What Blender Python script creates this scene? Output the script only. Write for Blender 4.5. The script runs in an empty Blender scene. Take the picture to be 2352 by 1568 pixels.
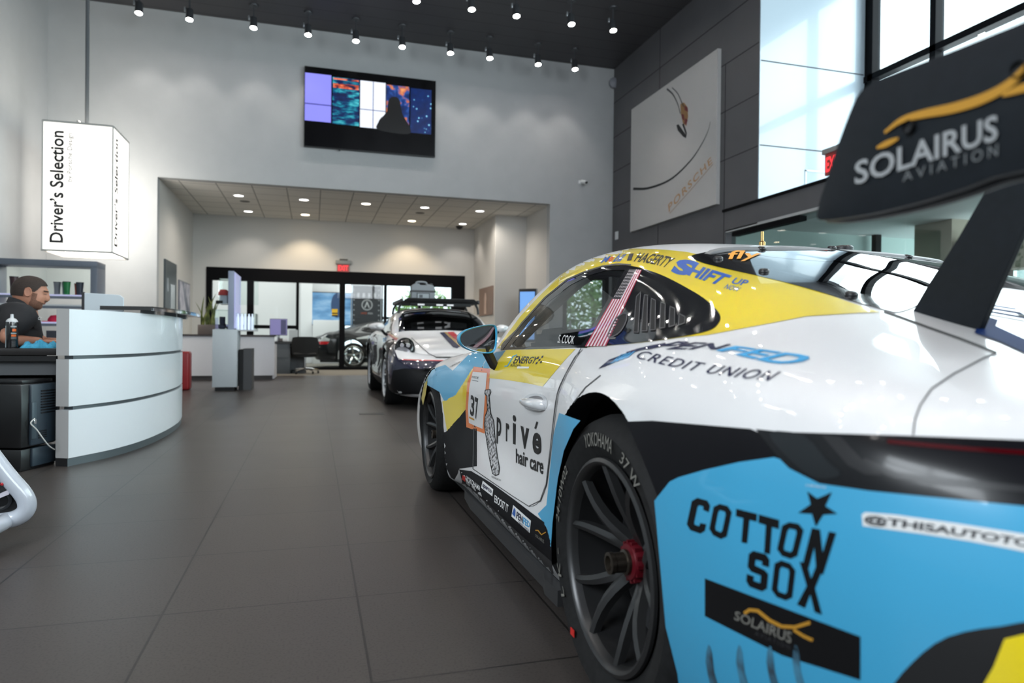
import bpy, bmesh, math, random
import numpy as np
from mathutils import Vector, Matrix
from mathutils.bvhtree import BVHTree
from mathutils.geometry import delaunay_2d_cdt
from mathutils.interpolate import poly_3d_calc
random.seed(7)
S = bpy.context.scene
COL = S.collection
PI = math.pi
# ------------------------------------------------------------------ camera
FPX, ROLL, HZ = 1568.0, 0.0105, 776.5
CAM = Vector((-1.593, -1.499, 0.887)); YAW = math.radians(16.27)
sy_, cy_ = math.sin(YAW), math.cos(YAW)
def ray(px, py):
    dx, dy = px-1176, py-784
    x = dx*math.cos(ROLL)+dy*math.sin(ROLL); y = -dx*math.sin(ROLL)+dy*math.cos(ROLL)+784-HZ
    r = x/FPX
    return Vector((cy_*r+sy_, -sy_*r+cy_, -y/FPX))
def atY(px, py, Y): d = ray(px, py); return CAM+d*((Y-CAM.y)/d.y)
def atX(px, py, X): d = ray(px, py); return CAM+d*((X-CAM.x)/d.x)
def atZ(px, py, Z=0.0): d = ray(px, py); return CAM+d*((Z-CAM.z)/d.z)
def proj(p):
    q = Vector(p)-CAM
    r = cy_*q.x-sy_*q.y; d = sy_*q.x+cy_*q.y
    if d < 1e-3: return (-1e5, -1e5)
    x = FPX*r/d; y = HZ-784-FPX*q.z/d
    return (1176+x*math.cos(ROLL)-y*math.sin(ROLL), 784+x*math.sin(ROLL)+y*math.cos(ROLL))
cam = bpy.data.cameras.new('camera'); cam_ob = bpy.data.objects.new('camera', cam); COL.objects.link(cam_ob)
pitch = math.atan((784-HZ)/FPX)
fw = Vector((sy_*math.cos(pitch), cy_*math.cos(pitch), -math.sin(pitch)))
r0 = Vector((cy_, -sy_, 0)); u0 = r0.cross(fw)
R_ = r0*math.cos(ROLL)+u0*math.sin(ROLL); U_ = u0*math.cos(ROLL)-r0*math.sin(ROLL)
m = Matrix((R_, U_, -fw)).transposed().to_4x4(); m.translation = CAM
cam_ob.matrix_world = m
cam.sensor_width = 36; cam.lens = 24; cam.clip_start = 0.05; cam.clip_end = 300
cam.dof.use_dof = True; cam.dof.focus_distance = 2.75; cam.dof.aperture_fstop = 2.8
S.camera = cam_ob
# ------------------------------------------------------------------ world, light, exposure
vs = S.view_settings; S.display_settings.display_device = 'sRGB'
vs.view_transform = 'Standard'; vs.look = 'None'; vs.gamma = 1; vs.use_curve_mapping = False
vs.exposure = 0.25
S.cycles.use_denoising = True
S.cycles.max_bounces = 8; S.cycles.diffuse_bounces = 3; S.cycles.glossy_bounces = 4
S.cycles.transmission_bounces = 6; S.cycles.transparent_max_bounces = 12
S.cycles.caustics_reflective = False; S.cycles.caustics_refractive = False
S.cycles.sample_clamp_indirect = 6
w = bpy.data.worlds.new('World'); S.world = w; w.use_nodes = True
bg = w.node_tree.nodes['Background']; bg.inputs[0].default_value = (0.80, 0.91, 1.0, 1); bg.inputs[1].default_value = 2.2
def area(name, loc, rot, sx, sy, power, color):
    l = bpy.data.lights.new(name, 'AREA'); l.shape = 'RECTANGLE'; l.size = sx; l.size_y = sy; l.energy = power; l.color = color
    o = bpy.data.objects.new(name, l); COL.objects.link(o); o.location = loc; o.rotation_euler = rot
    return o
DAY = (0.88, 0.95, 1.0)
area('daylight_clerestory', (7.5, 0.6, 5.1), (0, PI/2, 0), 4.0, 13.6, 950, DAY)           # outside the high windows on the right
area('daylight_front', (3.6, -8.6, 5.1), (PI/2, 0, 0), 7.2, 3.7, 560, DAY)                # outside the glazed front behind the camera
area('fill_left', (-6.6, -3.0, 4.4), (0, -PI/2, 0), 3.2, 4.2, 540, DAY)               # added to light the car's left side, outside added unseen windows
area('daylight_office', (11.6, 2.0, 1.5), (0, PI/2, 0), 2.6, 15, 500, DAY)                # outside the office windows
area('lounge_fill_light', (-1.2, 20.0, 3.86), (0, 0, 0), 8, 4, 260, (1.0, 0.98, 0.96))   # added fill that brightens the far lounge
# ------------------------------------------------------------------ materials
MATS = {}
def mat(name, col=(0.8, 0.8, 0.8), rough=0.5, metal=0.0, coat=0.0, emis=None, estr=0.0, spec=0.5, coat_r=0.03):
    if name in MATS: return MATS[name]
    mt = bpy.data.materials.new(name); mt.use_nodes = True; b = mt.node_tree.nodes['Principled BSDF']
    b.inputs['Base Color'].default_value = (*col, 1); b.inputs['Roughness'].default_value = rough
    b.inputs['Metallic'].default_value = metal; b.inputs['Coat Weight'].default_value = coat
    b.inputs['Coat Roughness'].default_value = coat_r; b.inputs['Specular IOR Level'].default_value = spec
    if emis: b.inputs['Emission Color'].default_value = (*emis, 1); b.inputs['Emission Strength'].default_value = estr
    MATS[name] = mt
    return mt
def srgb(r, g, b):
    f = lambda c: (c/255/12.92) if c/255 <= 0.04045 else ((c/255+0.055)/1.055)**2.4
    return (f(r), f(g), f(b))
def N(mt, t, **kw):
    n = mt.node_tree.nodes.new(t)
    for k, v in kw.items(): setattr(n, k, v)
    return n
def L(mt, a, b): mt.node_tree.links.new(a, b)
def bsdf(mt): return mt.node_tree.nodes['Principled BSDF']
def noisy(mt, scale=40, amount=0.12, col2=None, bump=0.0, rough_var=0.0, stretch=None, detail=4):
    """break a flat colour up with noise, optional bump"""
    b = bsdf(mt); c = tuple(b.inputs['Base Color'].default_value)[:3]
    tc = N(mt, 'ShaderNodeTexCoord'); n = N(mt, 'ShaderNodeTexNoise'); n.inputs['Scale'].default_value = scale; n.inputs['Detail'].default_value = detail
    src = tc.outputs['Object']
    if stretch:
        mp = N(mt, 'ShaderNodeMapping'); mp.inputs['Scale'].default_value = stretch; L(mt, src, mp.inputs['Vector']); src = mp.outputs['Vector']
    L(mt, src, n.inputs['Vector'])
    r = N(mt, 'ShaderNodeValToRGB'); r.color_ramp.elements[0].position = 0.35; r.color_ramp.elements[1].position = 0.65
    c2 = col2 or tuple(min(1, x*(1+amount)) for x in c)
    r.color_ramp.elements[0].color = (*[x*(1-amount) for x in c], 1) if not col2 else (*c, 1); r.color_ramp.elements[1].color = (*c2, 1)
    L(mt, n.outputs['Fac'], r.inputs['Fac']); L(mt, r.outputs['Color'], b.inputs['Base Color'])
    if bump:
        bp = N(mt, 'ShaderNodeBump'); bp.inputs['Strength'].default_value = bump; bp.inputs['Distance'].default_value = 0.01
        L(mt, n.outputs['Fac'], bp.inputs['Height']); L(mt, bp.outputs['Normal'], b.inputs['Normal'])
    return mt
def glass(name, tint=(0.9, 0.95, 0.95), refl=1.0, ior=1.5, rough=0.0):
    if name in MATS: return MATS[name]
    mt = bpy.data.materials.new(name); mt.use_nodes = True; nt = mt.node_tree; nt.nodes.clear()
    o = N(mt, 'ShaderNodeOutputMaterial'); mx = N(mt, 'ShaderNodeMixShader'); tr = N(mt, 'ShaderNodeBsdfTransparent'); gl = N(mt, 'ShaderNodeBsdfGlossy')
    fr = N(mt, 'ShaderNodeFresnel'); fr.inputs['IOR'].default_value = ior
    ml = N(mt, 'ShaderNodeMath', operation='MULTIPLY'); ml.inputs[1].default_value = refl; ml.use_clamp = True
    tr.inputs['Color'].default_value = (*tint, 1); gl.inputs['Roughness'].default_value = rough; gl.inputs['Color'].default_value = (1, 1, 1, 1)
    ge = N(mt, 'ShaderNodeNewGeometry'); iv = N(mt, 'ShaderNodeMath', operation='SUBTRACT'); iv.inputs[0].default_value = 1; L(mt, ge.outputs['Backfacing'], iv.inputs[1])
    m2 = N(mt, 'ShaderNodeMath', operation='MULTIPLY'); L(mt, fr.outputs[0], m2.inputs[0]); L(mt, iv.outputs[0], m2.inputs[1])
    L(mt, m2.outputs[0], ml.inputs[0]); L(mt, ml.outputs[0], mx.inputs['Fac']); L(mt, tr.outputs[0], mx.inputs[1]); L(mt, gl.outputs[0], mx.inputs[2]); L(mt, mx.outputs[0], o.inputs['Surface'])
    MATS[name] = mt
    return mt
def glow(name, col, strength, sample=True):
    mt = mat(name, (0, 0, 0), 0.5, emis=col, estr=strength)
    if not sample: mt.cycles.emission_sampling = 'NONE'
    return mt
# ------------------------------------------------------------------ mesh building
class PB:
    """collects geometry (with materials and optional normals) that becomes ONE mesh object"""
    def __init__(s): s.v, s.f, s.m, s.n, s.mats, s.smooth = [], [], [], [], [], []
    def mi(s, mt):
        if mt not in s.mats: s.mats.append(mt)
        return s.mats.index(mt)
    def add(s, vs, fs, mt, smooth=False, normals=None):
        o = len(s.v); k = s.mi(mt)
        s.v += [Vector(p) for p in vs]; s.n += list(normals) if normals else [None]*len(vs)
        for f in fs: s.f.append([i+o for i in f]); s.m.append(k); s.smooth.append(smooth)
        return s
    def bm(s, b, mt, smooth=False):
        b.verts.index_update()
        s.add([v.co.copy() for v in b.verts], [[v.index for v in f.verts] for f in b.faces], mt, smooth); b.free(); return s
    def box(s, a, b, mt, bevel=0.0, seg=2, rot=None, smooth=False):
        lo = [min(a[i], b[i]) for i in range(3)]; hi = [max(a[i], b[i]) for i in range(3)]
        q = bmesh.new(); bmesh.ops.create_cube(q, size=1)
        for v in q.verts: v.co = Vector([lo[i]+(v.co[i]+0.5)*(hi[i]-lo[i]) for i in range(3)])
        if bevel: bmesh.ops.bevel(q, geom=list(q.edges), offset=bevel, segments=seg, profile=0.5, affect='EDGES')
        if rot:
            c = Vector([(lo[i]+hi[i])/2 for i in range(3)])
            for v in q.verts: v.co = rot @ (v.co-c)+c
        return s.bm(q, mt, smooth or bool(bevel))
    def prism(s, poly, vec, mt, smooth=False, bevel=0.0):
        """poly: 3D outline, extruded by vec"""
        q = bmesh.new(); vs = [q.verts.new(p) for p in poly]; f = q.faces.new(vs)
        r = bmesh.ops.extrude_face_region(q, geom=[f]); 
        for e in r['geom']:
            if isinstance(e, bmesh.types.BMVert): e.co += Vector(vec)
        bmesh.ops.recalc_face_normals(q, faces=q.faces)
        if bevel: bmesh.ops.bevel(q, geom=list(q.edges), offset=bevel, segments=2, profile=0.5, affect='EDGES')
        bmesh.ops.triangulate(q, faces=[f for f in q.faces if len(f.verts) > 4])
        return s.bm(q, mt, smooth)
    def tube(s, pts, r, mt, seg=10, closed=False, caps=True, rad=None):
        pts = [Vector(p) for p in pts]; n = len(pts); vs, fs = [], []
        up = None
        for i, p in enumerate(pts):
            a = pts[(i-1) % n] if (closed or i > 0) else p; b = pts[(i+1) % n] if (closed or i < n-1) else p
            t = (b-a).normalized()
            if up is None: up = t.orthogonal().normalized()
            up = (up-t*up.dot(t)).normalized(); sd = t.cross(up); rr = rad[i] if rad else r
            for k in range(seg):
                an = 2*PI*k/seg; vs.append(p+(up*math.cos(an)+sd*math.sin(an))*rr)
        for i in range(n if closed else n-1):
            j = (i+1) % n
            for k in range(seg): fs.append([i*seg+k, i*seg+(k+1) % seg, j*seg+(k+1) % seg, j*seg+k])
        if caps and not closed: fs.append(list(range(seg))[::-1]); fs.append([(n-1)*seg+k for k in range(seg)])
        return s.add(vs, fs, mt, True)
    def lathe(s, prof, mt, center=(0, 0, 0), axis='z', seg=32, smooth=True, sweep=2*PI):
        """prof: (radius, height along axis)"""
        c = Vector(center); vs, fs = [], []; full = abs(sweep-2*PI) < 1e-6; n = seg if full else seg+1
        for r, h in prof:
            for k in range(n):
                a = sweep*k/seg; u, v = r*math.cos(a), r*math.sin(a)
                vs.append(c+(Vector((u, v, h)) if axis == 'z' else Vector((h, u, v)) if axis == 'x' else Vector((v, h, u))))
        for i in range(len(prof)-1):
            for k in range(seg):
                k2 = (k+1) % n; fs.append([i*n+k, i*n+k2, (i+1)*n+k2, (i+1)*n+k])
        return s.add(vs, fs, mt, smooth)
    def quad(s, a, b, c, d, mt): return s.add([a, b, c, d], [[0, 1, 2, 3]], mt)
    def poly(s, pts, mt):
        q = bmesh.new(); f = q.faces.new([q.verts.new(p) for p in pts]); bmesh.ops.triangulate(q, faces=[f]); return s.bm(q, mt)
    def mirror(s, src, cx=0.0):
        """append a copy of another builder mirrored in x"""
        o = len(s.v)
        s.v += [Vector((2*cx-p.x, p.y, p.z)) for p in src.v]; s.n += [Vector((-q.x, q.y, q.z)) if q is not None else None for q in src.n]
        for f, k, sm in zip(src.f, src.m, src.smooth): s.f.append([i+o for i in f][::-1]); s.m.append(s.mi(src.mats[k])); s.smooth.append(sm)
        return s
MW = {}
def world_of(o): return MW.get(o.name, Matrix.Identity(4))
def obj(name, pb, parent=None, local=False, auto=None):
    me = bpy.data.meshes.new(name)
    inv = Matrix.Identity(4) if (parent is None or local) else world_of(parent).inverted()
    me.from_pydata([tuple(inv @ p) for p in pb.v], [], pb.f)
    for mt in pb.mats: me.materials.append(mt)
    me.polygons.foreach_set('material_index', pb.m); me.polygons.foreach_set('use_smooth', pb.smooth)
    me.update()
    if any(q is not None for q in pb.n):
        r3 = inv.to_3x3(); vn = [tuple(v.vector) for v in me.vertex_normals]
        me.normals_split_custom_set_from_vertices([tuple((r3 @ q).normalized()) if q is not None else vn[i] for i, q in enumerate(pb.n)])
    elif any(pb.smooth) and auto is not None:
        me.set_sharp_from_angle(angle=math.radians(auto))
    elif any(pb.smooth): me.set_sharp_from_angle(angle=math.radians(40))
    o = bpy.data.objects.new(name, me); COL.objects.link(o)
    if parent is not None: o.parent = parent
    MW[o.name] = world_of(parent) if parent is not None else Matrix.Identity(4)
    return o
def tag(o, label=None, cat=None, group=None, kind=None):
    if label: o['label'] = label
    if cat: o['category'] = cat
    if group: o['group'] = group
    if kind: o['kind'] = kind
    return o
def thing(name, label, cat, loc=(0, 0, 0), rz=0.0, group=None):
    o = bpy.data.objects.new(name, None); COL.objects.link(o); o.location = loc; o.rotation_euler = (0, 0, rz); o.empty_display_size = 0.1
    MW[o.name] = Matrix.Translation(loc) @ Matrix.Rotation(rz, 4, 'Z')
    return tag(o, label, cat, group)
def one(name, pb, label, cat, group=None):
    return tag(obj(name, pb), label, cat, group)
def struct(name, pb): return tag(obj(name, pb), kind='structure')
def dup(root, loc, rz, label=None, group=None):
    r = root.copy(); COL.objects.link(r); r.location = loc; r.rotation_euler = (0, 0, rz)
    MW[r.name] = Matrix.Translation(loc) @ Matrix.Rotation(rz, 4, 'Z')
    if label: r['label'] = label
    if group: r['group'] = group
    for ch in list(root.children):
        c = ch.copy(); COL.objects.link(c); c.parent = r; MW[c.name] = MW[r.name]
        for g in list(ch.children): d = g.copy(); COL.objects.link(d); d.parent = c
    return r
def catmull(p, n, closed=False):
    p = [Vector(q) for q in p]; out = []; m_ = len(p); rng = range(m_ if closed else m_-1)
    for i in rng:
        if closed: a, b, c, d = p[i-1], p[i], p[(i+1) % m_], p[(i+2) % m_]
        else: b, c = p[i], p[i+1]; a = p[i-1] if i else b*2-c; d = p[i+2] if i+2 < m_ else c*2-b
        for k in range(n):
            t = k/n; out.append(0.5*((2*b)+(c-a)*t+(2*a-5*b+4*c-d)*t*t+(3*b-a-3*c+d)*t**3))
    if not closed: out.append(p[-1])
    return out
# ------------------------------------------------------------------ lettering
def text2d(s, shear=0.0, bold=0.0, align='LEFT', space=1.0):
    c = bpy.data.curves.new('lettering', 'FONT'); c.body = s; c.shear = shear; c.offset = bold; c.resolution_u = 3; c.space_character = space
    o = bpy.data.objects.new('lettering', c); me = o.to_mesh()
    vs = [(v.co.x, v.co.y) for v in me.vertices]; fs = [list(p.vertices) for p in me.polygons]
    o.to_mesh_clear(); bpy.data.objects.remove(o); bpy.data.curves.remove(c)
    xs = [p[0] for p in vs]; ys = [p[1] for p in vs]; x0, x1, y0, y1 = min(xs), max(xs), min(ys), max(ys)
    return [((x-x0)/(x1-x0), (y-y0)/(y1-y0)) for x, y in vs], fs
def text_flat(pb, s, o, u, v, mt, **kw):
    """lettering filling the parallelogram o, o+u, o+v"""
    vs, fs = text2d(s, **kw); o, u, v = Vector(o), Vector(u), Vector(v)
    pb.add([o+u*a+v*b for a, b in vs], fs, mt)
def bilin(q, a, b):
    bl, br, tr, tl = q
    return tuple((bl[i]*(1-a)+br[i]*a)*(1-b)+(tl[i]*(1-a)+tr[i]*a)*b for i in range(2))
# ------------------------------------------------------------------ wrapping outlines onto a curved body
def inside(p, poly):
    x, y = p; c = False; j = len(poly)-1
    for i in range(len(poly)):
        xi, yi = poly[i]; xj, yj = poly[j]
        if (yi > y) != (yj > y) and x < (xj-xi)*(y-yi)/(yj-yi)+xi: c = not c
        j = i
    return c
def densify(poly, res):
    out = []
    for i, a in enumerate(poly):
        b = poly[(i+1) % len(poly)]; n = max(1, int(math.hypot(b[0]-a[0], b[1]-a[1])/res))
        out += [(a[0]+(b[0]-a[0])*k/n, a[1]+(b[1]-a[1])*k/n) for k in range(n)]
    return out
def smooth2(poly, n=6): return [(p.x, p.y) for p in catmull([(a, b, 0) for a, b in poly], n, True)]
class Surf:
    def __init__(s, verts, faces, normals): s.v, s.f, s.n = verts, faces, normals; s.t = BVHTree.FromPolygons(verts, faces)
    def hit(s, p, mode):
        if mode == 'cam': o, d = CAM, ray(*p).normalized()
        elif mode == 'top': o, d = Vector((p[0], p[1], 4)), Vector((0, 0, -1))
        elif mode == 'left': o, d = Vector((-6, p[0], p[1])), Vector((1, 0, 0))
        elif mode == 'rear': o, d = Vector((p[0], -6, p[1])), Vector((0, 1, 0))
        elif mode == 'front': o, d = Vector((p[0], 12, p[1])), Vector((0, -1, 0))
        loc, nrm, idx, dist = s.t.ray_cast(o, d)
        if loc is None: return None
        f = s.f[idx]; w_ = poly_3d_calc([s.v[i] for i in f], loc); n = Vector((0, 0, 0))
        for a, i in zip(w_, f): n += s.n[i]*a
        n.normalize()
        if n.dot(d) > 0: n = -n
        return loc, n
    def patch(s, pb, mt, poly, off, mode='cam', res=14, hole=None, skip=None):
        ring = densify(poly, res); pts = list(ring); loops = [list(range(len(ring)))]
        if hole: h = densify(hole, res); loops.append(list(range(len(pts), len(pts)+len(h)))); pts += h
        xs = [p[0] for p in ring]; ys = [p[1] for p in ring]; y = min(ys)+res*0.5; k = 0
        while y < max(ys):
            x = min(xs)+res*(0.25+0.5*(k % 2)); k += 1
            while x < max(xs):
                if inside((x, y), poly) and not (hole and inside((x, y), hole)): pts.append((x, y))
                x += res
            y += res
        ed = [(lp[i], lp[(i+1) % len(lp)]) for lp in loops for i in range(len(lp))]
        V, E, F, *_ = delaunay_2d_cdt([Vector(p) for p in pts], ed, [], 0, res*1e-3)
        V = [(v.x, v.y) for v in V]; F = [f for f in F if len(f) >= 3]
        F = [f for f in F if (lambda c: inside(c, poly) and not (hole and inside(c, hole)))((sum(V[i][0] for i in f)/len(f), sum(V[i][1] for i in f)/len(f)))]
        s.place(pb, mt, V, F, off, mode, skip)
    def place(s, pb, mt, V, F, off, mode, skip=None):
        H = [s.hit(v, mode) for v in V]; ok = [i for i, h in enumerate(H) if h]; mp = {i: k for k, i in enumerate(ok)}
        vs = [H[i][0]+H[i][1]*off for i in ok]; ns = [H[i][1] for i in ok]; fs = []
        for f in F:
            if all(i in mp for i in f):
                g = [mp[i] for i in f]; a, b, c = (vs[g[0]], vs[g[1]], vs[g[2]])
                if max((a-b).length, (b-c).length, (a-c).length) > 0.35 or (skip and skip((a+b+c)/3)): continue
                if (b-a).cross(c-a).dot(ns[g[0]]) < 0: g = g[::-1]
                fs.append(g)
        pb.add(vs, fs, mt, True, ns)
    def text(s, pb, mt, t, quad, off, mode='cam', res=10, curve=0.0, **kw):
        """quad: bottom-left, bottom-right, top-right, top-left of the lettering's box; curve bows the line"""
        vs, fs = text2d(t, **kw); q = bmesh.new(); vv = [q.verts.new((a, b, 0)) for a, b in vs]
        for f in fs:
            try: q.faces.new([vv[i] for i in f])
            except ValueError: pass
        bmesh.ops.triangulate(q, faces=q.faces)
        bl, br, tr, tl = quad; W = math.hypot(br[0]-bl[0], br[1]-bl[1]); H = math.hypot(tl[0]-bl[0], tl[1]-bl[1])
        for _ in range(3):
            es = [e for e in q.edges if math.hypot((e.verts[0].co.x-e.verts[1].co.x)*W, (e.verts[0].co.y-e.verts[1].co.y)*H) > res]
            if not es: break
            bmesh.ops.subdivide_edges(q, edges=es, cuts=1); bmesh.ops.triangulate(q, faces=q.faces)
        q.verts.index_update()
        def mp(v):
            x, y = bilin(quad, v.co.x, v.co.y); b = curve*4*v.co.x*(1-v.co.x); return (x+(tl[0]-bl[0])*b, y+(tl[1]-bl[1])*b)
        s.place(pb, mt, [mp(v) for v in q.verts], [[v.index for v in f.verts] for f in q.faces], off, mode); q.free()
    def line(s, pb, mt, pts, width, off, mode='cam', res=8, closed=False):
        """a thin line of pixel / unit width following the body"""
        p = densify(pts, res) if closed else [a for i in range(len(pts)-1) for a in densify([pts[i], pts[i+1]], res)[:max(1, int(math.hypot(pts[i+1][0]-pts[i][0], pts[i+1][1]-pts[i][1])/res))]]+[pts[-1]]
        V, F = [], []
        for i, a in enumerate(p):
            b0 = p[max(0, i-1)]; b1 = p[min(len(p)-1, i+1)]; dx, dy = b1[0]-b0[0], b1[1]-b0[1]; l = math.hypot(dx, dy) or 1
            V += [(a[0]-dy/l*width/2, a[1]+dx/l*width/2), (a[0]+dy/l*width/2, a[1]-dx/l*width/2)]
            if i: F.append([2*i-2, 2*i-1, 2*i+1, 2*i])
        s.place(pb, mt, V, F, off, mode)
# ------------------------------------------------------------------ shared materials
wall_m = noisy(mat('wall_paint', srgb(178, 180, 181), 0.75), 3, 0.02)
wall_warm = mat('wall_paint_recess', srgb(200, 198, 194), 0.75)
white_m = mat('white_laminate', srgb(228, 230, 232), 0.35)
black_m = mat('black_plastic', (0.012, 0.012, 0.014), 0.4)
matte_black = mat('matte_black', (0.006, 0.006, 0.007), 0.75)
alu_m = mat('brushed_aluminium', (0.42, 0.44, 0.46), 0.35, 0.8)
chrome_m = mat('chrome', (0.8, 0.8, 0.82), 0.08, 1.0)
frame_m = mat('black_window_frame', (0.004, 0.004, 0.005), 0.55, spec=0.06)
clear_g = glass('clear_glass', (0.93, 0.97, 0.96), 1.0)
teal_g = glass('greenish_glass', (0.80, 0.90, 0.88), 1.0)
grey_wall_m = noisy(mat('dark_grey_wall', srgb(88, 88, 91), 0.6), 2, 0.03)
groove_m = mat('panel_joint', (0.015, 0.015, 0.017), 0.8)
# floor tiles
def tile_mat(name, c1, c2, joint, sx, sz, ox, oy, rough, speck=0.25, mortar=0.004):
    mt = mat(name, c1, rough); b = bsdf(mt)
    tc = N(mt, 'ShaderNodeTexCoord'); mp = N(mt, 'ShaderNodeMapping'); mp.inputs['Location'].default_value = (ox, oy, 0)
    br = N(mt, 'ShaderNodeTexBrick', offset=0.0, squash=1.0); br.inputs['Scale'].default_value = 1; br.inputs['Brick Width'].default_value = sx; br.inputs['Row Height'].default_value = sz
    br.inputs['Mortar Size'].default_value = mortar; br.inputs['Mortar Smooth'].default_value = 0.2
    br.inputs['Color1'].default_value = (*c1, 1); br.inputs['Color2'].default_value = (*c2, 1); br.inputs['Mortar'].default_value = (*joint, 1)
    L(mt, tc.outputs['Object'], mp.inputs['Vector']); L(mt, mp.outputs['Vector'], br.inputs['Vector'])
    n = N(mt, 'ShaderNodeTexNoise'); n.inputs['Scale'].default_value = 130; n.inputs['Detail'].default_value = 3; L(mt, tc.outputs['Object'], n.inputs['Vector'])
    r = N(mt, 'ShaderNodeValToRGB'); r.color_ramp.elements[0].position = 0.33; r.color_ramp.elements[0].color = (1-speck*1.6,)*3+(1,); r.color_ramp.elements[1].position = 0.5; r.color_ramp.elements[1].color = (1.04, 1.04, 1.04, 1)
    mx = N(mt, 'ShaderNodeMix', data_type='RGBA', blend_type='MULTIPLY'); mx.inputs['Factor'].default_value = 1
    L(mt, n.outputs['Fac'], r.inputs['Fac']); L(mt, br.outputs['Color'], mx.inputs['A']); L(mt, r.outputs['Color'], mx.inputs['B']); L(mt, mx.outputs['Result'], b.inputs['Base Color'])
    n2 = N(mt, 'ShaderNodeTexNoise'); n2.inputs['Scale'].default_value = 1.3; L(mt, tc.outputs['Object'], n2.inputs['Vector'])
    mr = N(mt, 'ShaderNodeMapRange'); mr.inputs['To Min'].default_value = rough-0.02; mr.inputs['To Max'].default_value = rough+0.03; L(mt, n2.outputs['Fac'], mr.inputs['Value']); L(mt, mr.outputs['Result'], b.inputs['Roughness'])
    return mt
floor_m = tile_mat('floor_tiles', srgb(65, 60, 58), srgb(69, 64, 61), srgb(38, 36, 35), 0.6035, 0.6055, 1.44+0.6035*8, -0.88+0.6055*24, 0.36)
bsdf(floor_m).inputs['Specular IOR Level'].default_value = 0.38
ceil_m = tile_mat('ceiling_planks', srgb(70, 69, 72), srgb(72, 71, 74), srgb(48, 48, 50), 30, 0.42, 15, 8, 0.55, 0.03, 0.012)
acou_m = tile_mat('acoustic_tiles', srgb(226, 224, 218), srgb(230, 228, 222), srgb(150, 150, 146), 0.675, 0.66, 0.45-0.675/2+0.675*12, -14.47+0.33, 0.85, 0.05, 0.012)
carpet_m = noisy(mat('carpet', srgb(112, 108, 100), 0.95), 180, 0.25)
YF, YB, XL, XR, ZC, ZR = 13.1, 17.2, -6.35, 5.07, 7.15, 3.93
OL, OR = -4.5, 3.53                                   # the recess opening
def wallbox(name, a, b, mt): return struct(name, PB().box(a, b, mt))
# floor, ceiling
struct('floor', PB().box((-7, -9, -0.1), (12.5, 14.55, 0), floor_m).box((-7, 14.55, -0.1), (12.5, 28, 0), carpet_m))
struct('ceiling', PB().box((XL, -9, ZC), (7.6, YF, ZC+0.15), ceil_m))
# main back wall with the recess opening and the exit door opening at its right end
DX0, DX1, DZ = 3.86, 4.98, 2.36
struct('wall_back', PB().box((XL, YF, 0), (OL, YF+0.2, ZC), wall_m).box((OL, YF, ZR), (OR, YF+0.2, ZC), wall_m).box((OR, YF, 0), (DX0, YF+0.2, ZC), wall_m)
       .box((DX0, YF, DZ), (XR, YF+0.2, ZC), wall_m).box((DX1, YF, 0), (XR, YF+0.2, DZ), wall_m))
struct('wall_left', PB().box((XL-0.2, -0.9, 0), (XL, YF+0.2, ZC), wall_m).box((XL-0.2, -9, 6.0), (XL, -0.9, ZC), wall_m).box((XL-0.2, -9, 0), (XL, -0.9, 2.8), wall_m).box((XL-0.2, -9, 2.8), (XL, -5.1, 6.0), wall_m))
lw7 = PB()
for y in (-0.95, -3.0, -5.05): lw7.box((XL-0.15, y-0.05, 2.8), (XL-0.05, y+0.05, 6.0), frame_m)
for z in (2.85, 4.4, 5.95): lw7.box((XL-0.15, -5.1, z-0.05), (XL-0.05, -0.9, z+0.05), frame_m)
struct('added_window_left', lw7)  # frames of the added, unseen windows for the left fill
# recess
struct('ceiling_recess', PB().box((OL-0.1, YF+0.2, ZR), (OR+0.1, YB, ZR+0.1), acou_m))
wallbox('wall_recess_left', (OL-0.15, YF+0.2, 0), (OL, YB+0.2, ZR), wall_warm)
wallbox('wall_recess_right', (OR, YF+0.2, 0), (OR+0.15, 14.87, ZR), wall_warm)
wallbox('column_recess', (2.73, 14.87, 0), (OR+0.15, YB+0.1, ZR), wall_warm)
SX0, SX1, SZ = -4.18, 2.47, 2.61
struct('wall_recess_back', PB().box((OL, YB, 0), (SX0, YB+0.15, ZR), wall_warm).box((SX0, YB, SZ), (SX1, YB+0.15, ZR), wall_warm).box((SX1, YB, 0), (2.73, YB+0.15, ZR), wall_warm))
struct('baseboard_recess', PB().box((OL, YB-0.015, 0), (SX0, YB, 0.1), matte_black).box((SX1, YB-0.015, 0), (2.73, YB, 0.1), matte_black).box((OL, 14.6, 0), (OL+0.015, YB, 0.1), matte_black))
# storefront of black frames and glass between recess and lounge
sf = PB()
for a, b in ((SX0, -4.05), (-3.22, -3.06), (-2.02, -1.95), (-0.92, -0.78), (0.25, 0.32), (1.18, 1.25), (2.1, SX1)): sf.box((a, YB-0.033, 0), (b, YB+0.123, SZ-.001), frame_m)
sf.box((SX0, YB-0.03, 2.28), (SX1, YB+0.12, SZ), frame_m).box((SX0, YB-0.028, 0), (SX1, YB+0.11, 0.075), frame_m)
sf.box((-3.1, YB-0.02, 1.07), (-1.98, YB+0.1, 1.16), frame_m).box((-4.1, YB-0.02, 1.07), (-3.15, YB+0.1, 1.16), frame_m)
win1 = struct('window_1', sf)
tag(obj('pane', PB().box((SX0+0.05, YB+0.03, 0.07), (SX1-0.05, YB+0.042, 2.29), clear_g), win1), kind='structure')
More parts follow.
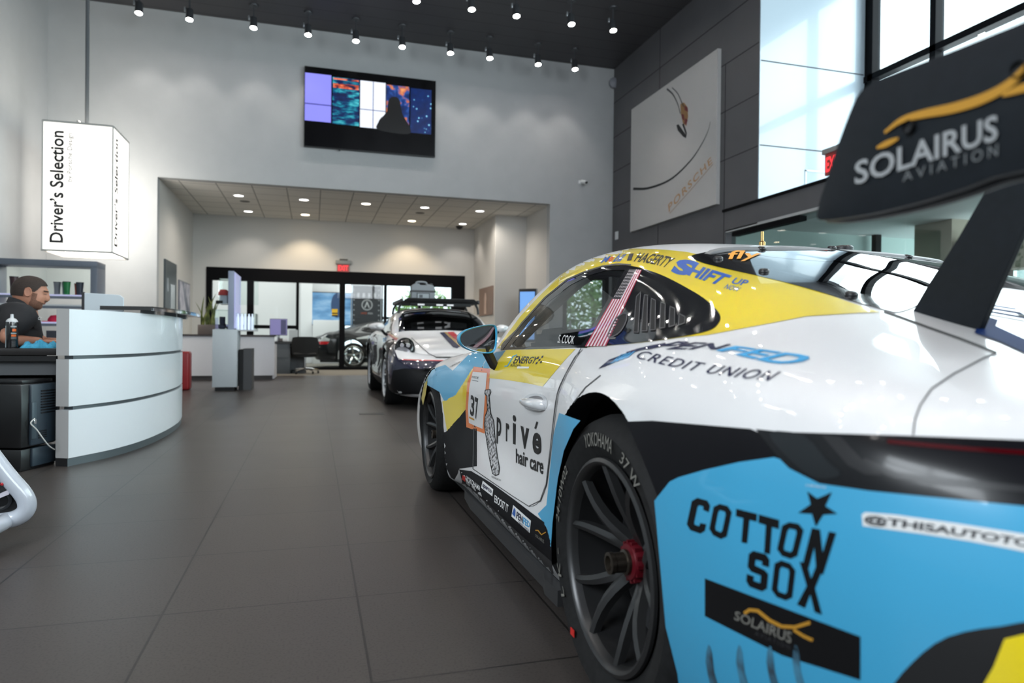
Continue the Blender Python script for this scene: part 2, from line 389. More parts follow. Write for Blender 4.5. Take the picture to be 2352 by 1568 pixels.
# lounge behind the storefront
lw = mat('lounge_white', srgb(226, 227, 228), 0.7)
wallbox('wall_lounge_left', (-6.2, YB+0.15, 0), (-6.0, 22.8, 4), lw)
struct('wall_lounge_back', PB().box((-6, 22.6, 0), (-0.6, 22.8, 4), lw).box((3.4, 22.6, 0), (3.6, 22.8, 4), lw).box((-0.6, 22.6, 3.1), (3.4, 22.8, 4), lw).box((-0.6, 22.6, 0), (3.4, 22.8, 0.35), lw))
wallbox('wall_lounge_right', (3.5, YB+0.15, 0), (3.7, 22.8, 4), lw)
struct('ceiling_lounge', PB().box((-6.2, YB+0.15, 3.9), (3.7, 22.8, 4.05), lw))
wallbox('column_lounge', (-1.98, 21.9, 0), (-1.62, 22.6, 3.9), lw)
lf = PB()
for a in (-0.62, 0.66, 1.98, 3.3): lf.box((a, 22.62, 0.3), (a+0.09, 22.78, 3.15), frame_m)
for z in (0.3, 1.5, 3.06): lf.box((-0.6, 22.62, z), (3.4, 22.78, z+0.09), frame_m)
win2 = struct('window_2', lf)
# grey wall on the right with its panel joints
gw = PB().box((XR, 7.7, 2.72), (XR+0.2, YF+0.2, ZC), grey_wall_m).box((XR, 8.55, 0), (XR+0.2, YF+0.2, 2.72), grey_wall_m)
for z in (1.05, 2.05, 3.93, 4.75, 5.55, 6.35): gw.box((XR-0.004, 7.7 if z > 2.7 else 8.55, z), (XR+0.01, YF, z+0.014), groove_m)
for y in (8.6, 10.9): gw.box((XR-0.004, y, 0), (XR+0.01, y+0.012, 5.55 if y < 9 else ZC), groove_m)
struct('wall_right', gw)
# low fascia over the office front, ledge rail on top, white reveal under it
struct('wall_right_fascia', PB().box((XR, -9, 2.74), (XR+0.2, 7.7, 3.06), grey_wall_m).box((XR, -9, 2.70), (XR+0.4, 8.55, 2.74), wall_m))
struct('trim_1', PB().box((XR-0.03, -9, 3.055), (XR+0.03, 8.62, 3.095), frame_m))
# roof over the office and the white panelled return wall beside the clerestory
struct('ceiling_office', PB().box((XR+0.2, -9, 2.80), (12, 8.55, 2.95), lw))
gloss = mat('white_glass_panel', srgb(158, 172, 182), 0.22, coat=0.5)
XW = 7.05
rp = PB().box((XR+0.003, 7.68, 3.0), (XW+0.3, 7.9, ZC), gloss)
for z in (3.94, 5.26): rp.box((XR+0.02, 7.673, z), (XW, 7.682, z+0.014), groove_m)
struct('wall_return', rp)
rc = PB()
for a, b, c, d in ((5.93, 3.1, 5.96, 3.62), (6.55, 3.1, 6.58, 3.62), (5.93, 3.60, 6.58, 3.63)): rc.box((a, 7.67, b), (c, 7.68, d), mat('pale_joint', srgb(190, 198, 204), 0.4))
tag(obj('access_panel', rc), kind='structure')
# clerestory windows
cw = PB()
for y in (7.55, 6.38, 3.5, 0.6, -2.3, -5.2, -8.1): cw.box((XW, y-0.05, 3.0), (XW+0.16, y+0.05, ZC), frame_m)
cw.box((XW+0.02, 7.6, 3.0), (XW+0.1, 7.72, ZC), frame_m)
for z in (3.0, 5.18, 7.05): cw.box((XW, -9, z-0.05), (XW+0.16, 7.7, z+0.05), frame_m)
win3 = struct('window_3', cw)
tag(obj('pane', PB().box((XW+0.06, -9, 3.0), (XW+0.07, 7.7, 7.1), clear_g), win3), kind='structure')
# office behind the greenish glass front
of = PB()
for a, b in ((8.5, 7.26), (7.26, 6.12), (6.12, 4.98), (4.98, 3.2), (3.2, 1.4), (1.4, -0.4), (-0.4, -2.2), (-2.2, -9)): of.box((XR+0.08, a-0.006, 0.02), (XR+0.092, b+0.006, 2.70), teal_g)
win4 = struct('window_4', of)
struct('trim_2', PB().box((XR+0.02, 6.75, 2.62), (XR+0.14, 8.4, 2.69), frame_m))
wallbox('wall_office_back', (XR+0.2, 8.55, 0), (12, 8.7, 2.8), mat('office_wall', srgb(196, 212, 208), 0.7))
struct('trim_3', PB().box((XR+0.25, 8.47, 2.30), (8.0, 8.55, 2.42), frame_m))
struct('door_2', PB().box((5.9, 8.44, 0), (6.75, 8.56, 2.25), mat('grey_door', srgb(72, 74, 78), 0.5)))
ow = PB()
XO = 8.0
for y in (8.4, 6.0, 3.6, 1.2, -1.2, -3.6, -6): ow.box((XO, y-0.05, 0), (XO+0.12, y+0.05, 2.8), frame_m)
for z in (0.06, 2.15): ow.box((XO, -9, z-0.05), (XO+0.12, 8.4, z+0.06), frame_m)
win5 = struct('window_5', ow)
wallbox('column_office', (7.85, 6.72, 0), (8.2, 7.40, 2.8), mat('beige_column', srgb(168, 156, 140), 0.8))
wallbox('column_office_near', (7.9, 5.5, 1.95), (8.25, 6.72, 2.45), mat('beige_soffit', srgb(176, 164, 146), 0.8))
# glazed showroom front behind the camera
struct('wall_front', PB().box((XL, -8.5, 0), (-0.2, -8.3, ZC), grey_wall_m).box((-0.2, -8.5, 0), (7.6, -8.3, 3.2), grey_wall_m))
fr = PB()
for x in (-0.2, 2.1, 4.4, 6.8): fr.box((x-0.06, -8.45, 3.2), (x+0.06, -8.3, ZC), frame_m)
for z in (3.25, 5.2, 7.05): fr.box((-0.2, -8.45, z-0.06), (7.6, -8.3, z+0.06), frame_m)
struct('window_6', fr)
# glazed exit door at the right end of the back wall
df = PB()
df.box((DX0, YF-0.03, 0), (DX0+0.09, YF+0.15, DZ), frame_m).box((DX1-0.09, YF-0.03, 0), (DX1, YF+0.15, DZ), frame_m).box((DX0, YF-0.03, DZ-0.1), (DX1, YF+0.15, DZ), frame_m).box((DX0, YF-0.03, 0), (DX1, YF+0.15, 0.12), frame_m)
d1 = struct('door_1', df)
tag(obj('pane', PB().box((DX0+0.08, YF+0.05, 0.1), (DX1-0.08, YF+0.06, DZ-0.08), clear_g), d1), kind='structure')
tag(obj('handle', PB().tube([(DX0+0.16, YF-0.08, 0.9), (DX0+0.16, YF-0.08, 1.3)], 0.015, chrome_m).tube([(DX0+0.16, YF-0.08, 0.95), (DX0+0.16, YF+0.05, 0.95)], 0.01, chrome_m).tube([(DX0+0.16, YF-0.08, 1.25), (DX0+0.16, YF+0.05, 1.25)], 0.01, chrome_m), d1), kind='structure')
wallbox('ground_outside', (3.7, 13.35, -0.1), (20, 40, 0.0), mat('pale_paving', srgb(205, 208, 205), 0.8))
# door in the left wall of the recess
dl = PB().box((OL, 13.75, 0), (OL+0.03, 14.95, 2.42), mat('dark_grey_door', srgb(72, 80, 84), 0.45))
d3 = struct('door_3', dl)
a3 = mat('door_glass_pale', srgb(150, 160, 165), 0.2)
tag(obj('vision_pane', PB().box((OL+0.02, 14.28, 1.15), (OL+0.036, 14.72, 1.95), a3), d3), kind='structure')
tag(obj('door_plate', PB().box((OL+0.02, 13.92, 1.78), (OL+0.04, 14.02, 2.05), alu_m), d3), kind='structure')
# ------------------------------------------------------------------ car body surface
# each station runs from the sill (first) over the shoulder and the window line to the roof centre (last): (half width, length, height)
ST = [
 [(0,-.85,.18),(0,-1.0,.20),(0,-1.09,.34),(0,-1.12,.52),(0,-1.10,.66),(0,-1.06,.745),(0,-1.0,.795),(0,-.88,.83),(0,-.75,.865),(0,-.62,.90),(0,-.50,.93)],
 [(.35,-.85,.18),(.37,-.99,.20),(.38,-1.075,.34),(.39,-1.10,.52),(.39,-1.08,.66),(.38,-1.04,.745),(.36,-.98,.795),(.30,-.87,.83),(.22,-.745,.865),(.11,-.62,.90),(0,-.50,.93)],
 [(.62,-.80,.18),(.66,-.92,.20),(.69,-1.00,.34),(.71,-1.03,.52),(.71,-1.01,.66),(.70,-.97,.745),(.66,-.91,.80),(.56,-.82,.835),(.42,-.71,.87),(.22,-.61,.90),(0,-.50,.93)],
 [(.76,-.68,.18),(.81,-.76,.20),(.855,-.82,.34),(.88,-.84,.52),(.88,-.83,.66),(.868,-.80,.75),(.81,-.75,.812),(.68,-.69,.852),(.50,-.63,.885),(.26,-.58,.91),(0,-.50,.93)],
 [(.80,-.52,.17),(.86,-.56,.19),(.905,-.59,.34),(.932,-.60,.52),(.935,-.60,.66),(.92,-.59,.755),(.862,-.56,.826),(.74,-.53,.872),(.55,-.51,.905),(.28,-.50,.93),(0,-.48,.94)],
 [(.82,-.38,.15),(.88,-.40,.18),(.925,-.41,.34),(.948,-.41,.52),(.950,-.41,.67),(.932,-.41,.77),(.872,-.40,.845),(.77,-.38,.895),(.58,-.36,.945),(.30,-.34,.975),(0,-.33,.99)],
 [(.83,-.15,.13),(.89,-.15,.16),(.93,-.15,.33),(.952,-.15,.52),(.955,-.15,.68),(.935,-.15,.785),(.878,-.15,.86),(.79,-.15,.92),(.62,-.12,1.01),(.34,-.08,1.06),(0,-.05,1.085)],
 [(.83,.15,.13),(.89,.15,.16),(.925,.15,.33),(.946,.15,.52),(.944,.15,.68),(.915,.15,.79),(.852,.15,.862),(.78,.15,.93),(.645,.17,1.06),(.40,.18,1.125),(0,.19,1.155)],
 [(.82,.45,.10),(.905,.45,.215),(.925,.45,.31),(.905,.45,.50),(.905,.45,.67),(.885,.45,.78),(.83,.45,.86),(.775,.45,.92),(.66,.47,1.10),(.43,.49,1.195),(0,.50,1.217)],
 [(.82,.80,.10),(.915,.80,.215),(.93,.80,.30),(.885,.80,.48),(.885,.80,.66),(.860,.80,.78),(.81,.80,.855),(.76,.80,.93),(.664,.81,1.130),(.45,.82,1.228),(0,.82,1.250)],
 [(.82,1.15,.10),(.915,1.15,.215),(.93,1.15,.29),(.88,1.15,.48),(.88,1.15,.66),(.852,1.15,.775),(.80,1.15,.85),(.755,1.15,.92),(.675,1.13,1.103),(.465,1.12,1.212),(0,1.12,1.246)],
 [(.82,1.45,.10),(.91,1.45,.215),(.925,1.45,.29),(.885,1.45,.48),(.88,1.45,.65),(.85,1.45,.768),(.795,1.45,.838),(.757,1.45,.88),(.702,1.43,1.002),(.49,1.40,1.122),(0,1.39,1.162)],
 [(.82,1.75,.10),(.90,1.75,.21),(.915,1.75,.29),(.89,1.75,.46),(.885,1.75,.64),(.858,1.75,.755),(.80,1.75,.822),(.75,1.75,.842),(.68,1.74,.878),(.46,1.74,.925),(0,1.74,.955)],
 [(.83,2.05,.13),(.89,2.05,.15),(.915,2.05,.30),(.915,2.05,.48),(.91,2.05,.62),(.888,2.05,.735),(.83,2.05,.797),(.73,2.05,.812),(.58,2.05,.81),(.38,2.05,.82),(0,2.05,.84)],
 [(.84,2.46,.13),(.90,2.46,.16),(.935,2.46,.30),(.948,2.46,.48),(.945,2.46,.60),(.915,2.46,.70),(.845,2.46,.757),(.735,2.46,.766),(.56,2.46,.73),(.36,2.46,.735),(0,2.46,.75)],
 [(.85,2.85,.12),(.90,2.85,.16),(.93,2.85,.30),(.935,2.85,.44),(.925,2.85,.55),(.89,2.85,.64),(.82,2.85,.688),(.72,2.85,.692),(.56,2.85,.645),(.35,2.85,.655),(0,2.85,.67)],
 [(.80,3.08,.10),(.86,3.12,.15),(.88,3.15,.28),(.875,3.16,.40),(.86,3.15,.49),(.82,3.11,.57),(.75,3.05,.61),(.65,3.00,.62),(.5,2.98,.595),(.3,3.0,.61),(0,3.02,.62)],
 [(.55,3.34,.09),(.58,3.38,.14),(.58,3.40,.27),(.57,3.39,.38),(.55,3.36,.45),(.51,3.31,.51),(.45,3.25,.545),(.38,3.18,.565),(.28,3.12,.585),(.15,3.08,.60),(0,3.04,.61)],
 [(0,3.42,.09),(0,3.46,.14),(0,3.47,.27),(0,3.46,.38),(0,3.43,.45),(0,3.38,.51),(0,3.32,.54),(0,3.25,.56),(0,3.18,.58),(0,3.11,.595),(0,3.05,.605)],
]
def cr_basis(n, k):
    """Catmull-Rom weights for n control points, k samples per span"""
    W = np.zeros(((n-1)*k+1, n))
    for i in range(n-1):
        for j in range(k+1):
            t = j/k; r = i*k+j
            if j == k and i < n-2: continue
            c = [-.5*t+t*t-.5*t**3, 1-2.5*t*t+1.5*t**3, .5*t+2*t*t-1.5*t**3, -.5*t*t+.5*t**3]
            for q, o in zip(c, (-1, 0, 1, 2)):
                a = i+o
                if a < 0: W[r, 0] += 2*q; W[r, 1] -= q
                elif a > n-1: W[r, n-1] += 2*q; W[r, n-2] -= q
                else: W[r, a] += q
    return W
def body_grid(ku, kv, tf=None, stations=ST):
    A = np.array(stations, float); W1 = cr_basis(A.shape[0], ku); W2 = cr_basis(A.shape[1], kv)
    G = np.einsum('ia,abc,jb->ijc', W1, A, W2)
    G[:, -1, 0] = 0; G[0, :, 0] = 0; G[-1, :, 0] = 0; G[..., 0] = np.maximum(G[..., 0], 0)
    nu, nv = G.shape[:2]; verts, idx = [], np.zeros((2, nu, nv), int)
    for sd in (0, 1):
        for i in range(nu):
            for j in range(nv):
                if sd == 1 and (G[i, j, 0] < 1e-6): idx[1, i, j] = idx[0, i, j]; continue
                idx[sd, i, j] = len(verts); x, y, z = G[i, j]; verts.append(Vector((-x if sd == 0 else x, y, z)))
    faces = []
    for sd in (0, 1):
        I = idx[sd]
        for i in range(nu-1):
            for j in range(nv-1):
                q = [I[i, j], I[i, j+1], I[i+1, j+1], I[i+1, j]]
                f = []
                for a in q:
                    if a not in f: f.append(int(a))
                if len(f) >= 3: faces.append(f if sd == 0 else f[::-1])
    if tf: verts = [tf(p) for p in verts]
    nr = [Vector((0, 0, 0)) for _ in verts]
    for f in faces:
        a, b, c = verts[f[0]], verts[f[1]], verts[f[2]]; n = (b-a).cross(c-a)
        if len(f) == 4: n += (c-a).cross(verts[f[3]]-a)
        for i in f: nr[i] += n
    nr = [n.normalized() if n.length > 1e-12 else Vector((0, 0, 1)) for n in nr]
    return verts, faces, nr
class Body:
    def __init__(s, ku, kv, tf, arches, stations=ST):
        s.v0, s.f, s.n0 = body_grid(ku, kv, None, stations); s.tf = tf
        k = max(range(len(s.v0)), key=lambda i: -s.v0[i].x)
        if s.n0[k].x > 0: s.f = [f[::-1] for f in s.f]; s.n0 = [-n for n in s.n0]
        o = tf(Vector((0, 0, 0))); s.tn = lambda n: (tf(n)-o).normalized()
        s.surf = Surf([tf(p) for p in s.v0], s.f, [s.tn(n) for n in s.n0]); s.arches = arches
        s.used = {}
    def arch_dist(s, p):
        """signed distance to the nearest arch opening in the side view (negative inside)"""
        best = 9
        for ay, az, R in s.arches:
            d = math.hypot(p.y-ay, p.z-az)-R if p.z > az else abs(p.y-ay)-R
            best = min(best, d)
        return best
    def shell(s, pb, mt, lip_m, holes=(), lip=0.07):
        """holes: functions world point, normal -> bool"""
        v = [p.copy() for p in s.v0]; keep = []
        wv = s.surf.v
        for f in s.f:
            c = Vector((0, 0, 0)); n = Vector((0, 0, 0))
            for i in f: c += v[i]; n += s.n0[i]
            c /= len(f)
            if abs(c.x) > 0.58 and s.arch_dist(c) < 0: continue
            if holes:
                cw = Vector((0, 0, 0))
                for i in f: cw += wv[i]
                if any(h(cw/len(f), c, n) for h in holes): continue
            keep.append(f)
        cnt = {}
        for f in keep:
            for a, b in zip(f, f[1:]+f[:1]): e = (min(a, b), max(a, b)); cnt[e] = cnt.get(e, 0)+1
        edge = [e for e, c in cnt.items() if c == 1]
        rim = set(i for e in edge for i in e if abs(v[i].x) > 0.58 and -0.06 < s.arch_dist(v[i]) < 0.06)
        for i in rim:
            p = v[i]; ay, az, R = min(s.arches, key=lambda a: abs(p.y-a[0]))
            if p.z > az:
                d = Vector((p.y-ay, p.z-az)); d = d.normalized()*R; p.y, p.z = ay+d.x, az+d.y
            else: p.y = ay+math.copysign(R, p.y-ay)
        us = sorted(set(i for f in keep for i in f)); mp = {i: k for k, i in enumerate(us)}
        pb.add([s.tf(v[i]) for i in us], [[mp[i] for i in f] for f in keep], mt, True, [s.tn(s.n0[i]) for i in us])
        lv, lf = [], []
        for a, b in edge:
            if a in rim and b in rim:
                o = len(lv); sg = -1 if v[a].x > 0 else 1
                lv += [s.tf(v[a]), s.tf(v[b]), s.tf(v[b]+Vector((sg*lip, 0, 0))), s.tf(v[a]+Vector((sg*lip, 0, 0)))]; lf.append([o, o+1, o+2, o+3])
        pb.add(lv, lf, lip_m)

# ------------------------------------------------------------------ wheel (axis along x, outer face towards -x)
def wheel(parent, c, rt, rr, half, out, tyre_m, rim_m, spokes=5, detail=True, nut=None, disc=True, twin=True, wide=1.0):
    """c: centre; out: -1 or +1 side the face looks to along x (or 'y-' for a car standing across)"""
    def T(p, out=out):
        if out in (-1, 1): return Vector(c)+Vector((p[0]*out, p[1]*out, p[2])) if out == 1 else Vector(c)+Vector((-p[0], p[1], p[2]))
        return Vector(c)+Vector((p[1], -p[0], p[2]))
    flip = out == -1
    def put(pb, q):
        for f in q.f: pass
        o = len(pb.v); pb.v += [T(p) for p in q.v]; pb.n += q.n
        for f, k, sm in zip(q.f, q.m, q.smooth): pb.f.append([i+o for i in (f[::-1] if flip else f)]); pb.m.append(pb.mi(q.mats[k])); pb.smooth.append(sm)
        return pb
    h = half; seg = 64 if detail else 40
    q = PB().lathe([(rr-.012, -h+.03), (rr+.02, -h+.005), (rt-.045, -h-.004), (rt-.012, -h+.015), (rt, -h+.045), (rt, h-.05), (rt-.012, h-.018), (rt-.045, h+.003), (rr+.03, h-.004), (rr+.004, h-.02), (rr-.012, h-.03)], tyre_m, axis='x', seg=seg)
    ty = obj('tyre', put(PB(), q), parent)
    q = PB().lathe([(rr-.014, h-.03), (rr+.004, h-.014), (rr+.003, h-.006), (rr-.006, h-.002), (rr-.013, h-.006), (rr-.017, h-.016), (rr-.021, h-.030)], rim_m, axis='x', seg=seg)
    q.lathe([(rr-.021, h-.030), (rr-.024, h-.06), (rr-.035, h-.12), (rr-.045, -h+.06), (rr-.01, -h+.03)], mat('rim_barrel_black', (0.012, 0.012, 0.013), 0.5, 0.2), axis='x', seg=seg)
    q.lathe([(.062, h-.13), (.066, h-.105), (.055, h-.095), (.02, h-.09), (0.001, h-.09)], rim_m, axis='x', seg=32)
    def spoke(a0, a1, w0, w1):
        # a bowed arm from hub to rim, in the (y, z) plane at angles a0 (hub) and a1 (rim)
        n = 7; sec = []
        for i in range(n):
            t = i/(n-1); a = a0+(a1-a0)*(t**1.25); r = .045+(rr-.062)*t; x = h-.088+.016*math.sin(PI*t)+.074*t**1.2
            ww = (w0*(1-t)+w1*t); th = .034-.010*t
            cy, cz = r*math.cos(a), r*math.sin(a); ty_, tz = -math.sin(a), math.cos(a)
            sec.append([Vector((x, cy, cz)), Vector((x-.006, cy+ty_*ww, cz+tz*ww)), Vector((x-th, cy+ty_*ww*1.1, cz+tz*ww*1.1)), Vector((x-th, cy-ty_*ww*1.1, cz-tz*ww*1.1)), Vector((x-.006, cy-ty_*ww, cz-tz*ww))])
        vs = [p for s_ in sec for p in s_]; fs = []
        for i in range(n-1):
            for k in range(5): k2 = (k+1) % 5; fs.append([i*5+k, i*5+k2, i*5+5+k2, i*5+5+k])
        q.add(vs, fs, rim_m, True)
    for k in range(spokes):
        a = PI/2+0.15+2*PI*k/spokes; d = PI/spokes*0.5*wide
        if twin: spoke(a-.10, a-d, .016, .010); spoke(a+.10, a+d, .016, .010)
        else: spoke(a, a, .03, .022)
    rim = obj('rim', put(PB(), q), parent)
    if disc:
        dk = PB().lathe([(.06, h-.14), (.185, h-.14), (.185, h-.17), (.06, h-.17)], mat('brake_disc', (0.08, 0.08, 0.085), 0.5, 0.6), axis='x', seg=40)
        dk.box((h-.19, -.17, .03), (h-.125, -.07, .17), mat('dark_caliper', (0.02, 0.02, 0.022), 0.4), 0.01)
        obj('brake', put(PB(), dk), parent)
    if nut:
        nk = PB().lathe([(.046, h-.095), (.046, h-.075), (.042, h-.068), (.03, h-.066)], nut, axis='x', seg=28)
        for k in range(14):
            a = 2*PI*k/14; nk.box((h-.09, .046*math.cos(a)-.004, .046*math.sin(a)-.004), (h-.071, .046*math.cos(a)+.004, .046*math.sin(a)+.004), nut)
        nm = mat('worn_steel_nut', (0.10, 0.085, 0.07), 0.35, 0.9)
        n2 = PB().lathe([(.030, h-.08), (.030, h-.058), (.024, h-.056), (.024, h-.03), (.026, h-.028), (.026, h-.018), (.018, h-.017), (.016, h-.03), (.001, h-.03)], nm, axis='x', seg=24)
        r_ = obj('lock_ring', put(PB(), nk), parent); tag(r_, 'red ring around the centre nut'); obj('centre_nut', put(PB(), n2), parent)
    return ty, rim
# ------------------------------------------------------------------ the race car
paint_w = mat('paint_white', srgb(226, 225, 226), 0.32, coat=0.7, coat_r=0.02)
paint_y = mat('wrap_yellow', srgb(240, 214, 22), 0.28, coat=1.0, coat_r=0.03)
paint_b = mat('wrap_blue', srgb(66, 164, 208), 0.30, coat=0.55, coat_r=0.03)
paint_k = mat('wrap_black', (0.006, 0.006, 0.008), 0.55, spec=0.12)
paint_n = mat('wrap_navy', srgb(12, 40, 92), 0.6, spec=0.05)
paint_o = mat('wrap_orange', srgb(240, 120, 20), 0.3, coat=1.0)
carbon = noisy(mat('satin_black_composite', srgb(24, 28, 33), 0.5, spec=0.2), 60, 0.08)
ink = mat('ink_black', (0.006, 0.006, 0.007), 0.4, spec=0.25)
ink_grey = mat('ink_charcoal', (0.035, 0.035, 0.04), 0.45, coat=0.3)
ink_navy = mat('ink_navy', srgb(18, 26, 66), 0.35, coat=0.5)
ink_blue = mat('ink_blue', srgb(18, 84, 170), 0.35, coat=0.5)
ink_sky = mat('ink_sky', srgb(60, 160, 215), 0.35, coat=0.5)
ink_red = mat('ink_red', srgb(200, 40, 36), 0.4)
ink_white = mat('ink_white', srgb(225, 225, 225), 0.4)
ink_gold = mat('ink_gold', srgb(184, 134, 48), 0.5, spec=0.3)
ink_orange = mat('ink_orange', srgb(240, 160, 50), 0.4)
ink_pale = mat('chalk', srgb(118, 116, 110), 0.8)
seam_m = mat('shut_line', (0.07, 0.07, 0.072), 0.8)
rubber = noisy(mat('tyre_rubber', (0.009, 0.009, 0.0095), 0.75, spec=0.3), 60, 0.25)
rim_dark = mat('rim_anthracite', (0.06, 0.06, 0.062), 0.36, 0.7)
gloss_black = mat('gloss_black', (0.008, 0.008, 0.010), 0.08, coat=1.0)
tint = glass('tinted_glass', (0.62, 0.64, 0.64), 1.15)
smoke = glass('smoked_glass', (0.16, 0.17, 0.18), 1.6)
lamp_g = glass('lamp_cover', (0.5, 0.5, 0.52), 1.3)
car = thing('race_car', 'white yellow and light blue race car with a tall black rear wing, number 37', 'race car', (0, 1.2, 0))
AR = [(0, .36, .400), (2.459, .335, .375)]
B = Body(14, 10, lambda p: p, AR)
SF = B.surf
# outlines in the photograph's pixels
DLO = smooth2([(1151,804),(1202,741),(1253,686),(1304,645),(1338,629),(1382,615),(1420,610.5),(1450,612),(1481,619),(1525,635),(1576,661),(1617,686),(1644,710),(1655,728),(1651,744),(1631,760),(1576,773),(1474,787),(1345,798),(1270,801)], 4)
GLASS = [(1172,798),(1216,740),(1263,691),(1311,655),(1352,634),(1392,622),(1436,621),(1338,793),(1270,797)]
HOLE = [(1160,802),(1207,741),(1257,687),(1307,648),(1340,632),(1384,618),(1420,614),(1446,615),(1352,797),(1270,799)]
SLOTS = [[(1457,765),(1464,683),(1474,672),(1472,700),(1468,766)],[(1475,763),(1482,679),(1490,680),(1488,763)],[(1495,761),(1498,687),(1508,692),(1507,760)],[(1517,757),(1520,696),(1530,700),(1529,755)],[(1538,754),(1541,706),(1552,711),(1551,750)],[(1560,750),(1562,723),(1575,730),(1574,745)]]
WS_ = [(-.60,1.70),(-.35,1.76),(0,1.78),(.35,1.76),(.60,1.70),(.585,1.38),(.46,1.27),(0,1.24),(-.46,1.27),(-.585,1.38)]          # windscreen, seen from above
RG = smooth2([(-.455,.315),(0,.335),(.455,.315),(.535,.25),(.535,-.08),(.48,-.35),(.44,-.39),(.24,-.29),(0,-.225),(-.24,-.29),(-.44,-.39),(-.48,-.35),(-.535,-.08),(-.535,.25)], 4)
RGI = smooth2([(-.41,.275),(0,.295),(.41,.275),(.47,.22),(.465,-.06),(.425,-.29),(.385,-.325),(.22,-.235),(0,-.18),(-.22,-.235),(-.385,-.325),(-.425,-.29),(-.465,-.06),(-.47,.22)], 4)
def h_side(cw, c, n):
    q = Vector((-abs(cw.x), cw.y, cw.z))
    return abs(cw.x) > .5 and cw.z > .8 and inside(proj(q), HOLE)
def h_ws(cw, c, n): return cw.z > .9 and inside((cw.x*1.04, 1.5+(cw.y-1.5)*1.08), WS_)
def h_rg(cw, c, n): return cw.z > .85 and inside((cw.x*1.03, (cw.y+.02)*1.05-.02), RGI)
lip_black = mat('arch_liner', (0.012, 0.012, 0.013), 0.8)
pb = PB()
B.shell(pb, paint_w, lip_black, (h_side, h_ws, h_rg))
O1, O2, O3, O4 = .0012, .0022, .0032, .0042
# --- livery: large fields
SF.patch(pb, paint_y, [(1142,800),(1166,766),(1196,726),(1236,683),(1288,632),(1338,596),(1380,577),(1410,571),(1474,572),(1525,574),(1576,579),(1612,587),(1640,606),(1731,630),(1852,660),(1943,692),(2020,718),(1973,719),(1900,724),(1852,727),(1780,741),(1678,760),(1625,770),(1576,774),(1474,787),(1345,798)], O1, res=9, hole=smooth2([(1158,801),(1204,743),(1255,688),(1305,648),(1340,631),(1382,618),(1420,613),(1450,615),(1481,622),(1525,638),(1574,664),(1614,689),(1640,712),(1650,729),(1646,743),(1628,757),(1574,770),(1474,784),(1345,795)], 3))
SF.patch(pb, paint_k, [(1440,968),(1500,966),(1725,985),(1760,1000),(1800,1060),(1780,1056),(1700,1064),(1620,1082),(1560,1098),(1540,1108),(1512,1140),(1480,1060)], O1)
BUMPER = [(1505,1150),(1540,1106),(1560,1096),(1620,1079),(1700,1061),(1780,1050),(1810,1060),(1885,1098),(2000,1116),(2150,1132),(2352,1150),(2500,1168),(2640,1220),(2640,1700),(2120,1700),(1560,1760)]
SF.patch(pb, paint_b, BUMPER, O1+.0004, res=14)
SF.patch(pb, paint_b, [(-.62,.60),(.62,.60),(.75,.56),(.75,.18),(-.62,.18)], O1-.0002, mode='rear', res=.03)
# dark outlet in the lower corner of the bumper with the yellow field in it
SF.patch(pb, matte_black, smooth2([(2040,1600),(2100,1520),(2180,1462),(2300,1438),(2420,1440),(2420,1640),(2200,1700),(2040,1680)], 3), O2, res=18)
SF.patch(pb, paint_y, [(2222,1640),(2285,1530),(2310,1466),(2420,1440),(2420,1660)], O3, res=18)
# rear light band
lamp_black = mat('lamp_black', (0.006, 0.006, 0.008), 0.28, spec=0.25, coat=0.25, coat_r=0.1)
SF.patch(pb, lamp_black, [(1738,986),(1800,993),(2100,1003),(2352,1013),(2600,1030),(2600,1180),(2352,1162),(2150,1142),(2000,1127),(1885,1110),(1815,1075),(1790,1050)], O2, res=16)
SF.patch(pb, lamp_black, [(-.70,.745),(.86,.745),(.86,.64),(-.70,.64)], O1+.0004, mode='rear', res=.03)
# front wing field
SF.patch(pb, paint_b, [(975,880),(985,862),(993,850),(1008,842),(1023,838),(1040,851),(1082,809),(1115,812),(1164,805),(1141,835),(1123,846),(1088,843),(1047,908),(1021,922),(1010,900)], O1, res=9)
SF.patch(pb, paint_y, [(1016,922),(1047,907),(1088,842),(1082,860),(1074,885),(1071,938),(1054,960),(1027,990)], O1, res=8)
skG = lambda q: B.arch_dist(q) < 0
SF.patch(pb, paint_k, [(990,990),(1024,992),(1054,959),(1070,940),(1075,982),(1097,990),(1097,1071),(1056,1076),(1040,1110),(1000,1110)], O1, res=8, skip=skG)
SF.patch(pb, paint_y, [(968,915),(975,880),(984,862),(978,905),(972,930)], O1, res=8)
SF.text(pb, ink, 'PARTS', [(1030,846),(1052,836),(1062,828),(1040,838)], O2, res=6)
# field behind the door and at the sill
SF.patch(pb, paint_b, [(1285,948),(1296,952),(1334,966),(1318,985),(1296,1035),(1282,1100),(1270,1200),(1266,1262),(1258,1215),(1236,1180),(1256,1160),(1264,1080),(1272,1000)], O1, res=8)
# black sill with its stickers
SF.patch(pb, paint_k, [(1055,1078),(1083,1082),(1130,1110),(1180,1146),(1222,1178),(1252,1200),(1268,1250),(1268,1290),(1200,1232),(1130,1165),(1090,1128),(1062,1106)], O1, res=8)
SF.patch(pb, mat('sill_underside', (0.025, 0.025, 0.027), 0.6), [(1062,1106),(1090,1128),(1130,1165),(1200,1232),(1268,1290),(1275,1360),(1235,1330),(1160,1240),(1090,1160),(1050,1110)], O1, res=8)
# --- shut lines
SF.line(pb, seam_m, [(2030,716),(2060,726),(2130,752),(2207,779),(2290,811)], 5, O1)
SF.line(pb, seam_m, [(2290,811),(2262,822),(2190,860),(2140,894),(2114,932),(2102,965),(2098,1000)], 3.5, O1)
SF.line(pb, seam_m, [(1380,862),(1345,890),(1318,925)], 2.5, O1)
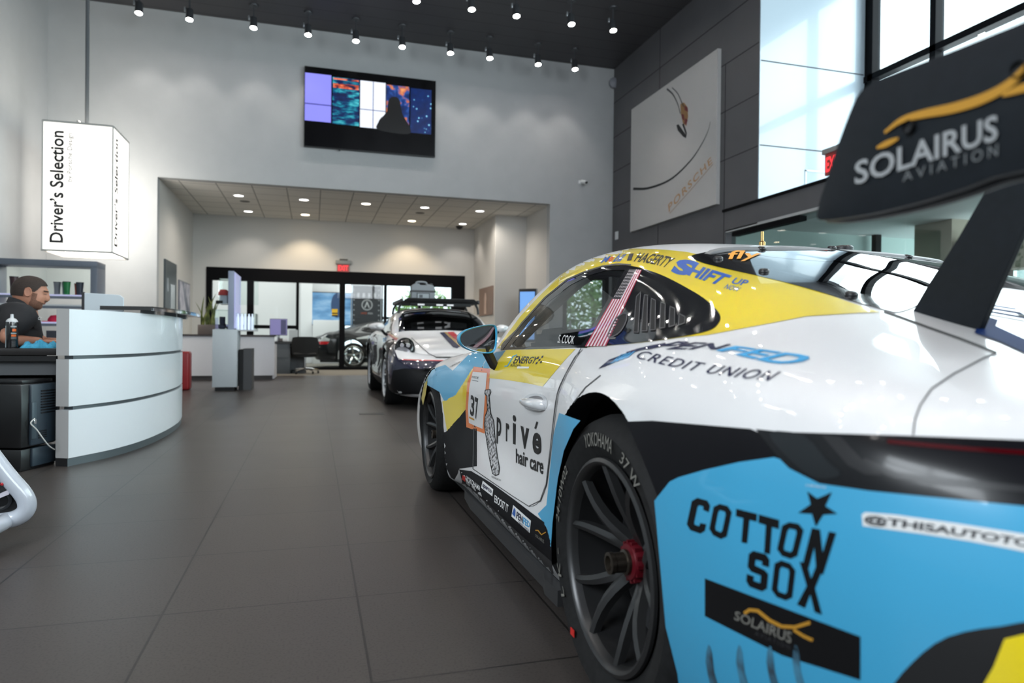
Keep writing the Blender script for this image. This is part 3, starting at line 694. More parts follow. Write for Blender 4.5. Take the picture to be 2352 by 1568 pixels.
# --- lettering on the body
SF.text(pb, ink_blue, 'M', [(1379,606),(1393,603),(1404,588),(1391,591)], O2, res=6, bold=.03)
SF.text(pb, ink_red, 'o', [(1396,602),(1405,601),(1411,590),(1402,591)], O2, res=6, bold=.03)
SF.text(pb, ink_blue, 'bil', [(1406,603),(1424,602),(1440,584),(1424,584)], O2, res=6, bold=.03)
SF.text(pb, ink, '1', [(1440,600),(1450,599),(1456,583),(1446,584)], O2, res=6, bold=.05)
SF.text(pb, ink, 'HAGERTY', [(1455,602),(1530,617),(1552,594),(1470,581)], O2, res=6, curve=.10, bold=.02)
SF.text(pb, ink_blue, 'S', [(1538,627),(1580,637),(1612,604),(1560,594)], O2, res=6, bold=.06)
SF.text(pb, ink_blue, 'HIFT', [(1578,633),(1650,657),(1682,635),(1594,608)], O2, res=6, bold=.04)
SF.text(pb, ink_blue, 'UP', [(1677,652),(1712,659),(1722,646),(1690,639)], O2, res=6, bold=.02)
SF.text(pb, ink_blue, 'NOW', [(1662,664),(1694,672),(1703,662),(1672,654)], O2, res=6, bold=.01)
SF.text(pb, ink_navy, 'PEN', [(1478,803),(1645,804),(1682,792),(1560,785)], O2, res=8, bold=.02)
SF.text(pb, ink_sky, 'FED', [(1645,806),(1800,842),(1885,822),(1690,796)], O2, res=8, bold=.03)
SF.text(pb, ink_navy, 'CREDIT UNION', [(1457,822),(1764,876),(1795,855),(1478,806)], O2, res=8, curve=-.35, space=1.15)
SF.patch(pb, ink_navy, [(1375,848),(1400,827),(1440,812),(1420,824),(1405,836)], O2, res=6)
for k in range(4): SF.patch(pb, ink_sky, [(1402+k*11,836-k*4),(1428+k*9,815-k*2),(1434+k*9,813-k*2),(1410+k*11,834-k*4)], O2, res=6)
SF.line(pb, ink_navy, [(1440,812),(1470,803),(1500,796),(1530,791)], 5, O2)
# bumper: COTTON SOX, star, sticker, dark sponsor field
CB, CBW = .05, dict(bold=.05)
def blk(glyphs, mt=ink, off=O2):
    """block capitals given as closed outlines in pixels"""
    for g in glyphs: SF.patch(pb, mt, g[0], off, res=10, hole=g[1] if len(g) > 1 else None)
def octo(bl, br, tr, tl, th, cut=.28):
    """squared-off O: octagon outline with an octagon hole, in a pixel quad"""
    o = [(cut,0),(1-cut,0),(1,cut*.5),(1,1-cut*.5),(1-cut,1),(cut,1),(0,1-cut*.5),(0,cut*.5)]
    W = math.hypot(br[0]-bl[0], br[1]-bl[1]); H = math.hypot(tl[0]-bl[0], tl[1]-bl[1]); a, b = th/W, th/H
    i = [(max(cut,a+.06),b),(1-max(cut,a+.06),b),(1-a,b+cut*.3),(1-a,1-b-cut*.3),(1-max(cut,a+.06),1-b),(max(cut,a+.06),1-b),(a,1-b-cut*.3),(a,b+cut*.3)]
    q = (bl, br, tr, tl)
    return [bilin(q, *p) for p in o], [bilin(q, *p) for p in i]
def quadpoly(q, pts): return [bilin(q, *p) for p in pts]
q = ((1578,1214),(1620,1228),(1636,1152),(1594,1140))
blk([[quadpoly(q, [(.25,0),(.8,0),(1,.12),(1,.32),(.68,.30),(.66,.2),(.40,.2),(.36,.26),(.36,.74),(.42,.8),(.66,.8),(.68,.70),(1,.68),(1,.88),(.8,1),(.25,1),(0,.86),(0,.14)])]])
blk([octo((1630,1224),(1670,1243),(1686,1165),(1644,1154), 13)])
for q in (((1690,1240),(1737,1255),(1742,1180),(1694,1168)), ((1742,1263),(1790,1282),(1793,1194),(1746,1181))):
    blk([[quadpoly(q, [(.34,0),(.62,.02),(.66,.76),(1,.76),(1,1),(0,1),(0,.76),(.36,.76)])]])
blk([octo((1786,1272),(1832,1288),(1852,1206),(1802,1196), 14)])
q = ((1846,1300),(1894,1320),(1924,1224),(1868,1212))
blk([[quadpoly(q, [(0,0),(.30,.02),(.30,.55),(.66,0.02),(1,0),(1,1),(.70,1),(.70,.48),(.34,1),(0,1)])]])
q = ((1716,1344),(1764,1362),(1772,1275),(1724,1262))
blk([[quadpoly(q, [(.18,0),(.78,0),(1,.12),(1,.5),(.82,.58),(.34,.62),(.34,.78),(.66,.78),(.66,.68),(1,.68),(1,.88),(.8,1),(.2,1),(0,.88),(0,.52),(.18,.42),(.66,.40),(.66,.20),(.34,.20),(.34,.32),(0,.32),(0,.12)])]])
blk([octo((1774,1366),(1822,1384),(1832,1298),(1784,1282), 14)])
q = ((1834,1390),(1892,1412),(1896,1300),(1840,1290))
blk([[quadpoly(q, [(0,0.02),(.32,0),(.5,.34),(.70,0),(1,0),(.68,.5),(1,1),(.70,1),(.5,.68),(.30,1),(0,1),(.34,.5)])]])
star = [(1875+ (60 if k % 2 == 0 else 23)*math.sin(k*PI/5+.06)*.80, 1172-(52 if k % 2 == 0 else 20)*math.cos(k*PI/5+.06)*.9+ .12*(60 if k % 2 == 0 else 23)*math.sin(k*PI/5)) for k in range(10)]
star = [(1857,1128),(1880,1145),(1914,1130),(1899,1162),(1927,1180),(1894,1182),(1877,1210),(1868,1180),(1836,1178),(1865,1158)]
blk([[star]])
SF.patch(pb, ink_white, [(1982,1182),(1985,1208),(2120,1226),(2230,1243),(2330,1262),(2460,1290),(2470,1250),(2352,1226),(2200,1202),(2060,1182),(1990,1176)], O2, res=12)
SF.text(pb, ink_grey, '@THISAUTOTOUR', [(1988,1204),(2440,1276),(2450,1252),(1990,1181)], O3, res=10, curve=.12, bold=.03)
SF.patch(pb, ink, [(1622,1328),(1980,1462),(1980,1562),(1800,1505),(1622,1415)], O2, res=14)
SF.text(pb, ink_pale, 'SOLAIRUS', [(1690,1422),(1822,1478),(1824,1452),(1694,1402)], O3, res=8, bold=.01)
SF.text(pb, ink_grey, 'AVIATION', [(1738,1458),(1820,1492),(1820,1482),(1740,1448)], O3, res=8, space=1.4)
SF.line(pb, ink_gold, [(1714,1408),(1726,1400),(1745,1402),(1772,1424),(1800,1438),(1830,1440),(1866,1429)], 8, O3)
SF.line(pb, ink_gold, [(1828,1446),(1850,1460),(1872,1470)], 7, O3)
scuff = noisy(mat('rubber_scuff', srgb(70, 130, 160), 0.5), 25, 0.3, col2=srgb(50, 66, 78))
for x in (1630, 1700, 1770, 1830): SF.patch(pb, scuff, smooth2([(x,1480),(x+9,1500),(x+14,1545),(x+30,1600),(x+16,1610),(x+4,1570),(x-6,1520)], 2), O2, res=10)
SF.text(pb, ink_white, 'L1001661NI', [(1855,1116),(1900,1122),(1901,1117),(1857,1111)], O3, res=8)
body = obj('body', pb, car)
# --- door, windows and glass of the race car
DOOR = smooth2([(1110,842),(1120,826),(1150,806),(1250,803),(1336,801),(1322,820),(1300,860),(1281,905),(1270,985),(1262,1060),(1257,1110),(1243,1148),(1217,1163),(1180,1140),(1130,1106),(1088,1077),(1090,990),(1096,910)], 4)
db = PB()
SF.patch(db, paint_w, DOOR, O2+.001, res=9)
D1, D2, D3 = O2+.0018, O2+.0026, O2+.0034
SF.line(db, seam_m, [(1110,842),(1096,910),(1090,990),(1088,1077),(1130,1106),(1180,1140),(1217,1163),(1243,1150),(1257,1112),(1263,1060),(1272,985),(1283,905),(1302,860),(1337,801)], 1.9, D1)
SF.patch(db, paint_b, [(1112,838),(1120,826),(1140,810),(1164,806),(1141,835),(1124,846),(1112,846)], D1, res=7)
SF.patch(db, paint_y, [(1164,805),(1240,803),(1324,803),(1300,828),(1249,888),(1212,880),(1160,872),(1119,868),(1128,848),(1141,835)], D1, res=8)
SF.patch(db, paint_k, [(1086,966),(1097,985),(1097,1071),(1085,1072),(1087,990)], D1, res=7)
# number board
SF.patch(db, paint_o, [(1090,842),(1128,848),(1124,900),(1115,996),(1094,988),(1073,981),(1071,938),(1075,878)], D1, res=7)
SF.patch(db, paint_w, [(1088,854),(1121,857),(1117,900),(1111,985),(1094,978),(1079,971),(1077,938),(1080,890)], D2, res=7)
SF.text(db, ink, '3', [(1082,952),(1091,959),(1093,912),(1084,905)], D3, res=6, bold=.03)
SF.text(db, ink, '7', [(1094,962),(1100,966),(1101,915),(1093,911)], D3, res=6, bold=.03)
SF.patch(db, ink_gold, [(1080,960),(1092,966),(1092,962),(1080,956)], D3, res=6)
SF.text(db, ink_grey, 'PORSCHE', [(1086,868),(1101,871),(1102,866),(1087,863)], D3, res=6)
SF.line(db, ink_grey, [(1086,873),(1101,876)], 1.2, D3)
# shampoo bottle silhouette with its fine pattern
bottle_m = noisy(mat('fine_pattern', srgb(205, 205, 208), 0.4, coat=0.5), 95, 0.1, col2=(0.02, 0.02, 0.022), detail=0)
BOT = [(1117,896),(1128,894),(1130,900),(1126,909),(1128,935),(1130,950),(1136,965),(1139,1000),(1145,1050),(1150,1075),(1148,1090),(1140,1093),(1134,1088),(1128,1060),(1120,1010),(1115,975),(1117,955),(1122,942),(1121,910),(1116,904)]
SF.patch(db, bottle_m, BOT, D2, res=6)
SF.line(db, ink, BOT+[BOT[0]], 1.5, D3, res=6)
SF.text(db, ink_grey, 'PRIVEHAIRCARE.COM', [(1132,1098),(1153,1106),(1153,1102),(1132,1093)], D3, res=6)
for t, q, b in (('p', [(1143,1018),(1153,1022),(1154,962),(1144,957)], .02), ('r', [(1165,1013),(1172,1015),(1172,973),(1165,970)], .02), ('i', [(1181,1019),(1187,1021),(1188,955),(1181,951)], .02), ('v', [(1199,1028),(1217,1033),(1218,984),(1199,977)], .02), ('e', [(1226,1042),(1246,1044),(1247,996),(1227,990)], .03)):
    SF.text(db, ink, t, q, D3, res=6, bold=b)
SF.patch(db, ink, [(1231,983),(1234,985),(1239,969),(1236,967)], D3, res=6)
SF.text(db, ink, 'hair care', [(1188,1063),(1251,1090),(1252,1052),(1188,1030)], D3, res=6, bold=.02)
# belt sticker
SF.text(db, ink_navy, 'ENERGY', [(1180,836),(1232,836),(1240,821),(1186,819)], D2, res=6, shear=.2, bold=.012)
SF.text(db, ink_navy, 'BUILDERS', [(1174,842),(1200,843),(1200,838),(1176,837)], D2, res=6, shear=.2)
SF.line(db, ink_sky, [(1161,842),(1168,841),(1175,830),(1180,820),(1190,816)], 2.2, D2)
for a in range(3):
    for b_ in range(3):
        if (a+b_) % 2 == 0: SF.patch(db, ink_navy, [(1232+a*5+b_*1.5,838-b_*6-a),(1236+a*5+b_*1.5,837-b_*6-a),(1238+a*5+b_*1.5,832-b_*6-a),(1234+a*5+b_*1.5,833-b_*6-a)], D2, res=6)
SF.patch(db, ink_white, [(1190,847),(1217,847),(1218,843),(1191,842)], D2, res=6)
door = obj('door', db, car)
# door handle: recessed cup, oval surround and pull
hb = PB()
HC = SF.hit((1231, 925), 'cam')[0]
chr_p = mat('handle_paint', srgb(214, 215, 218), 0.18, coat=1.0)
SF.patch(hb, chr_p, smooth2([(1202,926),(1210,910),(1228,904),(1250,907),(1260,920),(1257,938),(1240,946),(1215,942)], 3), D1, res=6)
SF.patch(hb, mat('handle_shadow_gap', (0.16, 0.16, 0.17), 0.4), smooth2([(1210,926),(1218,913),(1234,909),(1248,913),(1250,926),(1240,936),(1220,936)], 3), D2, res=6)
P1 = SF.hit((1205, 921), 'cam'); P2 = SF.hit((1256, 934), 'cam')
pts = []
for t in np.linspace(0, 1, 9):
    h_ = SF.hit((1205+51*t, 921+11*t), 'cam'); pts.append(h_[0]+h_[1]*(.004+.024*math.sin(PI*min(1, .12+.88*t))))
hb.tube(pts, .012, chr_p, 10, rad=[.009, .011, .0125, .014, .016, .0175, .0185, .018, .013])
tag(obj('door_handle', hb, door), 'chrome-bright pull handle in an oval cup')
# side windows: black surround, smoked quarter pane with slots, tinted door glass; mirrored to the other side
def both(fn, name, label=None):
    p = PB(); fn(p); q = PB(); q.mirror(p)
    a = obj(name, p, car); b = obj(name, q, car)
    if label: tag(a, label)
    return a
SEAL = gloss_black
def surround_full(p):
    SF.patch(p, SEAL, DLO, O2, res=9, hole=GLASS)
    for s_ in SLOTS: SF.patch(p, matte_black, s_, O3, res=6); SF.line(p, mat('slot_edge', (0.07, 0.07, 0.075), 0.4), s_+[s_[0]], 2.0, O4, res=5)
    SF.line(p, mat('dark_trim', (0.03, 0.03, 0.032), 0.35), [(1152,806),(1200,742),(1253,684),(1304,643),(1340,627),(1384,613),(1420,608),(1450,610)], 3.5, O3)
both(surround_full, 'window_surround')
both(lambda p: SF.patch(p, tint, GLASS, .0008, res=9), 'door_glass', 'tinted see-through door window')
# flag band on the pillar (the photograph's side only)
fl = PB(); fq = [(1345,797),(1394,796),(1475,622),(1447,619)]
fred = mat('flag_red', srgb(168, 30, 62), 0.4, coat=0.5); fwh = mat('flag_white', srgb(224, 214, 218), 0.4, coat=0.5)
for k in range(13):
    a0, a1 = k/13, (k+1)/13; top = 1.0 if a0 >= .53 else .615
    SF.patch(fl, fred if k % 2 == 0 else fwh, [bilin(fq, a0, 0), bilin(fq, a1, 0), bilin(fq, a1, top), bilin(fq, a0, top)], O3, res=8)
SF.patch(fl, mat('flag_black', (0.012, 0.012, 0.015), 0.4, coat=0.5), [bilin(fq, 0, .615), bilin(fq, .54, .615), bilin(fq, .54, 1), bilin(fq, 0, 1)], O3, res=8)
for r in range(9):
    for c in range(5):
        a, b_ = .07+.10*c, .64+.04*r; SF.patch(fl, fwh, [bilin(fq, a, b_), bilin(fq, a+.035, b_), bilin(fq, a+.05, b_+.022), bilin(fq, a+.02, b_+.022)], O4, res=8)
tag(obj('pillar_band', fl, car), 'red and white striped band with white marks on black along the door pillar')
nm = PB(); SF.text(nm, ink_white, 'S. COOK', [(1281,788),(1318,791),(1322,772),(1286,769)], .0022, res=6); 
tag(obj('name_lettering', nm, car), 'white driver name lettering on the door window')
qv = PB()
SF.patch(qv, matte_black, smooth2([(1398,774),(1412,740),(1428,724),(1441,722),(1440,740),(1428,762),(1412,774)], 3), O3, res=6)
SF.line(qv, mat('slot_edge'), smooth2([(1398,774),(1412,740),(1428,724),(1441,722),(1440,740),(1428,762),(1412,774)], 3)+[(1398,774)], 2.5, O4, res=6)
SF.patch(qv, matte_black, smooth2([(1440,764),(1446,755),(1449,758),(1445,766)], 2), O3, res=5)
SF.patch(qv, mat('vent_label_grey', (0.12, 0.12, 0.12), 0.6), [(1398,781),(1415,780),(1416,776),(1400,777)], O3, res=5)
obj('quarter_vent', qv, car)
# rear glass with its black border, bolts, lettering and the windscreen
rg = PB(); SF.patch(rg, gloss_black, RG, O2, mode='top', res=.03, hole=RGI)
for x, y in ((-.49,.20),(-.50,-.02),(-.46,-.27),(-.28,.29),(0,.315),(.28,.29),(.49,.20),(.50,-.02),(.46,-.27)):
    h_ = SF.hit((x, y), 'top'); q = PB().lathe([(.0135, 0), (.0135, .004), (.009, .008), (.001, .008)], black_m, seg=16); R = h_[1].to_track_quat('Z', 'Y').to_matrix()
    rg.add([h_[0]+h_[1]*O2+R @ p for p in q.v], q.f, black_m, True)
SF.text(rg, ink_orange, 'fly', [(1665,604),(1735,600),(1754,578),(1676,577)], O3, res=6, bold=.015)
obj('rear_window_border', rg, car)
rgg = PB(); SF.patch(rgg, smoke, RGI, .001, mode='top', res=.03)
tag(obj('rear_window', rgg, car), 'dark reflective rear window')
ws = PB(); SF.patch(ws, tint, WS_, .001, mode='top', res=.04); obj('windscreen', ws, car)
# engine lid graphics
eg = PB()

SF.patch(eg, paint_n, [(2238,766),(2256,726),(2292,736),(2286,750),(2352,780),(2460,828),(2460,868),(2352,812),(2300,788)], O2, res=10)
for k in range(3): SF.line(eg, paint_n, [(2275,704+k*8),(2352,716+k*9),(2440,732+k*10)], 4, O3)
SF.patch(eg, paint_b, [(2330,712),(2352,714),(2420,735),(2420,745),(2352,728)], O4, res=12)
obj('engine_lid_graphics', eg, car)
# rear lamp details
tl = PB()
SF.patch(tl, mat('lamp_grey_insert', (0.014, 0.017, 0.020), 0.3, spec=0.3), smooth2([(1770,996),(1850,1002),(1905,1060),(1935,1090),(1880,1098),(1825,1062)], 3), O3, res=10)
SF.patch(tl, mat('lamp_grey_bar', (0.022, 0.022, 0.024), 0.3, spec=0.3), [(1890,1000),(1935,1006),(1985,1058),(2030,1092),(1990,1090),(1950,1068)], O3, res=10)
SF.line(tl, mat('tail_lamp_red', (0.06, 0.001, 0.003), 0.15, coat=1.0), [(2040,1016),(2120,1024),(2230,1034),(2352,1042),(2520,1056)], 9, O3, res=10)
SF.line(tl, mat('lamp_grey_bar'), [(1985,1060),(2060,1092),(2160,1106),(2352,1124),(2520,1140)], 16, O3, res=10)
tag(obj('tail_lamp', tl, car), 'dark wraparound tail lamp with a thin red strip')
ft = PB()
for t, q, mt in (('YOKOHAMA', [(1072,1104),(1104,1128),(1105,1117),(1073,1092)], ink_white), ('EBOOST IT', [(1137,1153),(1168,1178),(1170,1160),(1138,1136)], ink_white)): SF.text(ft, mt, t, q, O3, res=6, bold=.02)
SF.patch(ft, ink_white, [(1106,1120),(1132,1140),(1134,1124),(1110,1104)], O2, res=6); SF.text(ft, ink_navy, 'sparco', [(1109,1120),(1130,1136),(1131,1126),(1110,1110)], O3, res=6, bold=.03)
SF.patch(ft, ink_white, [(1176,1186),(1218,1224),(1221,1196),(1180,1160)], O2, res=6); SF.text(ft, ink_navy, 'PEN', [(1187,1190),(1202,1202),(1203,1186),(1189,1174)], O3, res=6, bold=.03); SF.text(ft, ink_sky, 'FED', [(1203,1203),(1219,1213),(1219,1199),(1204,1187)], O3, res=6, bold=.03); SF.text(ft, ink_navy, 'CREDIT UNION', [(1192,1202),(1217,1222),(1217,1216),(1192,1196)], O3, res=6)
SF.patch(ft, ink_blue, [(1178,1180),(1185,1188),(1186,1172),(1183,1166)], O3, res=6)
SF.line(ft, ink_gold, [(1232,1218),(1238,1218),(1246,1228),(1256,1222)], 2.5, O3); SF.text(ft, ink_pale, 'SOLAIRUS', [(1232,1232),(1252,1248),(1252,1240),(1232,1226)], O3, res=6)
SF.patch(ft, ink_red, [(1062,1100),(1070,1106),(1070,1095),(1064,1091)], O3, res=6)
obj('sill_stickers', ft, car)
# lower blade of the sill and dark floor pan
sb = PB(); K = mat('worn_black_blade', (0.03, 0.03, 0.032), 0.5)
for sg in (-1, 1): sb.prism([(sg*.78,1.98,.065),(sg*.84,1.92,.065),(sg*.86,1.7,.065),(sg*.86,.62,.07),(sg*.875,.56,.07),(sg*.875,.44,.075),(sg*.78,.44,.075)], (0, 0, .05), K)
sb.box((-.84, -.85, .10), (.84, 3.2, .125), matte_black)
obj('floor_pan', sb, car)
# dark wheel housings
for (ay, az, R) in AR:
    for sg in (-1, 1): wh = PB(); wh.lathe([(R+.012, 0), (R+.012, .36)], lip_black, (sg*.90 if sg < 0 else .54, ay, az), 'x', 32, sweep=PI); wh.lathe([(R+.012, 0), (.01, .001)], lip_black, (sg*.54, ay, az), 'x', 32, sweep=PI); obj('wheel_housing', wh, car)
# cabin: tub, seat, roll cage, steering wheel, dash
cb = PB(); CK = mat('cabin_grey', (0.03, 0.031, 0.033), 0.7)
cb.box((-.70, -.1, .20), (.70, 1.75, .26), CK).box((-.68, -.35, .24), (.68, -.1, .86), CK).prism([(-.66,1.42,.26),(-.66,1.62,.26),(-.66,1.66,.80),(-.66,1.44,.84)], (1.32, 0, 0), CK).box((-.72, .0, .25), (-.70, 1.5, .80), CK).box((.70, .0, .25), (.72, 1.5, .80), CK)
obj('cabin_tub', cb, car)
cg = PB(); cage_m = mat('roll_cage_grey', (0.16, 0.165, 0.17), 0.45)
for pts in ([(-.58,.32,.25),(-.60,.30,.85),(-.50,.30,1.10),(-.3,.30,1.155),(.3,.30,1.155),(.50,.30,1.10),(.60,.30,.85),(.58,.32,.25)], [(-.55,.32,1.06),(-.55,.9,1.14),(-.60,1.25,1.03),(-.66,1.6,.86)], [(.55,.32,1.06),(.55,.9,1.14),(.60,1.25,1.03),(.66,1.6,.86)], [(-.5,.30,1.1),(.45,-.3,.80)], [(.5,.30,1.1),(-.45,-.3,.80)], [(-.62,.35,.82),(-.64,1.55,.45)], [(.62,.35,.82),(.64,1.55,.45)]):
    cg.tube(catmull(pts, 5) if len(pts) > 3 else pts, .02, cage_m, 8)
obj('roll_cage', cg, car)
st = PB(); SK = mat('seat_black', (0.012, 0.012, 0.013), 0.8)
st.prism([(-.58,.42,.28),(-.58,.92,.30),(-.58,.92,.40),(-.58,.50,.46),(-.58,.40,.98),(-.58,.30,1.0),(-.58,.30,.6)], (.44, 0, 0), SK, bevel=.03)
st.box((-.60, .32, .86), (-.56, .56, 1.02), SK, .02).box((-.16, .32, .86), (-.12, .56, 1.02), SK, .02)
obj('racing_seat', st, car)
sw = PB(); c0 = Vector((-.36, 1.22, .80)); up = Vector((0, -.35, .94)); rt_ = Vector((1, 0, 0))
sw.tube([c0+rt_*(.15*math.cos(a))+up*(.115*math.sin(a)) for a in np.linspace(0, 2*PI, 28)[:-1]], .015, mat('wheel_suede', (0.02, 0.05, 0.065), 0.7), 8, True).box(c0-Vector((.06, .02, .05)), c0+Vector((.06, .02, .05)), black_m, .01).tube([c0, c0+Vector((0, .35, -.12))], .022, black_m)
obj('steering_wheel', sw, car)
# door mirror: shell, glass and foot (both sides)
MIR = smooth2([(1054,778),(1058,766),(1074,756),(1104,748),(1130,745),(1141,750),(1143,770),(1141,795),(1135,808),(1120,812),(1094,809),(1070,800),(1058,790)], 3)
def mirror_parts(sg):
    base = [atY(a, b, 1.24) for a, b in MIR]; n = len(base); M = sum(base, Vector())/n
    def ring(s_, y): return [Vector((sg*(M.x+(p.x-M.x)*s_), 1.24+y, M.z+(p.z-M.z)*s_)) for p in base]
    sh = PB(); rows = [ring(.90, .010), ring(.93, .0), ring(.97, -.003), ring(1.0, .003), ring(1.01, .02), ring(.99, .05), ring(.84, .085), ring(.5, .11), ring(.1, .12)]
    vs = [p for r in rows for p in r]; fs = [[i*n+k, i*n+(k+1) % n, (i+1)*n+(k+1) % n, (i+1)*n+k] for i in range(len(rows)-1) for k in range(n)]; fs.append([(len(rows)-1)*n+k for k in range(n)])
    sh.add(vs, fs, paint_b, True)
    T_ = Matrix.Rotation(math.radians(-3.5*sg), 3, 'Z') @ Matrix.Rotation(math.radians(-1), 3, 'X'); c_ = Vector((sg*M.x, 1.253, M.z))
    g = PB(); r = [c_+T_ @ (p-Vector((sg*M.x, 1.254, M.z))) for p in ring(.89, .014)]; g.add(r, [list(range(n))], mat('mirror_glass', (0.55, 0.57, 0.58), 0.02, 1.0))
    f = PB(); a = atY(1118, 806, 1.27); b = atY(1134, 838, 1.27); f.tube([Vector((sg*p.x, p.y, p.z)) for p in (a+Vector((0, 0, .02)), a, b, b+Vector((.03, .0, -.015)))], .02, black_m, 10, rad=[.024, .022, .020, .022])
    return sh, g, f
for sg in (1, -1):
    sh, g, f = mirror_parts(sg); a = tag(obj('door_mirror', sh, car), 'light blue mirror shell'); obj('mirror_glass', g, a); obj('mirror_foot', f, a)
# wheels
for (ay, az, R), rt in zip(AR, (.355, .325)):
    for sg in (-1, 1):
        wr = bpy.data.objects.new('wheel', None); COL.objects.link(wr); wr.parent = car; wr.location = (0, 0, 0); wr.empty_display_size = .1; MW[wr.name] = world_of(car)
        wheel(wr, (sg*(.775 if ay == 0 else .785), ay, rt-.004), rt, .247, .152, sg, rubber, rim_dark, 5, True, mat('nut_red', (0.13, 0.005, 0.012), 0.4, 0.3))
# chalk marks on the near rear tyre
tm = PB()
def tyre_text(s, a0, a1, r0_, r1_, cy, cz, x):
    vs, fs = text2d(s, shear=.12); out = []
    for u_, v_ in vs:
        a = a0+(a1-a0)*u_; r = r0_+(r1_-r0_)*v_; out.append(Vector((x, cy-r*math.cos(a), cz+r*math.sin(a))))
    tm.add(out, fs, ink_pale)
XT = -.775-.1565
tyre_text('YOKOHAMA', 1.92, 1.36, .278, .312, 0, .351, XT-.001)
tyre_text('37 W', 1.20, .85, .282, .31, 0, .351, XT-.001)
tyre_text('24-10W02', 3.05, 2.45, .282, .306, 0, .351, XT-.001)
tyre_text('L K -', 3.75, 3.30, .282, .306, 0, .351, XT-.001)
obj('tyre_mark', PB().box((XT-.003, .155, .11), (XT-.001, .180, .128), ink_red), car)
tag(obj('tyre_markings', tm, car), 'chalk lettering on the rear tyre')
# rear wing: main plane, end plates with lettering, struts
wg = PB(); WX = .88
def foil(x):
    pts = []
    for t in np.linspace(0, 2*PI, 29)[:-1]:
        cx = math.cos(t); yy = -.96+.15*cx; th = .020*math.sin(t)*(1+.35*cx)
        pts.append(Vector((x, yy, 1.175-.10*(yy+.96)+.25*(yy+.96)**2+th)))
    return pts
A_, B_ = foil(-WX), foil(WX); n = len(A_)
wg.add(A_+B_, [[k, (k+1) % n, n+(k+1) % n, n+k] for k in range(n)], carbon, True)
wing = obj('rear_wing', wg, car)
EP = [(1890,500),(1897,462),(1911,420),(1940,330),(1980,230),(2010,198),(2045,180),(2200,121),(2352,60),(2500,5),(2560,70),(2560,330),(2440,378),(2352,398),(2290,412),(2230,435),(2130,466),(2030,490),(1950,503),(1905,507)]
def endplate(sg):
    e = PB(); o2 = [atX(a, b, -WX) for a, b in smooth2(EP, 3)]; o2 = [Vector((sg*p.x, p.y, p.z)) for p in o2]
    e.prism(o2, (sg*-.012*-1*-1, 0, 0), carbon, bevel=.002)
    # rolled lower lip
    lo = [atX(a, b, -WX) for a, b in ((1893,492),(1940,492),(2030,478),(2130,454),(2230,422),(2290,400),(2352,385),(2440,365))]
    e.tube([Vector((sg*p.x+sg*-.010*-1, p.y, p.z)) for p in catmull(lo, 3)], .012, carbon, 10)
    return e
for sg in (1, -1):
    e = endplate(sg)
    if sg == 1:
        xo = -WX-.0155
        def W(px, py): return atX(px, py, xo)
        def ribbon(pts, wd):
            p = [W(a, b) for a, b in smooth2(pts, 1)] if False else [W(a.x, a.y) for a in catmull([(a, b, 0) for a, b in pts], 6)]
            m_ = len(p); V, F = [], []
            for i, a in enumerate(p):
                t = (p[min(m_-1, i+1)]-p[max(0, i-1)]).normalized(); nn = Vector((0, -t.z, t.y)); k = wd*(.35+.65*math.sin(PI*min(1, max(0, i/(m_-1)))))*.5
                V += [a+nn*k, a-nn*k]
                if i: F.append([2*i-2, 2*i-1, 2*i+1, 2*i])
            e.add(V, F, ink_gold)
        ribbon([(2030,305),(2070,276),(2120,262),(2190,248),(2260,225),(2320,190),(2380,130),(2430,90)], .0115)
        ribbon([(2012,340),(2036,330),(2062,318)], .008); ribbon([(2300,220),(2350,202),(2420,190)], .009)
        def wt(s, bl, br, tr, tl, mt, **kw):
            vs, fs = text2d(s, **kw); e.add([W(*bilin((bl, br, tr, tl), a, b)) for a, b in vs], fs, mt)
        wt('SOLAIRUS', (1962,426), (2290,322), (2290,262), (1962,372), mat('wing_lettering', srgb(150, 152, 154), 0.5), bold=.02)
        wt('AVIATION', (2072,418), (2290,358), (2290,330), (2072,396), mat('wing_lettering_small', srgb(105, 108, 110), 0.5), space=1.5)
        for a, b in ((2088, 292), (2340, 160)):
            c = W(a, b); e.lathe([(.008, -.004), (.008, .001), (.001, .002)], black_m, c, 'x', 14)
    tag(obj('end_plate', e, wing), 'black end plate with pale lettering and a gold swoosh' if sg == 1 else None)
for sg in (1, -1):
    s_ = PB(); o2 = [atX(a, b, -.42) for a, b in ((2095,716),(2130,655),(2200,545),(2272,420),(2300,368),(2420,368),(2390,430),(2352,520),(2300,640),(2240,778))]
    s_.prism([Vector((sg*p.x, p.y, p.z)) for p in o2], (sg*.014, 0, 0), carbon, bevel=.002)
    obj('wing_strut', s_, wing)
# roof aerial and puck
ra = PB(); h_ = SF.hit((-.036, .62), 'top')[0]
ra.lathe([(.012, -.01), (.012, .012), (.006, .016), (.006, .05), (.001, .05)], mat('brass', (0.7, 0.48, 0.2), 0.25, 1.0), h_, 'z', 14); obj('aerial', ra, car)
ra = PB(); h_ = SF.hit((.32, .62), 'top')[0]; ra.lathe([(.036, -.03), (.036, .016), (.030, .022), (.001, .022)], black_m, h_, 'z', 24); obj('roof_puck', ra, car)
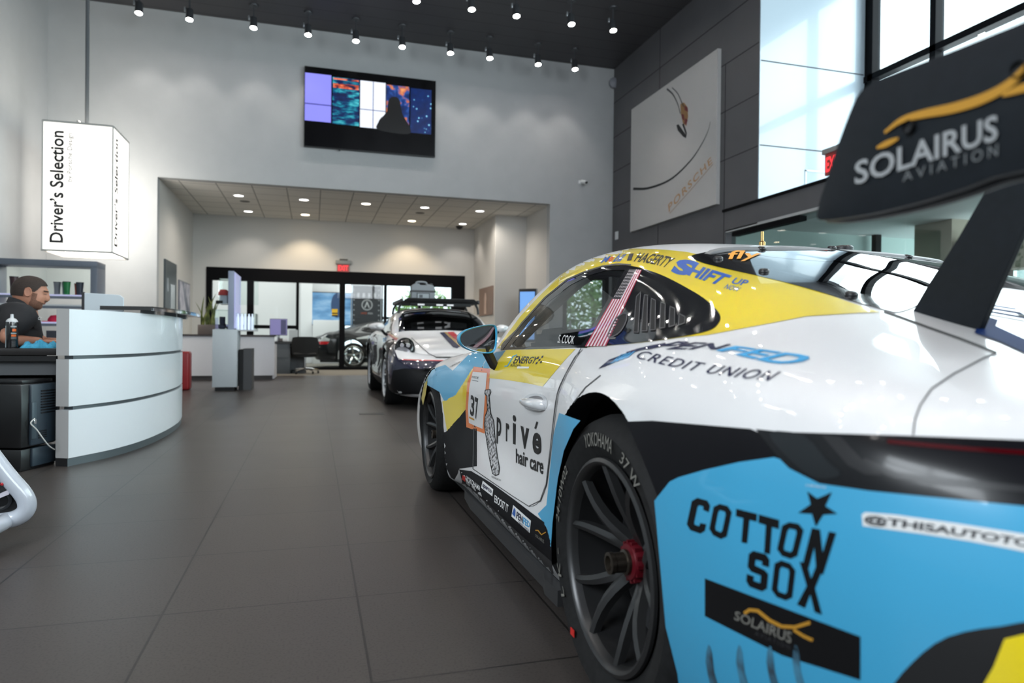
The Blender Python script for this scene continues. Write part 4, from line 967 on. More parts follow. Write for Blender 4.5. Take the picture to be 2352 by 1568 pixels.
# ------------------------------------------------------------------ curved reception counter
cnt = thing('reception_counter', 'curved white reception counter of three bands with a dark top ledge', 'counter', (-3.2, 5.2, 0))
CURVE = catmull([(-3.15,3.69,0),(-2.97,4.05,0),(-2.86,4.5,0),(-2.81,5.1,0),(-2.82,5.7,0),(-2.90,6.3,0),(-3.08,6.9,0)], 8)
def offset(c, d):
    out = []
    for i, p in enumerate(c):
        t = (c[min(len(c)-1, i+1)]-c[max(0, i-1)]).normalized(); out.append(p+Vector((-t.y, t.x, 0))*d)
    return out
def ribbon_wall(pb, outer, inner, z0, z1, mt, mt_end=None):
    n = len(outer); z = lambda p, h: Vector((p.x, p.y, h))
    vs = [z(p, z0) for p in outer]+[z(p, z1) for p in outer]+[z(p, z0) for p in inner]+[z(p, z1) for p in inner]
    fs = []
    for i in range(n-1): fs += [[i, i+1, n+i+1, n+i], [2*n+i, 3*n+i, 3*n+i+1, 2*n+i+1], [n+i, n+i+1, 3*n+i+1, 3*n+i], [i, 2*n+i, 2*n+i+1, i+1]]
    pb.add(vs, fs, mt, True); pb.add(vs, [[0, n, 3*n, 2*n], [n-1, 3*n-1, 4*n-1, 2*n-1]], mt_end or mt)
band_w = mat('counter_white', srgb(232, 236, 240), 0.25, coat=0.4); end_g = mat('counter_end_grey', srgb(186, 185, 184), 0.5)
for z0, z1 in ((.055, .375), (.40, .715), (.74, 1.05)):
    p = PB(); ribbon_wall(p, CURVE, offset(CURVE, .10), z0, z1, band_w, end_g); obj('band', p, cnt)
p = PB(); ribbon_wall(p, offset(CURVE[1:-1], .015), offset(CURVE[1:-1], .085), .05, 1.05, mat('reveal_grey', srgb(92, 98, 102), 0.4, 0.5)); obj('core', p, cnt)
p = PB(); ribbon_wall(p, offset(CURVE, .006), offset(CURVE, .10), 0, .052, mat('plinth_grey', srgb(100, 108, 112), 0.4, 0.4), matte_black); obj('plinth', p, cnt)
TOPC = [q for q in catmull([(-2.88,4.42,0),(-2.83,4.75,0),(-2.79,5.2,0),(-2.79,5.7,0),(-2.81,6.1,0),(-2.85,6.5,0)], 8)]
p = PB(); ribbon_wall(p, offset(TOPC, -.09), offset(TOPC, .30), 1.075, 1.105, mat('dark_stone_top', (0.03, 0.029, 0.029), 0.15, coat=0.5)); obj('top_ledge', p, cnt)
p = PB(); ribbon_wall(p, offset(TOPC, -.095), offset(TOPC, -.075), 1.072, 1.092, chrome_m); obj('ledge_trim', p, cnt)
p = PB()
for k in (): p.box(TOPC[k]+Vector((-.12, -.03, 1.045)), TOPC[k]+Vector((-.02, .03, 1.076)), alu_m)
for k, nm in ((8, 0), (20, 1), (32, 2)): obj('bracket', PB().box(TOPC[k]+Vector((-.12, -.03, 1.045)), TOPC[k]+Vector((-.02, .03, 1.076)), alu_m), cnt)
# desk behind the counter
DZ_ = .785
dsk = thing('desk', 'dark-topped desk with a grey modesty panel at the end of the white counter', 'desk', (-4.0, 4.4, 0))
dk_m = mat('dark_desk_top', (0.022, 0.02, 0.02), 0.3)
obj('worktop', PB().box((-5.2, 3.76, DZ_-.045), (-3.22, 4.12, DZ_), dk_m, .004).box((-3.62, 4.1, DZ_-.045), (-3.12, 6.6, DZ_), dk_m, .004), dsk)
obj('edge_rail', PB().box((-5.2, 3.765, DZ_-.085), (-3.25, 3.80, DZ_-.05), matte_black), dsk)
obj('modesty_panel', PB().box((-5.2, 3.82, .605), (-3.26, 3.85, DZ_-.085), mat('panel_grey', srgb(88, 90, 93), 0.5)), dsk)
obj('leg', PB().box((-5.2, 3.86, 0), (-5.14, 4.1, DZ_-.045), alu_m), dsk); obj('leg', PB().box((-3.3, 6.5, 0), (-3.1, 6.56, DZ_-.045), alu_m), dsk)
# printer under the desk
pr = thing('printer', 'black office printer standing on the floor under the desk', 'printer', (-3.479, 3.969, 0), math.radians(-19.5))
pk = mat('printer_black', (0.006, 0.006, 0.007), 0.3); pg = mat('printer_slate', srgb(46, 58, 68), 0.4)
MWp = MW['printer']
def prl(name, a, b, mt, bevel=.006):
    q = PB().box(a, b, mt, bevel); return obj(name, q, pr, local=True)
prl('paper_drawer', (-.26, -.36, 0.0), (.24, -.06, .14), pk); prl('cabinet', (-.26, -.365, .15), (.245, -.06, .56), pk, .01); prl('lid', (-.25, -.34, .56), (.23, -.07, .585), pk)
sidep = prl('side_cover', (.20, -.30, .16), (.262, -.065, .555), pg); prl('side_cover_low', (.205, -.28, .02), (.255, -.065, .14), pg)
q = PB()
for k in range(9): q.box((.258, -.22, .36+.018*k), (.266, -.09, .368+.018*k), pk)
obj('vent', q, pr, local=True); q = PB()
for k in range(4): q.box((.258, -.24, .20+.014*k), (.266, -.17, .206+.014*k), pk)
obj('vent', q, pr, local=True)
prl('port_panel', (.258, -.30, .20), (.268, -.26, .44), mat('port_grey', srgb(70, 84, 92), 0.4)); prl('port', (.266, -.292, .30), (.274, -.272, .33), chrome_m, .001)
a = MWp @ Vector((.272, -.285, .335))
c = PB().tube(catmull([a, atY(70, 972, 3.58), atY(84, 987, 3.60), atY(99, 1008, 3.62), atY(112, 1024, 3.66), atY(124, 1032, 3.73)], 8), .004, mat('white_cable', srgb(200, 198, 194), 0.5), 8)
one('cable', c, 'thin white cable plugged into the black printer', 'cable')
# spray can, cloth
can_p = atY(27, 797, 3.86); can = thing('spray_can', 'black spray can with a white cap on the desk in front of the seated person', 'spray can', (can_p.x, 3.86, DZ_))
q = PB().lathe([(.001, 0), (.033, 0), (.036, .004), (.036, .165), (.033, .178)], mat('can_black', (0.010, 0.011, 0.013), 0.25, coat=0.6), seg=28); obj('can_body', q, can, local=True)
q = PB().lathe([(.034, .176), (.033, .184), (.024, .196), (.012, .202)], mat('can_shoulder', srgb(210, 212, 214), 0.3), seg=28); q.lathe([(.012, .200), (.010, .210), (.009, .228), (.001, .230)], mat('can_shoulder'), seg=16); obj('cap', q, can, local=True)
q = PB(); facing = math.atan2(CAM.y-3.86, CAM.x-can_p.x)
def lab(a0, a1, z0, z1, mt):
    vs, fs = [], []
    for i in range(9):
        a = facing+a0+(a1-a0)*i/8; vs += [Vector((.0366*math.cos(a), .0366*math.sin(a), z)) for z in (z0, z1)]
        if i: fs.append([2*i-2, 2*i, 2*i+1, 2*i-1])
    q.add(vs, fs, mt, True)
lab(-.2, .75, .140, .150, mat('label_silver', srgb(170, 180, 182), 0.4)); lab(.05, .7, .112, .130, mat('label_orange', srgb(235, 110, 40), 0.4)); lab(-.15, .75, .096, .104, mat('label_silver')); lab(-.1, .7, .078, .092, mat('label_orange')); lab(-.15, .75, .060, .076, mat('label_grey', srgb(90, 92, 94), 0.4)); lab(-1.35, -1.0, .004, .150, mat('label_silver'))
for k in range(6): lab(-.05, .6, .012+.007*k, .015+.007*k, mat('label_grey'))
obj('label', q, can, local=True)
# crumpled cloth
def cloth(name, cx, cy, cz, rx, ry, rz, mt, label, seed, amp=.02, bump=None):
    rnd = random.Random(seed); n, m_ = 34, 22; vs, fs = [], []
    ph = [rnd.uniform(0, 6.28) for _ in range(8)]
    ca, sa = math.cos(rz), math.sin(rz)
    def hgt(u, v):
        h = .012+amp*(.5+.5*math.sin(7*u+ph[0]+2*v))*(.5+.5*math.sin(9*v+ph[1]-3*u))+amp*.5*abs(math.sin(13*u-8*v+ph[2]))
        if bump: h += bump[2]*math.exp(-((u-bump[0])**2+(v-bump[1])**2)/.05)
        return h*(1-max(abs(u), abs(v))**6)+.003
    for side in (1, 0):
        for i in range(n):
            for j in range(m_):
                u, v = -1+2*i/(n-1), -1+2*j/(m_-1); r = 1+.10*math.sin(5*math.atan2(v, u)+ph[3])+.06*math.sin(9*math.atan2(v, u)+ph[4])
                x, y = u*rx*r, v*ry*r; vs.append(Vector((cx+x*ca-y*sa, cy+x*sa+y*ca, cz+(hgt(u, v) if side else .001))))
    N_ = n*m_
    for i in range(n-1):
        for j in range(m_-1): a = i*m_+j; fs += [[a, a+m_, a+m_+1, a+1], [N_+a, N_+a+1, N_+a+m_+1, N_+a+m_]]
    bd = [i*m_ for i in range(n)]+[(n-1)*m_+j for j in range(1, m_)]+[i*m_+m_-1 for i in range(n-2, -1, -1)]+[j for j in range(m_-2, 0, -1)]
    for a, b in zip(bd, bd[1:]+bd[:1]): fs.append([a, b, N_+b, N_+a][::-1])
    q = PB().add(vs, fs, mt, True); return q
cp = atY(84, 795, 3.88)
one('cleaning_cloth', cloth('c', cp.x+.012, 3.90, DZ_, .10, .07, .05, noisy(mat('microfibre_blue', srgb(70, 160, 195), 0.95), 300, 0.2), '', 3, .03, (.1, .2, .022)), 'crumpled light blue cleaning cloth on the desk beside the spray can', 'cloth')
# monitor back and partition on the counter
mo_ = thing('computer_monitor', 'pale back of a monitor standing behind the white counter', 'monitor', (-3.3, 4.95, DZ_))
y0 = 4.9; a, b, c_, d = atY(192, 672, y0), atY(284, 684, y0), atY(284, 712, y0), atY(192, 714, y0)
obj('back_shell', PB().prism([a+Vector((0.005,0,0)), Vector((b.x-.03, y0, a.z-.01)), b, Vector((b.x, y0, DZ_+.14)), Vector((a.x+.005, y0, DZ_+.14))], (0, .02, 0), mat('monitor_pale', srgb(205, 214, 220), 0.4), bevel=.004), mo_)
obj('bezel', PB().box((a.x-.012, y0-.004, DZ_+.135), (a.x+.006, y0+.03, a.z+.005), black_m), mo_)
obj('stand', PB().box((a.x+.12, y0+.02, DZ_+.008), (a.x+.18, y0+.05, DZ_+.2), alu_m).box((a.x+.06, y0-.05, DZ_), (a.x+.24, y0+.10, DZ_+.012), alu_m), mo_)
# red rounded case behind the counter
rc_ = atZ(428, 896); q = PB().box((rc_.x-.28, rc_.y-.02, .0), (rc_.x+.045, rc_.y+.22, .62), mat('case_red', srgb(150, 34, 38), 0.4), .04, 4)
one('red_case', q, 'red rounded case on the floor at the far end of the white counter', 'case')
# white tube frame with the black board at the left edge
tf_ = thing('tube_stand', 'white bent-tube stand with a black backing board at the left edge', 'stand', (-3.0, 1.9, 0))
YT = 1.85; tube_w = mat('tube_white', srgb(196, 202, 212), 0.22, coat=0.6)
pts = [atY(x, y, YT) for x, y in ((-260,760),(-130,900),(-16,1052),(20,1098),(48,1130),(60,1152),(58,1172),(40,1188),(10,1196),(-40,1200),(-140,1206),(-260,1212))]
obj('frame_tube', PB().tube(catmull(pts, 6), .035, tube_w, 18), tf_)
pts = [Vector((atY(-40, 1222, YT).x, YT+.02, .20)), Vector((atY(-40, 1222, YT).x+.0, YT-.22, .13)), Vector((atY(-40, 1222, YT).x+.0, YT-.42, .06)), Vector((atY(-40, 1222, YT).x+.0, YT-.5, .035)), Vector((atY(-40, 1222, YT).x-.3, YT-.5, .033))]
foot0 = [atY(14, 1194, YT), atY(0, 1204, YT-.05), atY(-40, 1222, YT-.16), atY(-110, 1252, YT-.3)+Vector((0, 0, 0)), Vector((-3.05, YT-.45, .037)), Vector((-3.6, YT-.47, .037))]
obj('foot_tube', PB().tube(catmull(foot0, 6), .033, tube_w, 14), tf_)
bp = [atY(x, y, YT+.02) for x, y in ((-240,800),(-120,930),(0,1080),(50,1160),(45,1195),(10,1205),(-120,1210),(-240,1215))]
obj('backing_board', PB().prism(bp, (0, .012, 0), black_m), tf_)
hx = [atY(x, y, YT-.02) for x, y in ((-120,1040),(-40,1050),(0,1066),(10,1080),(4,1102),(21,1126),(19,1136),(-20,1152),(-90,1160))]
bd = obj('badge', PB().prism(hx, (0, .02, 0), mat('badge_white', srgb(215, 210, 220), 0.4), bevel=.002), tf_)
hx2 = [atY(x, y, YT-.022) for x, y in ((-100,1056),(-40,1062),(-3,1074),(3,1082),(-4,1104),(14,1126),(-22,1142),(-90,1150))]
obj('badge_grip', PB().prism(hx2, (0, .006, 0), noisy(mat('grip_black', (0.01, 0.01, 0.012), 0.7), 200, 0.6), bevel=.001), bd)
c = atY(5, 1111, YT-.022); obj('button', PB().lathe([(.001, -.010), (.006, -.008), (.007, 0)], mat('button_red', srgb(200, 40, 50), 0.3), c, 'y', 14), bd)
sk = PB().lathe([(.035, 0), (.045, .01), (.03, .02)], black_m, atY(-5, 1150, YT-.01), 'y', 20); obj('knob', sk, tf_)
# ------------------------------------------------------------------ hanging lantern
lx0, lx1 = -1.5, -0.5
YLn = 10.9
a = atY(100, 278, YLn); b = atY(261, 290, YLn); zt = (a.z+b.z)/2; zb = atY(180, 577, YLn).z; W_ = b.x-a.x
ln = thing('hanging_lantern', 'tall glowing white box lantern with upright black lettering, hanging from a ceiling rod', 'lantern', ((a.x+b.x)/2, YLn+W_/2, ZC))
lan_m = mat('lantern_fabric', srgb(240, 238, 232), 0.7, emis=(1.0, 0.96, 0.90), estr=1.15)
lan_back = mat('lantern_back_bright', srgb(240, 238, 232), 0.7, emis=(1.0, 0.94, 0.86), estr=7.0)  # unseen back glows more than the front, raised to light the wall behind
lan_in = glow('lantern_inside', (1.0, 0.93, 0.82), 9.0)
q = PB(); X0, X1, Y0, Y1 = a.x, b.x, YLn, YLn+W_
for f in ([(X0,Y0,zb),(X1,Y0,zb),(X1,Y0,zt),(X0,Y0,zt)], [(X1,Y0,zb),(X1,Y1,zb),(X1,Y1,zt),(X1,Y0,zt)], [(X1,Y1,zb),(X0,Y1,zb),(X0,Y1,zt),(X1,Y1,zt)], [(X0,Y1,zb),(X0,Y0,zb),(X0,Y0,zt),(X0,Y1,zt)]): q.quad(*[Vector(p) for p in f], lan_back if f[0][1] > Y0+.1 and f[1][1] > Y0+.1 else lan_m)
obj('shade', q, ln)
obj('light_panel', PB().quad(Vector((X0+.03,Y0+.03,zb+.12)), Vector((X0+.03,Y1-.03,zb+.12)), Vector((X1-.03,Y1-.03,zb+.12)), Vector((X1-.03,Y0+.03,zb+.12)), lan_in), ln)
fr_m = mat('lantern_frame', srgb(190, 188, 184), 0.4)
q = PB()
for z in (zb, zt):
    for p0, p1 in (((X0,Y0),(X1,Y0)), ((X1,Y0),(X1,Y1)), ((X1,Y1),(X0,Y1)), ((X0,Y1),(X0,Y0))): q.tube([Vector((*p0, z)), Vector((*p1, z))], .018, fr_m, 6)
for p0 in ((X0,Y0),(X1,Y0),(X1,Y1),(X0,Y1)): q.tube([Vector((*p0, zb)), Vector((*p0, zt))], .012, fr_m, 6)
for p0, p1 in (((X0,Y0),(X1,Y1)), ((X0,Y1),(X1,Y0))): q.tube([Vector((*p0, zt)), Vector((*p1, zt))], .012, fr_m, 6)
obj('frame', q, ln)
rod_x = atY(201, 280, YLn+W_/2).x; obj('rod', PB().tube([(rod_x, YLn+W_/2, zt), (rod_x, YLn+W_/2, ZC)], .030, mat('rod_grey', srgb(96, 100, 104), 0.45), 12), ln)
obj('hook', PB().tube(catmull([(X0+W_*.45, YLn+.1, zt), (X0+W_*.45, YLn+.12, zt+.08), (X0+W_*.47, YLn+.2, zt+.08), (X0+W_*.47, YLn+.2, zt)], 4), .006, chrome_m, 6), ln)
lt = PB(); H_ = zt-zb
def vert_text(s, u0, u1, v0, v1, mt, face, **kw):
    vs, fs = text2d(s, **kw)
    if face == 0: lt.add([Vector((X0+W_*(u1-(u1-u0)*q_[1]), Y0-.004, zb+H_*(v0+(v1-v0)*q_[0]))) for q_ in vs], fs, mt)
    else: lt.add([Vector((X1+.004, Y0+W_*(u1-(u1-u0)*q_[1]), zb+H_*(v0+(v1-v0)*q_[0]))) for q_ in vs], fs, mt)
lant_ink = mat('lantern_ink', (0.02, 0.02, 0.02), 0.6); lant_ink2 = mat('lantern_ink_pale', (0.16, 0.155, 0.15), 0.6)
vert_text('Driver\u2019s Selection', .10, .30, .06, .93, lant_ink, 0, bold=.028); vert_text('by Porsche Design', .345, .44, .54, .92, lant_ink2, 0, bold=.01)
vert_text('Driver\u2019s Selection', .10, .30, .06, .93, lant_ink, 1, bold=.028); vert_text('by Porsche Design', .345, .44, .54, .92, lant_ink2, 1)
obj('lettering', lt, ln)
# ------------------------------------------------------------------ wall screen
tv = thing('wall_screen', 'large black-framed wall screen with a dark figure before lit panels', 'screen', (-.46, YF, 5.5))
TX0, TX1, TZ0, TZ1, TY = -1.80, .885, 4.74, 6.365, YF-.10
obj('housing', PB().box((TX0, TY, TZ0), (TX1, YF, TZ1), black_m, .006), tv)
sc = PB(); scr = lambda u, v, k=0: Vector((TX0+(TX1-TX0)*u, TY-.003-k*.0015, TZ1-(TZ1-TZ0)*v))
def rect(u0, u1, v0, v1, mt, k=1): sc.quad(scr(u0, v1, k), scr(u1, v1, k), scr(u1, v0, k), scr(u0, v0, k), mt)
rect(.004, .996, .006, .994, mat('screen_off', (0.002, 0.002, 0.003), 0.12), 0)
def screen_noise(name, scale, stops, strength, stretch=(1, 1, 1), vor=False):
    mt = mat(name, (0, 0, 0), 0.3); b_ = bsdf(mt); tc = N(mt, 'ShaderNodeTexCoord'); mp = N(mt, 'ShaderNodeMapping'); mp.inputs['Scale'].default_value = stretch
    n = N(mt, 'ShaderNodeTexVoronoi' if vor else 'ShaderNodeTexNoise'); n.inputs['Scale'].default_value = scale
    if not vor: n.inputs['Detail'].default_value = 5
    r = N(mt, 'ShaderNodeValToRGB'); r.color_ramp.elements.remove(r.color_ramp.elements[1]); r.color_ramp.elements[0].position = stops[0][0]; r.color_ramp.elements[0].color = (*stops[0][1], 1)
    for p_, c_ in stops[1:]: e = r.color_ramp.elements.new(p_); e.color = (*c_, 1)
    L(mt, tc.outputs['Object'], mp.inputs['Vector']); L(mt, mp.outputs['Vector'], n.inputs['Vector']); L(mt, n.outputs['Distance' if vor else 'Fac'], r.inputs['Fac']); L(mt, r.outputs['Color'], b_.inputs['Emission Color']); b_.inputs['Emission Strength'].default_value = strength
    return mt
DB = (0.002, 0.006, 0.05)
viol = glow('screen_violet', srgb(140, 140, 250), 0.95); whit = glow('screen_white', srgb(235, 242, 255), 1.0); dimw = glow('screen_dim', srgb(90, 100, 170), 0.5)
rect(.004, .195, .085, .68, viol); rect(.004, .195, .46, .475, glow('screen_line_blue', srgb(80, 80, 180), 0.6), 2)
rect(.205, .405, .10, .69, screen_noise('screen_city', 5, [(.3, DB), (.48, (0.0, 0.02, 0.12)), (.56, (0.0, .18, .30)), (.66, (0.05, .5, .6)), (.8, (.2, .8, .8))], 0.8, (1, 1, 3)))
for v0, v1, k in ((.175, .235, 0), (.11, .13, 1)): rect(.21, .40, v0, v1, screen_noise('screen_orange_%d' % k, 7, [(.42, DB), (.5, (.5, .06, .02)), (.62, (1, .25, .12)), (.75, (.2, .1, .3))], 0.9, (1, 1, 2)), 2)
rect(.412, .605, .105, .70, whit); rect(.508, .514, .105, .70, dimw, 2); rect(.412, .605, .465, .475, dimw, 2)
rect(.612, .79, .12, .70, screen_noise('screen_mix', 6, [(.3, DB), (.45, (0.0, 0.03, 0.2)), (.52, (0.02, .1, .4)), (.58, (.6, .15, .08)), (.7, (1, .4, .15))], 0.8))
rect(.80, .965, .13, .71, screen_noise('screen_dots', 9, [(.0, (.5, .9, 1)), (.12, (.2, .6, .9)), (.2, (0.0, 0.02, 0.14)), (1, (0.0, 0.008, 0.07))], 0.9, vor=True))
blk_m = mat('screen_figure', (0.001, 0.001, 0.0015), 0.3)
fig = smooth2([(.545,.71),(.55,.62),(.575,.55),(.612,.50),(.622,.40),(.63,.32),(.655,.275),(.69,.27),(.715,.31),(.725,.40),(.738,.48),(.765,.56),(.79,.62),(.80,.72),(.70,.74)], 3)
sc.poly([scr(u, v, 3) for u, v in fig][::-1], blk_m)
obj('screen', sc, tv)
obj('sensor', PB().box((TX0+.68, TY+.02, TZ0-.03), (TX0+.72, TY+.05, TZ0), black_m), tv)
# ------------------------------------------------------------------ big picture on the grey wall
pic = thing('wall_picture', 'large pale canvas on the grey wall with a crest and gold lettering', 'picture', (XR, 10.4, 4.5))
PXX = XR-.07
obj('board', PB().box((PXX, 8.74, 3.215), (XR, 12.03, 5.87), mat('canvas_pale', srgb(190, 189, 188), 0.55)), pic)
pa = PB(); PI_ = lambda x, y, k=1: atX(x, y, PXX-.0015*k)
def arc(pts, w0, w1, mt, k=1):
    p = [PI_(a.x, a.y, k) for a in catmull([(x, y, 0) for x, y in pts], 8)]; V, F = [], []
    for i, a in enumerate(p):
        t = (p[min(len(p)-1, i+1)]-p[max(0, i-1)]).normalized(); nn = Vector((0, -t.z, t.y)); wd = (w0+(w1-w0)*i/(len(p)-1))*.5; V += [a+nn*wd, a-nn*wd]
        if i: F.append([2*i-2, 2*i-1, 2*i+1, 2*i])
    pa.add(V, F, mt)
arc([(1454,434),(1490,432),(1540,412),(1585,370),(1612,330),(1626,300),(1631,280)], .055, .01, ink, 1)
arc([(1531,205),(1545,218),(1556,240),(1562,262)], .04, .02, ink_grey, 1); arc([(1543,202),(1556,216),(1566,238),(1570,246)], .02, .03, ink_grey, 1)
pa.poly([PI_(x, y, 1) for x, y in ((1562,240),(1570,236),(1578,246),(1580,268),(1576,290),(1568,284),(1563,262))][::-1], mat('crest_gold', srgb(150, 110, 60), 0.4))
for poly in ([(1571,243),(1579,248),(1580,258),(1572,254)], [(1564,262),(1570,264),(1572,278),(1566,274)], [(1573,272),(1579,276),(1576,288),(1571,284)]): pa.poly([PI_(x, y, 2) for x, y in poly][::-1], mat('crest_red', srgb(110, 20, 18), 0.4))
pa.poly([PI_(x, y, 1) for x, y in ((1553,288),(1558,286),(1576,312),(1575,318),(1568,314),(1556,300))][::-1], ink); pa.poly([PI_(x, y, 1) for x, y in ((1566,286),(1570,284),(1577,306),(1576,314))][::-1], ink)
vs, fs = text2d('PORSCHE', bold=.02, space=1.25)
gq = ((1536,488),(1636,374),(1632,360),(1534,470)); pa.add([PI_(*bilin(gq, a, b), 1) for a, b in vs], fs, mat('gold_letters', srgb(178, 138, 96), 0.4))
arc([(1538,490),(1590,432),(1637,377)], .02, .02, mat('gold_shadow', srgb(160, 140, 125), 0.5), 1)
obj('print', pa, pic)
# small wall fittings
q = PB().lathe([(.001, -.14), (.08, -.13), (.12, -.10), (.12, -.06), (.09, 0)], mat('speaker_grey', srgb(140, 142, 150), 0.5), atY(1407, 194, YF), 'y', 24)
one('wall_speaker', q, 'round pale speaker high in the corner of the back wall', 'speaker')
c = atX(1417, 541, XR); one('wall_switch', PB().box((XR-.02, c.y-.07, c.z-.09), (XR, c.y+.07, c.z+.09), white_m, .004), 'small white switch plate on the grey wall below the canvas', 'switch')
c = atY(1333, 420, YF); cm = thing('security_camera', 'small security camera on the back wall right of the recess', 'camera', c)
obj('mount', PB().box(c+Vector((-.05, -.03, -.03)), c+Vector((.05, 0, .05)), white_m, .004), cm); obj('camera_body', PB().tube([c+Vector((.02, -.03, .02)), c+Vector((.06, -.2, -.03))], .045, white_m, 14), cm); obj('lens', PB().lathe([(.036, -.003), (.001, -.003)], black_m, c+Vector((.06, -.203, -.03)), 'y', 14), cm)
q = PB().lathe([(.10, 0), (.09, -.03), (.06, -.07), (.001, -.09)], black_m, Vector((2.23, 16.85, ZR)), 'z', 20)
one('dome_camera', q, 'dark dome camera under the recess ceiling by the column', 'camera')
fl_ = atZ(853, 950); one('floor_box', PB().box((fl_.x-.14, fl_.y-.08, 0), (fl_.x+.14, fl_.y+.08, .004), mat('floor_box_grey', srgb(58, 57, 56), 0.5), .001), 'flat grey floor outlet on the tiles in front of the white rally car', 'floor outlet')
# ------------------------------------------------------------------ ceiling spotlights
can_m = mat('spot_grey', srgb(74, 76, 80), 0.4, 0.3); lens_m = glow('spot_lens', (1.0, 0.97, 0.92), 60, False)
def make_spot(label):
    t = thing('ceiling_spotlight', label, 'spotlight', (0, 0, ZC), 0, 'ceiling spotlights')
    obj('canopy', PB().lathe([(.001, -.03), (.075, -.03), (.08, -.02), (.08, 0)], can_m, seg=20), t, local=True)
    obj('stem', PB().tube([(0, 0, -.03), (0, 0, -.24)], .014, can_m, 8), t, local=True)
    obj('yoke', PB().box((-.095, -.02, -.30), (-.070, .02, -.22), alu_m, .004).box((-.09, -.012, -.25), (.01, .012, -.228), can_m), t, local=True)
    R = Matrix.Rotation(math.radians(-14), 3, 'X')
    q = PB().lathe([(.001, .115), (.05, .11), (.062, .09), (.066, -.09), (.070, -.115), (.060, -.112)], can_m, seg=22)
    q.v = [R @ p+Vector((0, 0, -.345)) for p in q.v]; obj('housing', q, t, local=True)
    q = PB().lathe([(.062, -.108), (.001, -.106)], lens_m, seg=22); q.v = [R @ p+Vector((0, 0, -.345)) for p in q.v]; obj('lens', q, t, local=True)
    return t
ORD = ['first', 'second', 'third', 'fourth', 'fifth', 'sixth', 'seventh', 'eighth', 'ninth', 'tenth']
SXs = [-4.67, -3.83, -2.72, -1.73, -.83, .08, 1.06, 1.89, 2.95, 3.79]
proto = None
def spotlamp(name, loc, tilt, power, size, col=(1, .95, .88), blend=.6, radius=.06):
    l = bpy.data.lights.new(name, 'SPOT'); l.energy = power; l.spot_size = math.radians(size); l.spot_blend = blend; l.color = col; l.shadow_soft_size = radius
    o = bpy.data.objects.new(name, l); COL.objects.link(o); o.location = loc; o.rotation_euler = tilt
    return o
rows = [(12.33, 'row at the back wall', SXs, 3), (10.38, 'short second row', SXs[5:], 2), (8.42, 'third row', SXs, 1), (6.46, 'fourth row', SXs, 1), (4.5, 'fifth row', SXs, 1), (2.5, 'sixth row', SXs, 1), (.5, 'seventh row', SXs, 1)]
for ry, desc, xs, kind in rows:
    for i, x in enumerate(xs):
        lb = '%s from the left of the grey ceiling spotlights in the %s' % (ORD[i], desc); lb = lb[0].upper()+lb[1:]
        if proto is None: proto = make_spot(lb); proto.location = (x, ry, ZC); o = proto
        else: o = dup(proto, (x, ry, ZC), 0, lb)
        if kind == 3: spotlamp('spot_beam', (x, ry+.03, ZC-.47), (math.radians(14), 0, 0), 24, 72)
        elif kind == 2 or i % 2 == 0: spotlamp('spot_beam', (x, ry, ZC-.47), (0, 0, 0), 60, 80)
# ------------------------------------------------------------------ recess downlights
dl_off = glow('downlight_cool', (1.0, 0.97, 0.92), 5, False); dl_warm = glow('downlight_warm', (1.0, 0.80, 0.52), 14, False)
def downlight(x, y, em, label, r=.10):
    t = thing('recessed_downlight', label, 'downlight', (x, y, ZR), 0, 'recess downlights')
    obj('trim_ring', PB().lathe([(r*1.25, 0), (r*1.22, -.008), (r, -.006), (r*.96, .002)], white_m, seg=24), t, local=True)
    obj('lens', PB().lathe([(r, -.003), (.001, -.003)], em, seg=24), t, local=True)
LFT = ['leftmost', 'second', 'third', 'fourth', 'rightmost']
for i, x in enumerate((-3.17, -1.81, -.45, .90, 2.23)):
    lb = 'leftmost pale ceiling downlight in the front row of the recess' if i == 0 else 'rightmost pale ceiling downlight in the front row of the recess' if i == 4 else '%s from the left of the downlights in the front row of the recess' % LFT[i]
    downlight(x, 14.47, dl_off if i != 2 else glow('downlight_mid', (1.0, 0.9, 0.75), 9, False), lb[0].upper()+lb[1:])
    spotlamp('downlight_beam', (x, 14.47, ZR-.03), (0, 0, 0), 72, 160, (1, .92, .82))
for i, (x, em) in enumerate(((-3.14, dl_off), (-1.80, dl_warm), (.87, dl_warm), (2.23, dl_off))):
    lb = ('Far-left pale', 'Bright warm left', 'Bright warm right', 'Far-right pale')[i]+' downlight in the back row of the recess'
    downlight(x, 16.42, em, lb)
    spotlamp('downlight_beam', (x, 16.45, ZR-.03), (math.radians(8), 0, 0), 80 if em is dl_warm else 22, 105, (1, .80, .55) if em is dl_warm else (1, .92, .84))
for x, y in ((-3.1, 15.1), (.9, 15.2)):
    one('ceiling_speaker', PB().lathe([(.11, 0), (.105, -.006), (.001, -.006)], mat('speaker_grille', srgb(120, 120, 118), 0.8), (x, y, ZR), seg=20), 'round grey ceiling speaker near the %s end of the recess ceiling' % ('left' if x < 0 else 'right'), 'speaker', 'recess ceiling speakers')
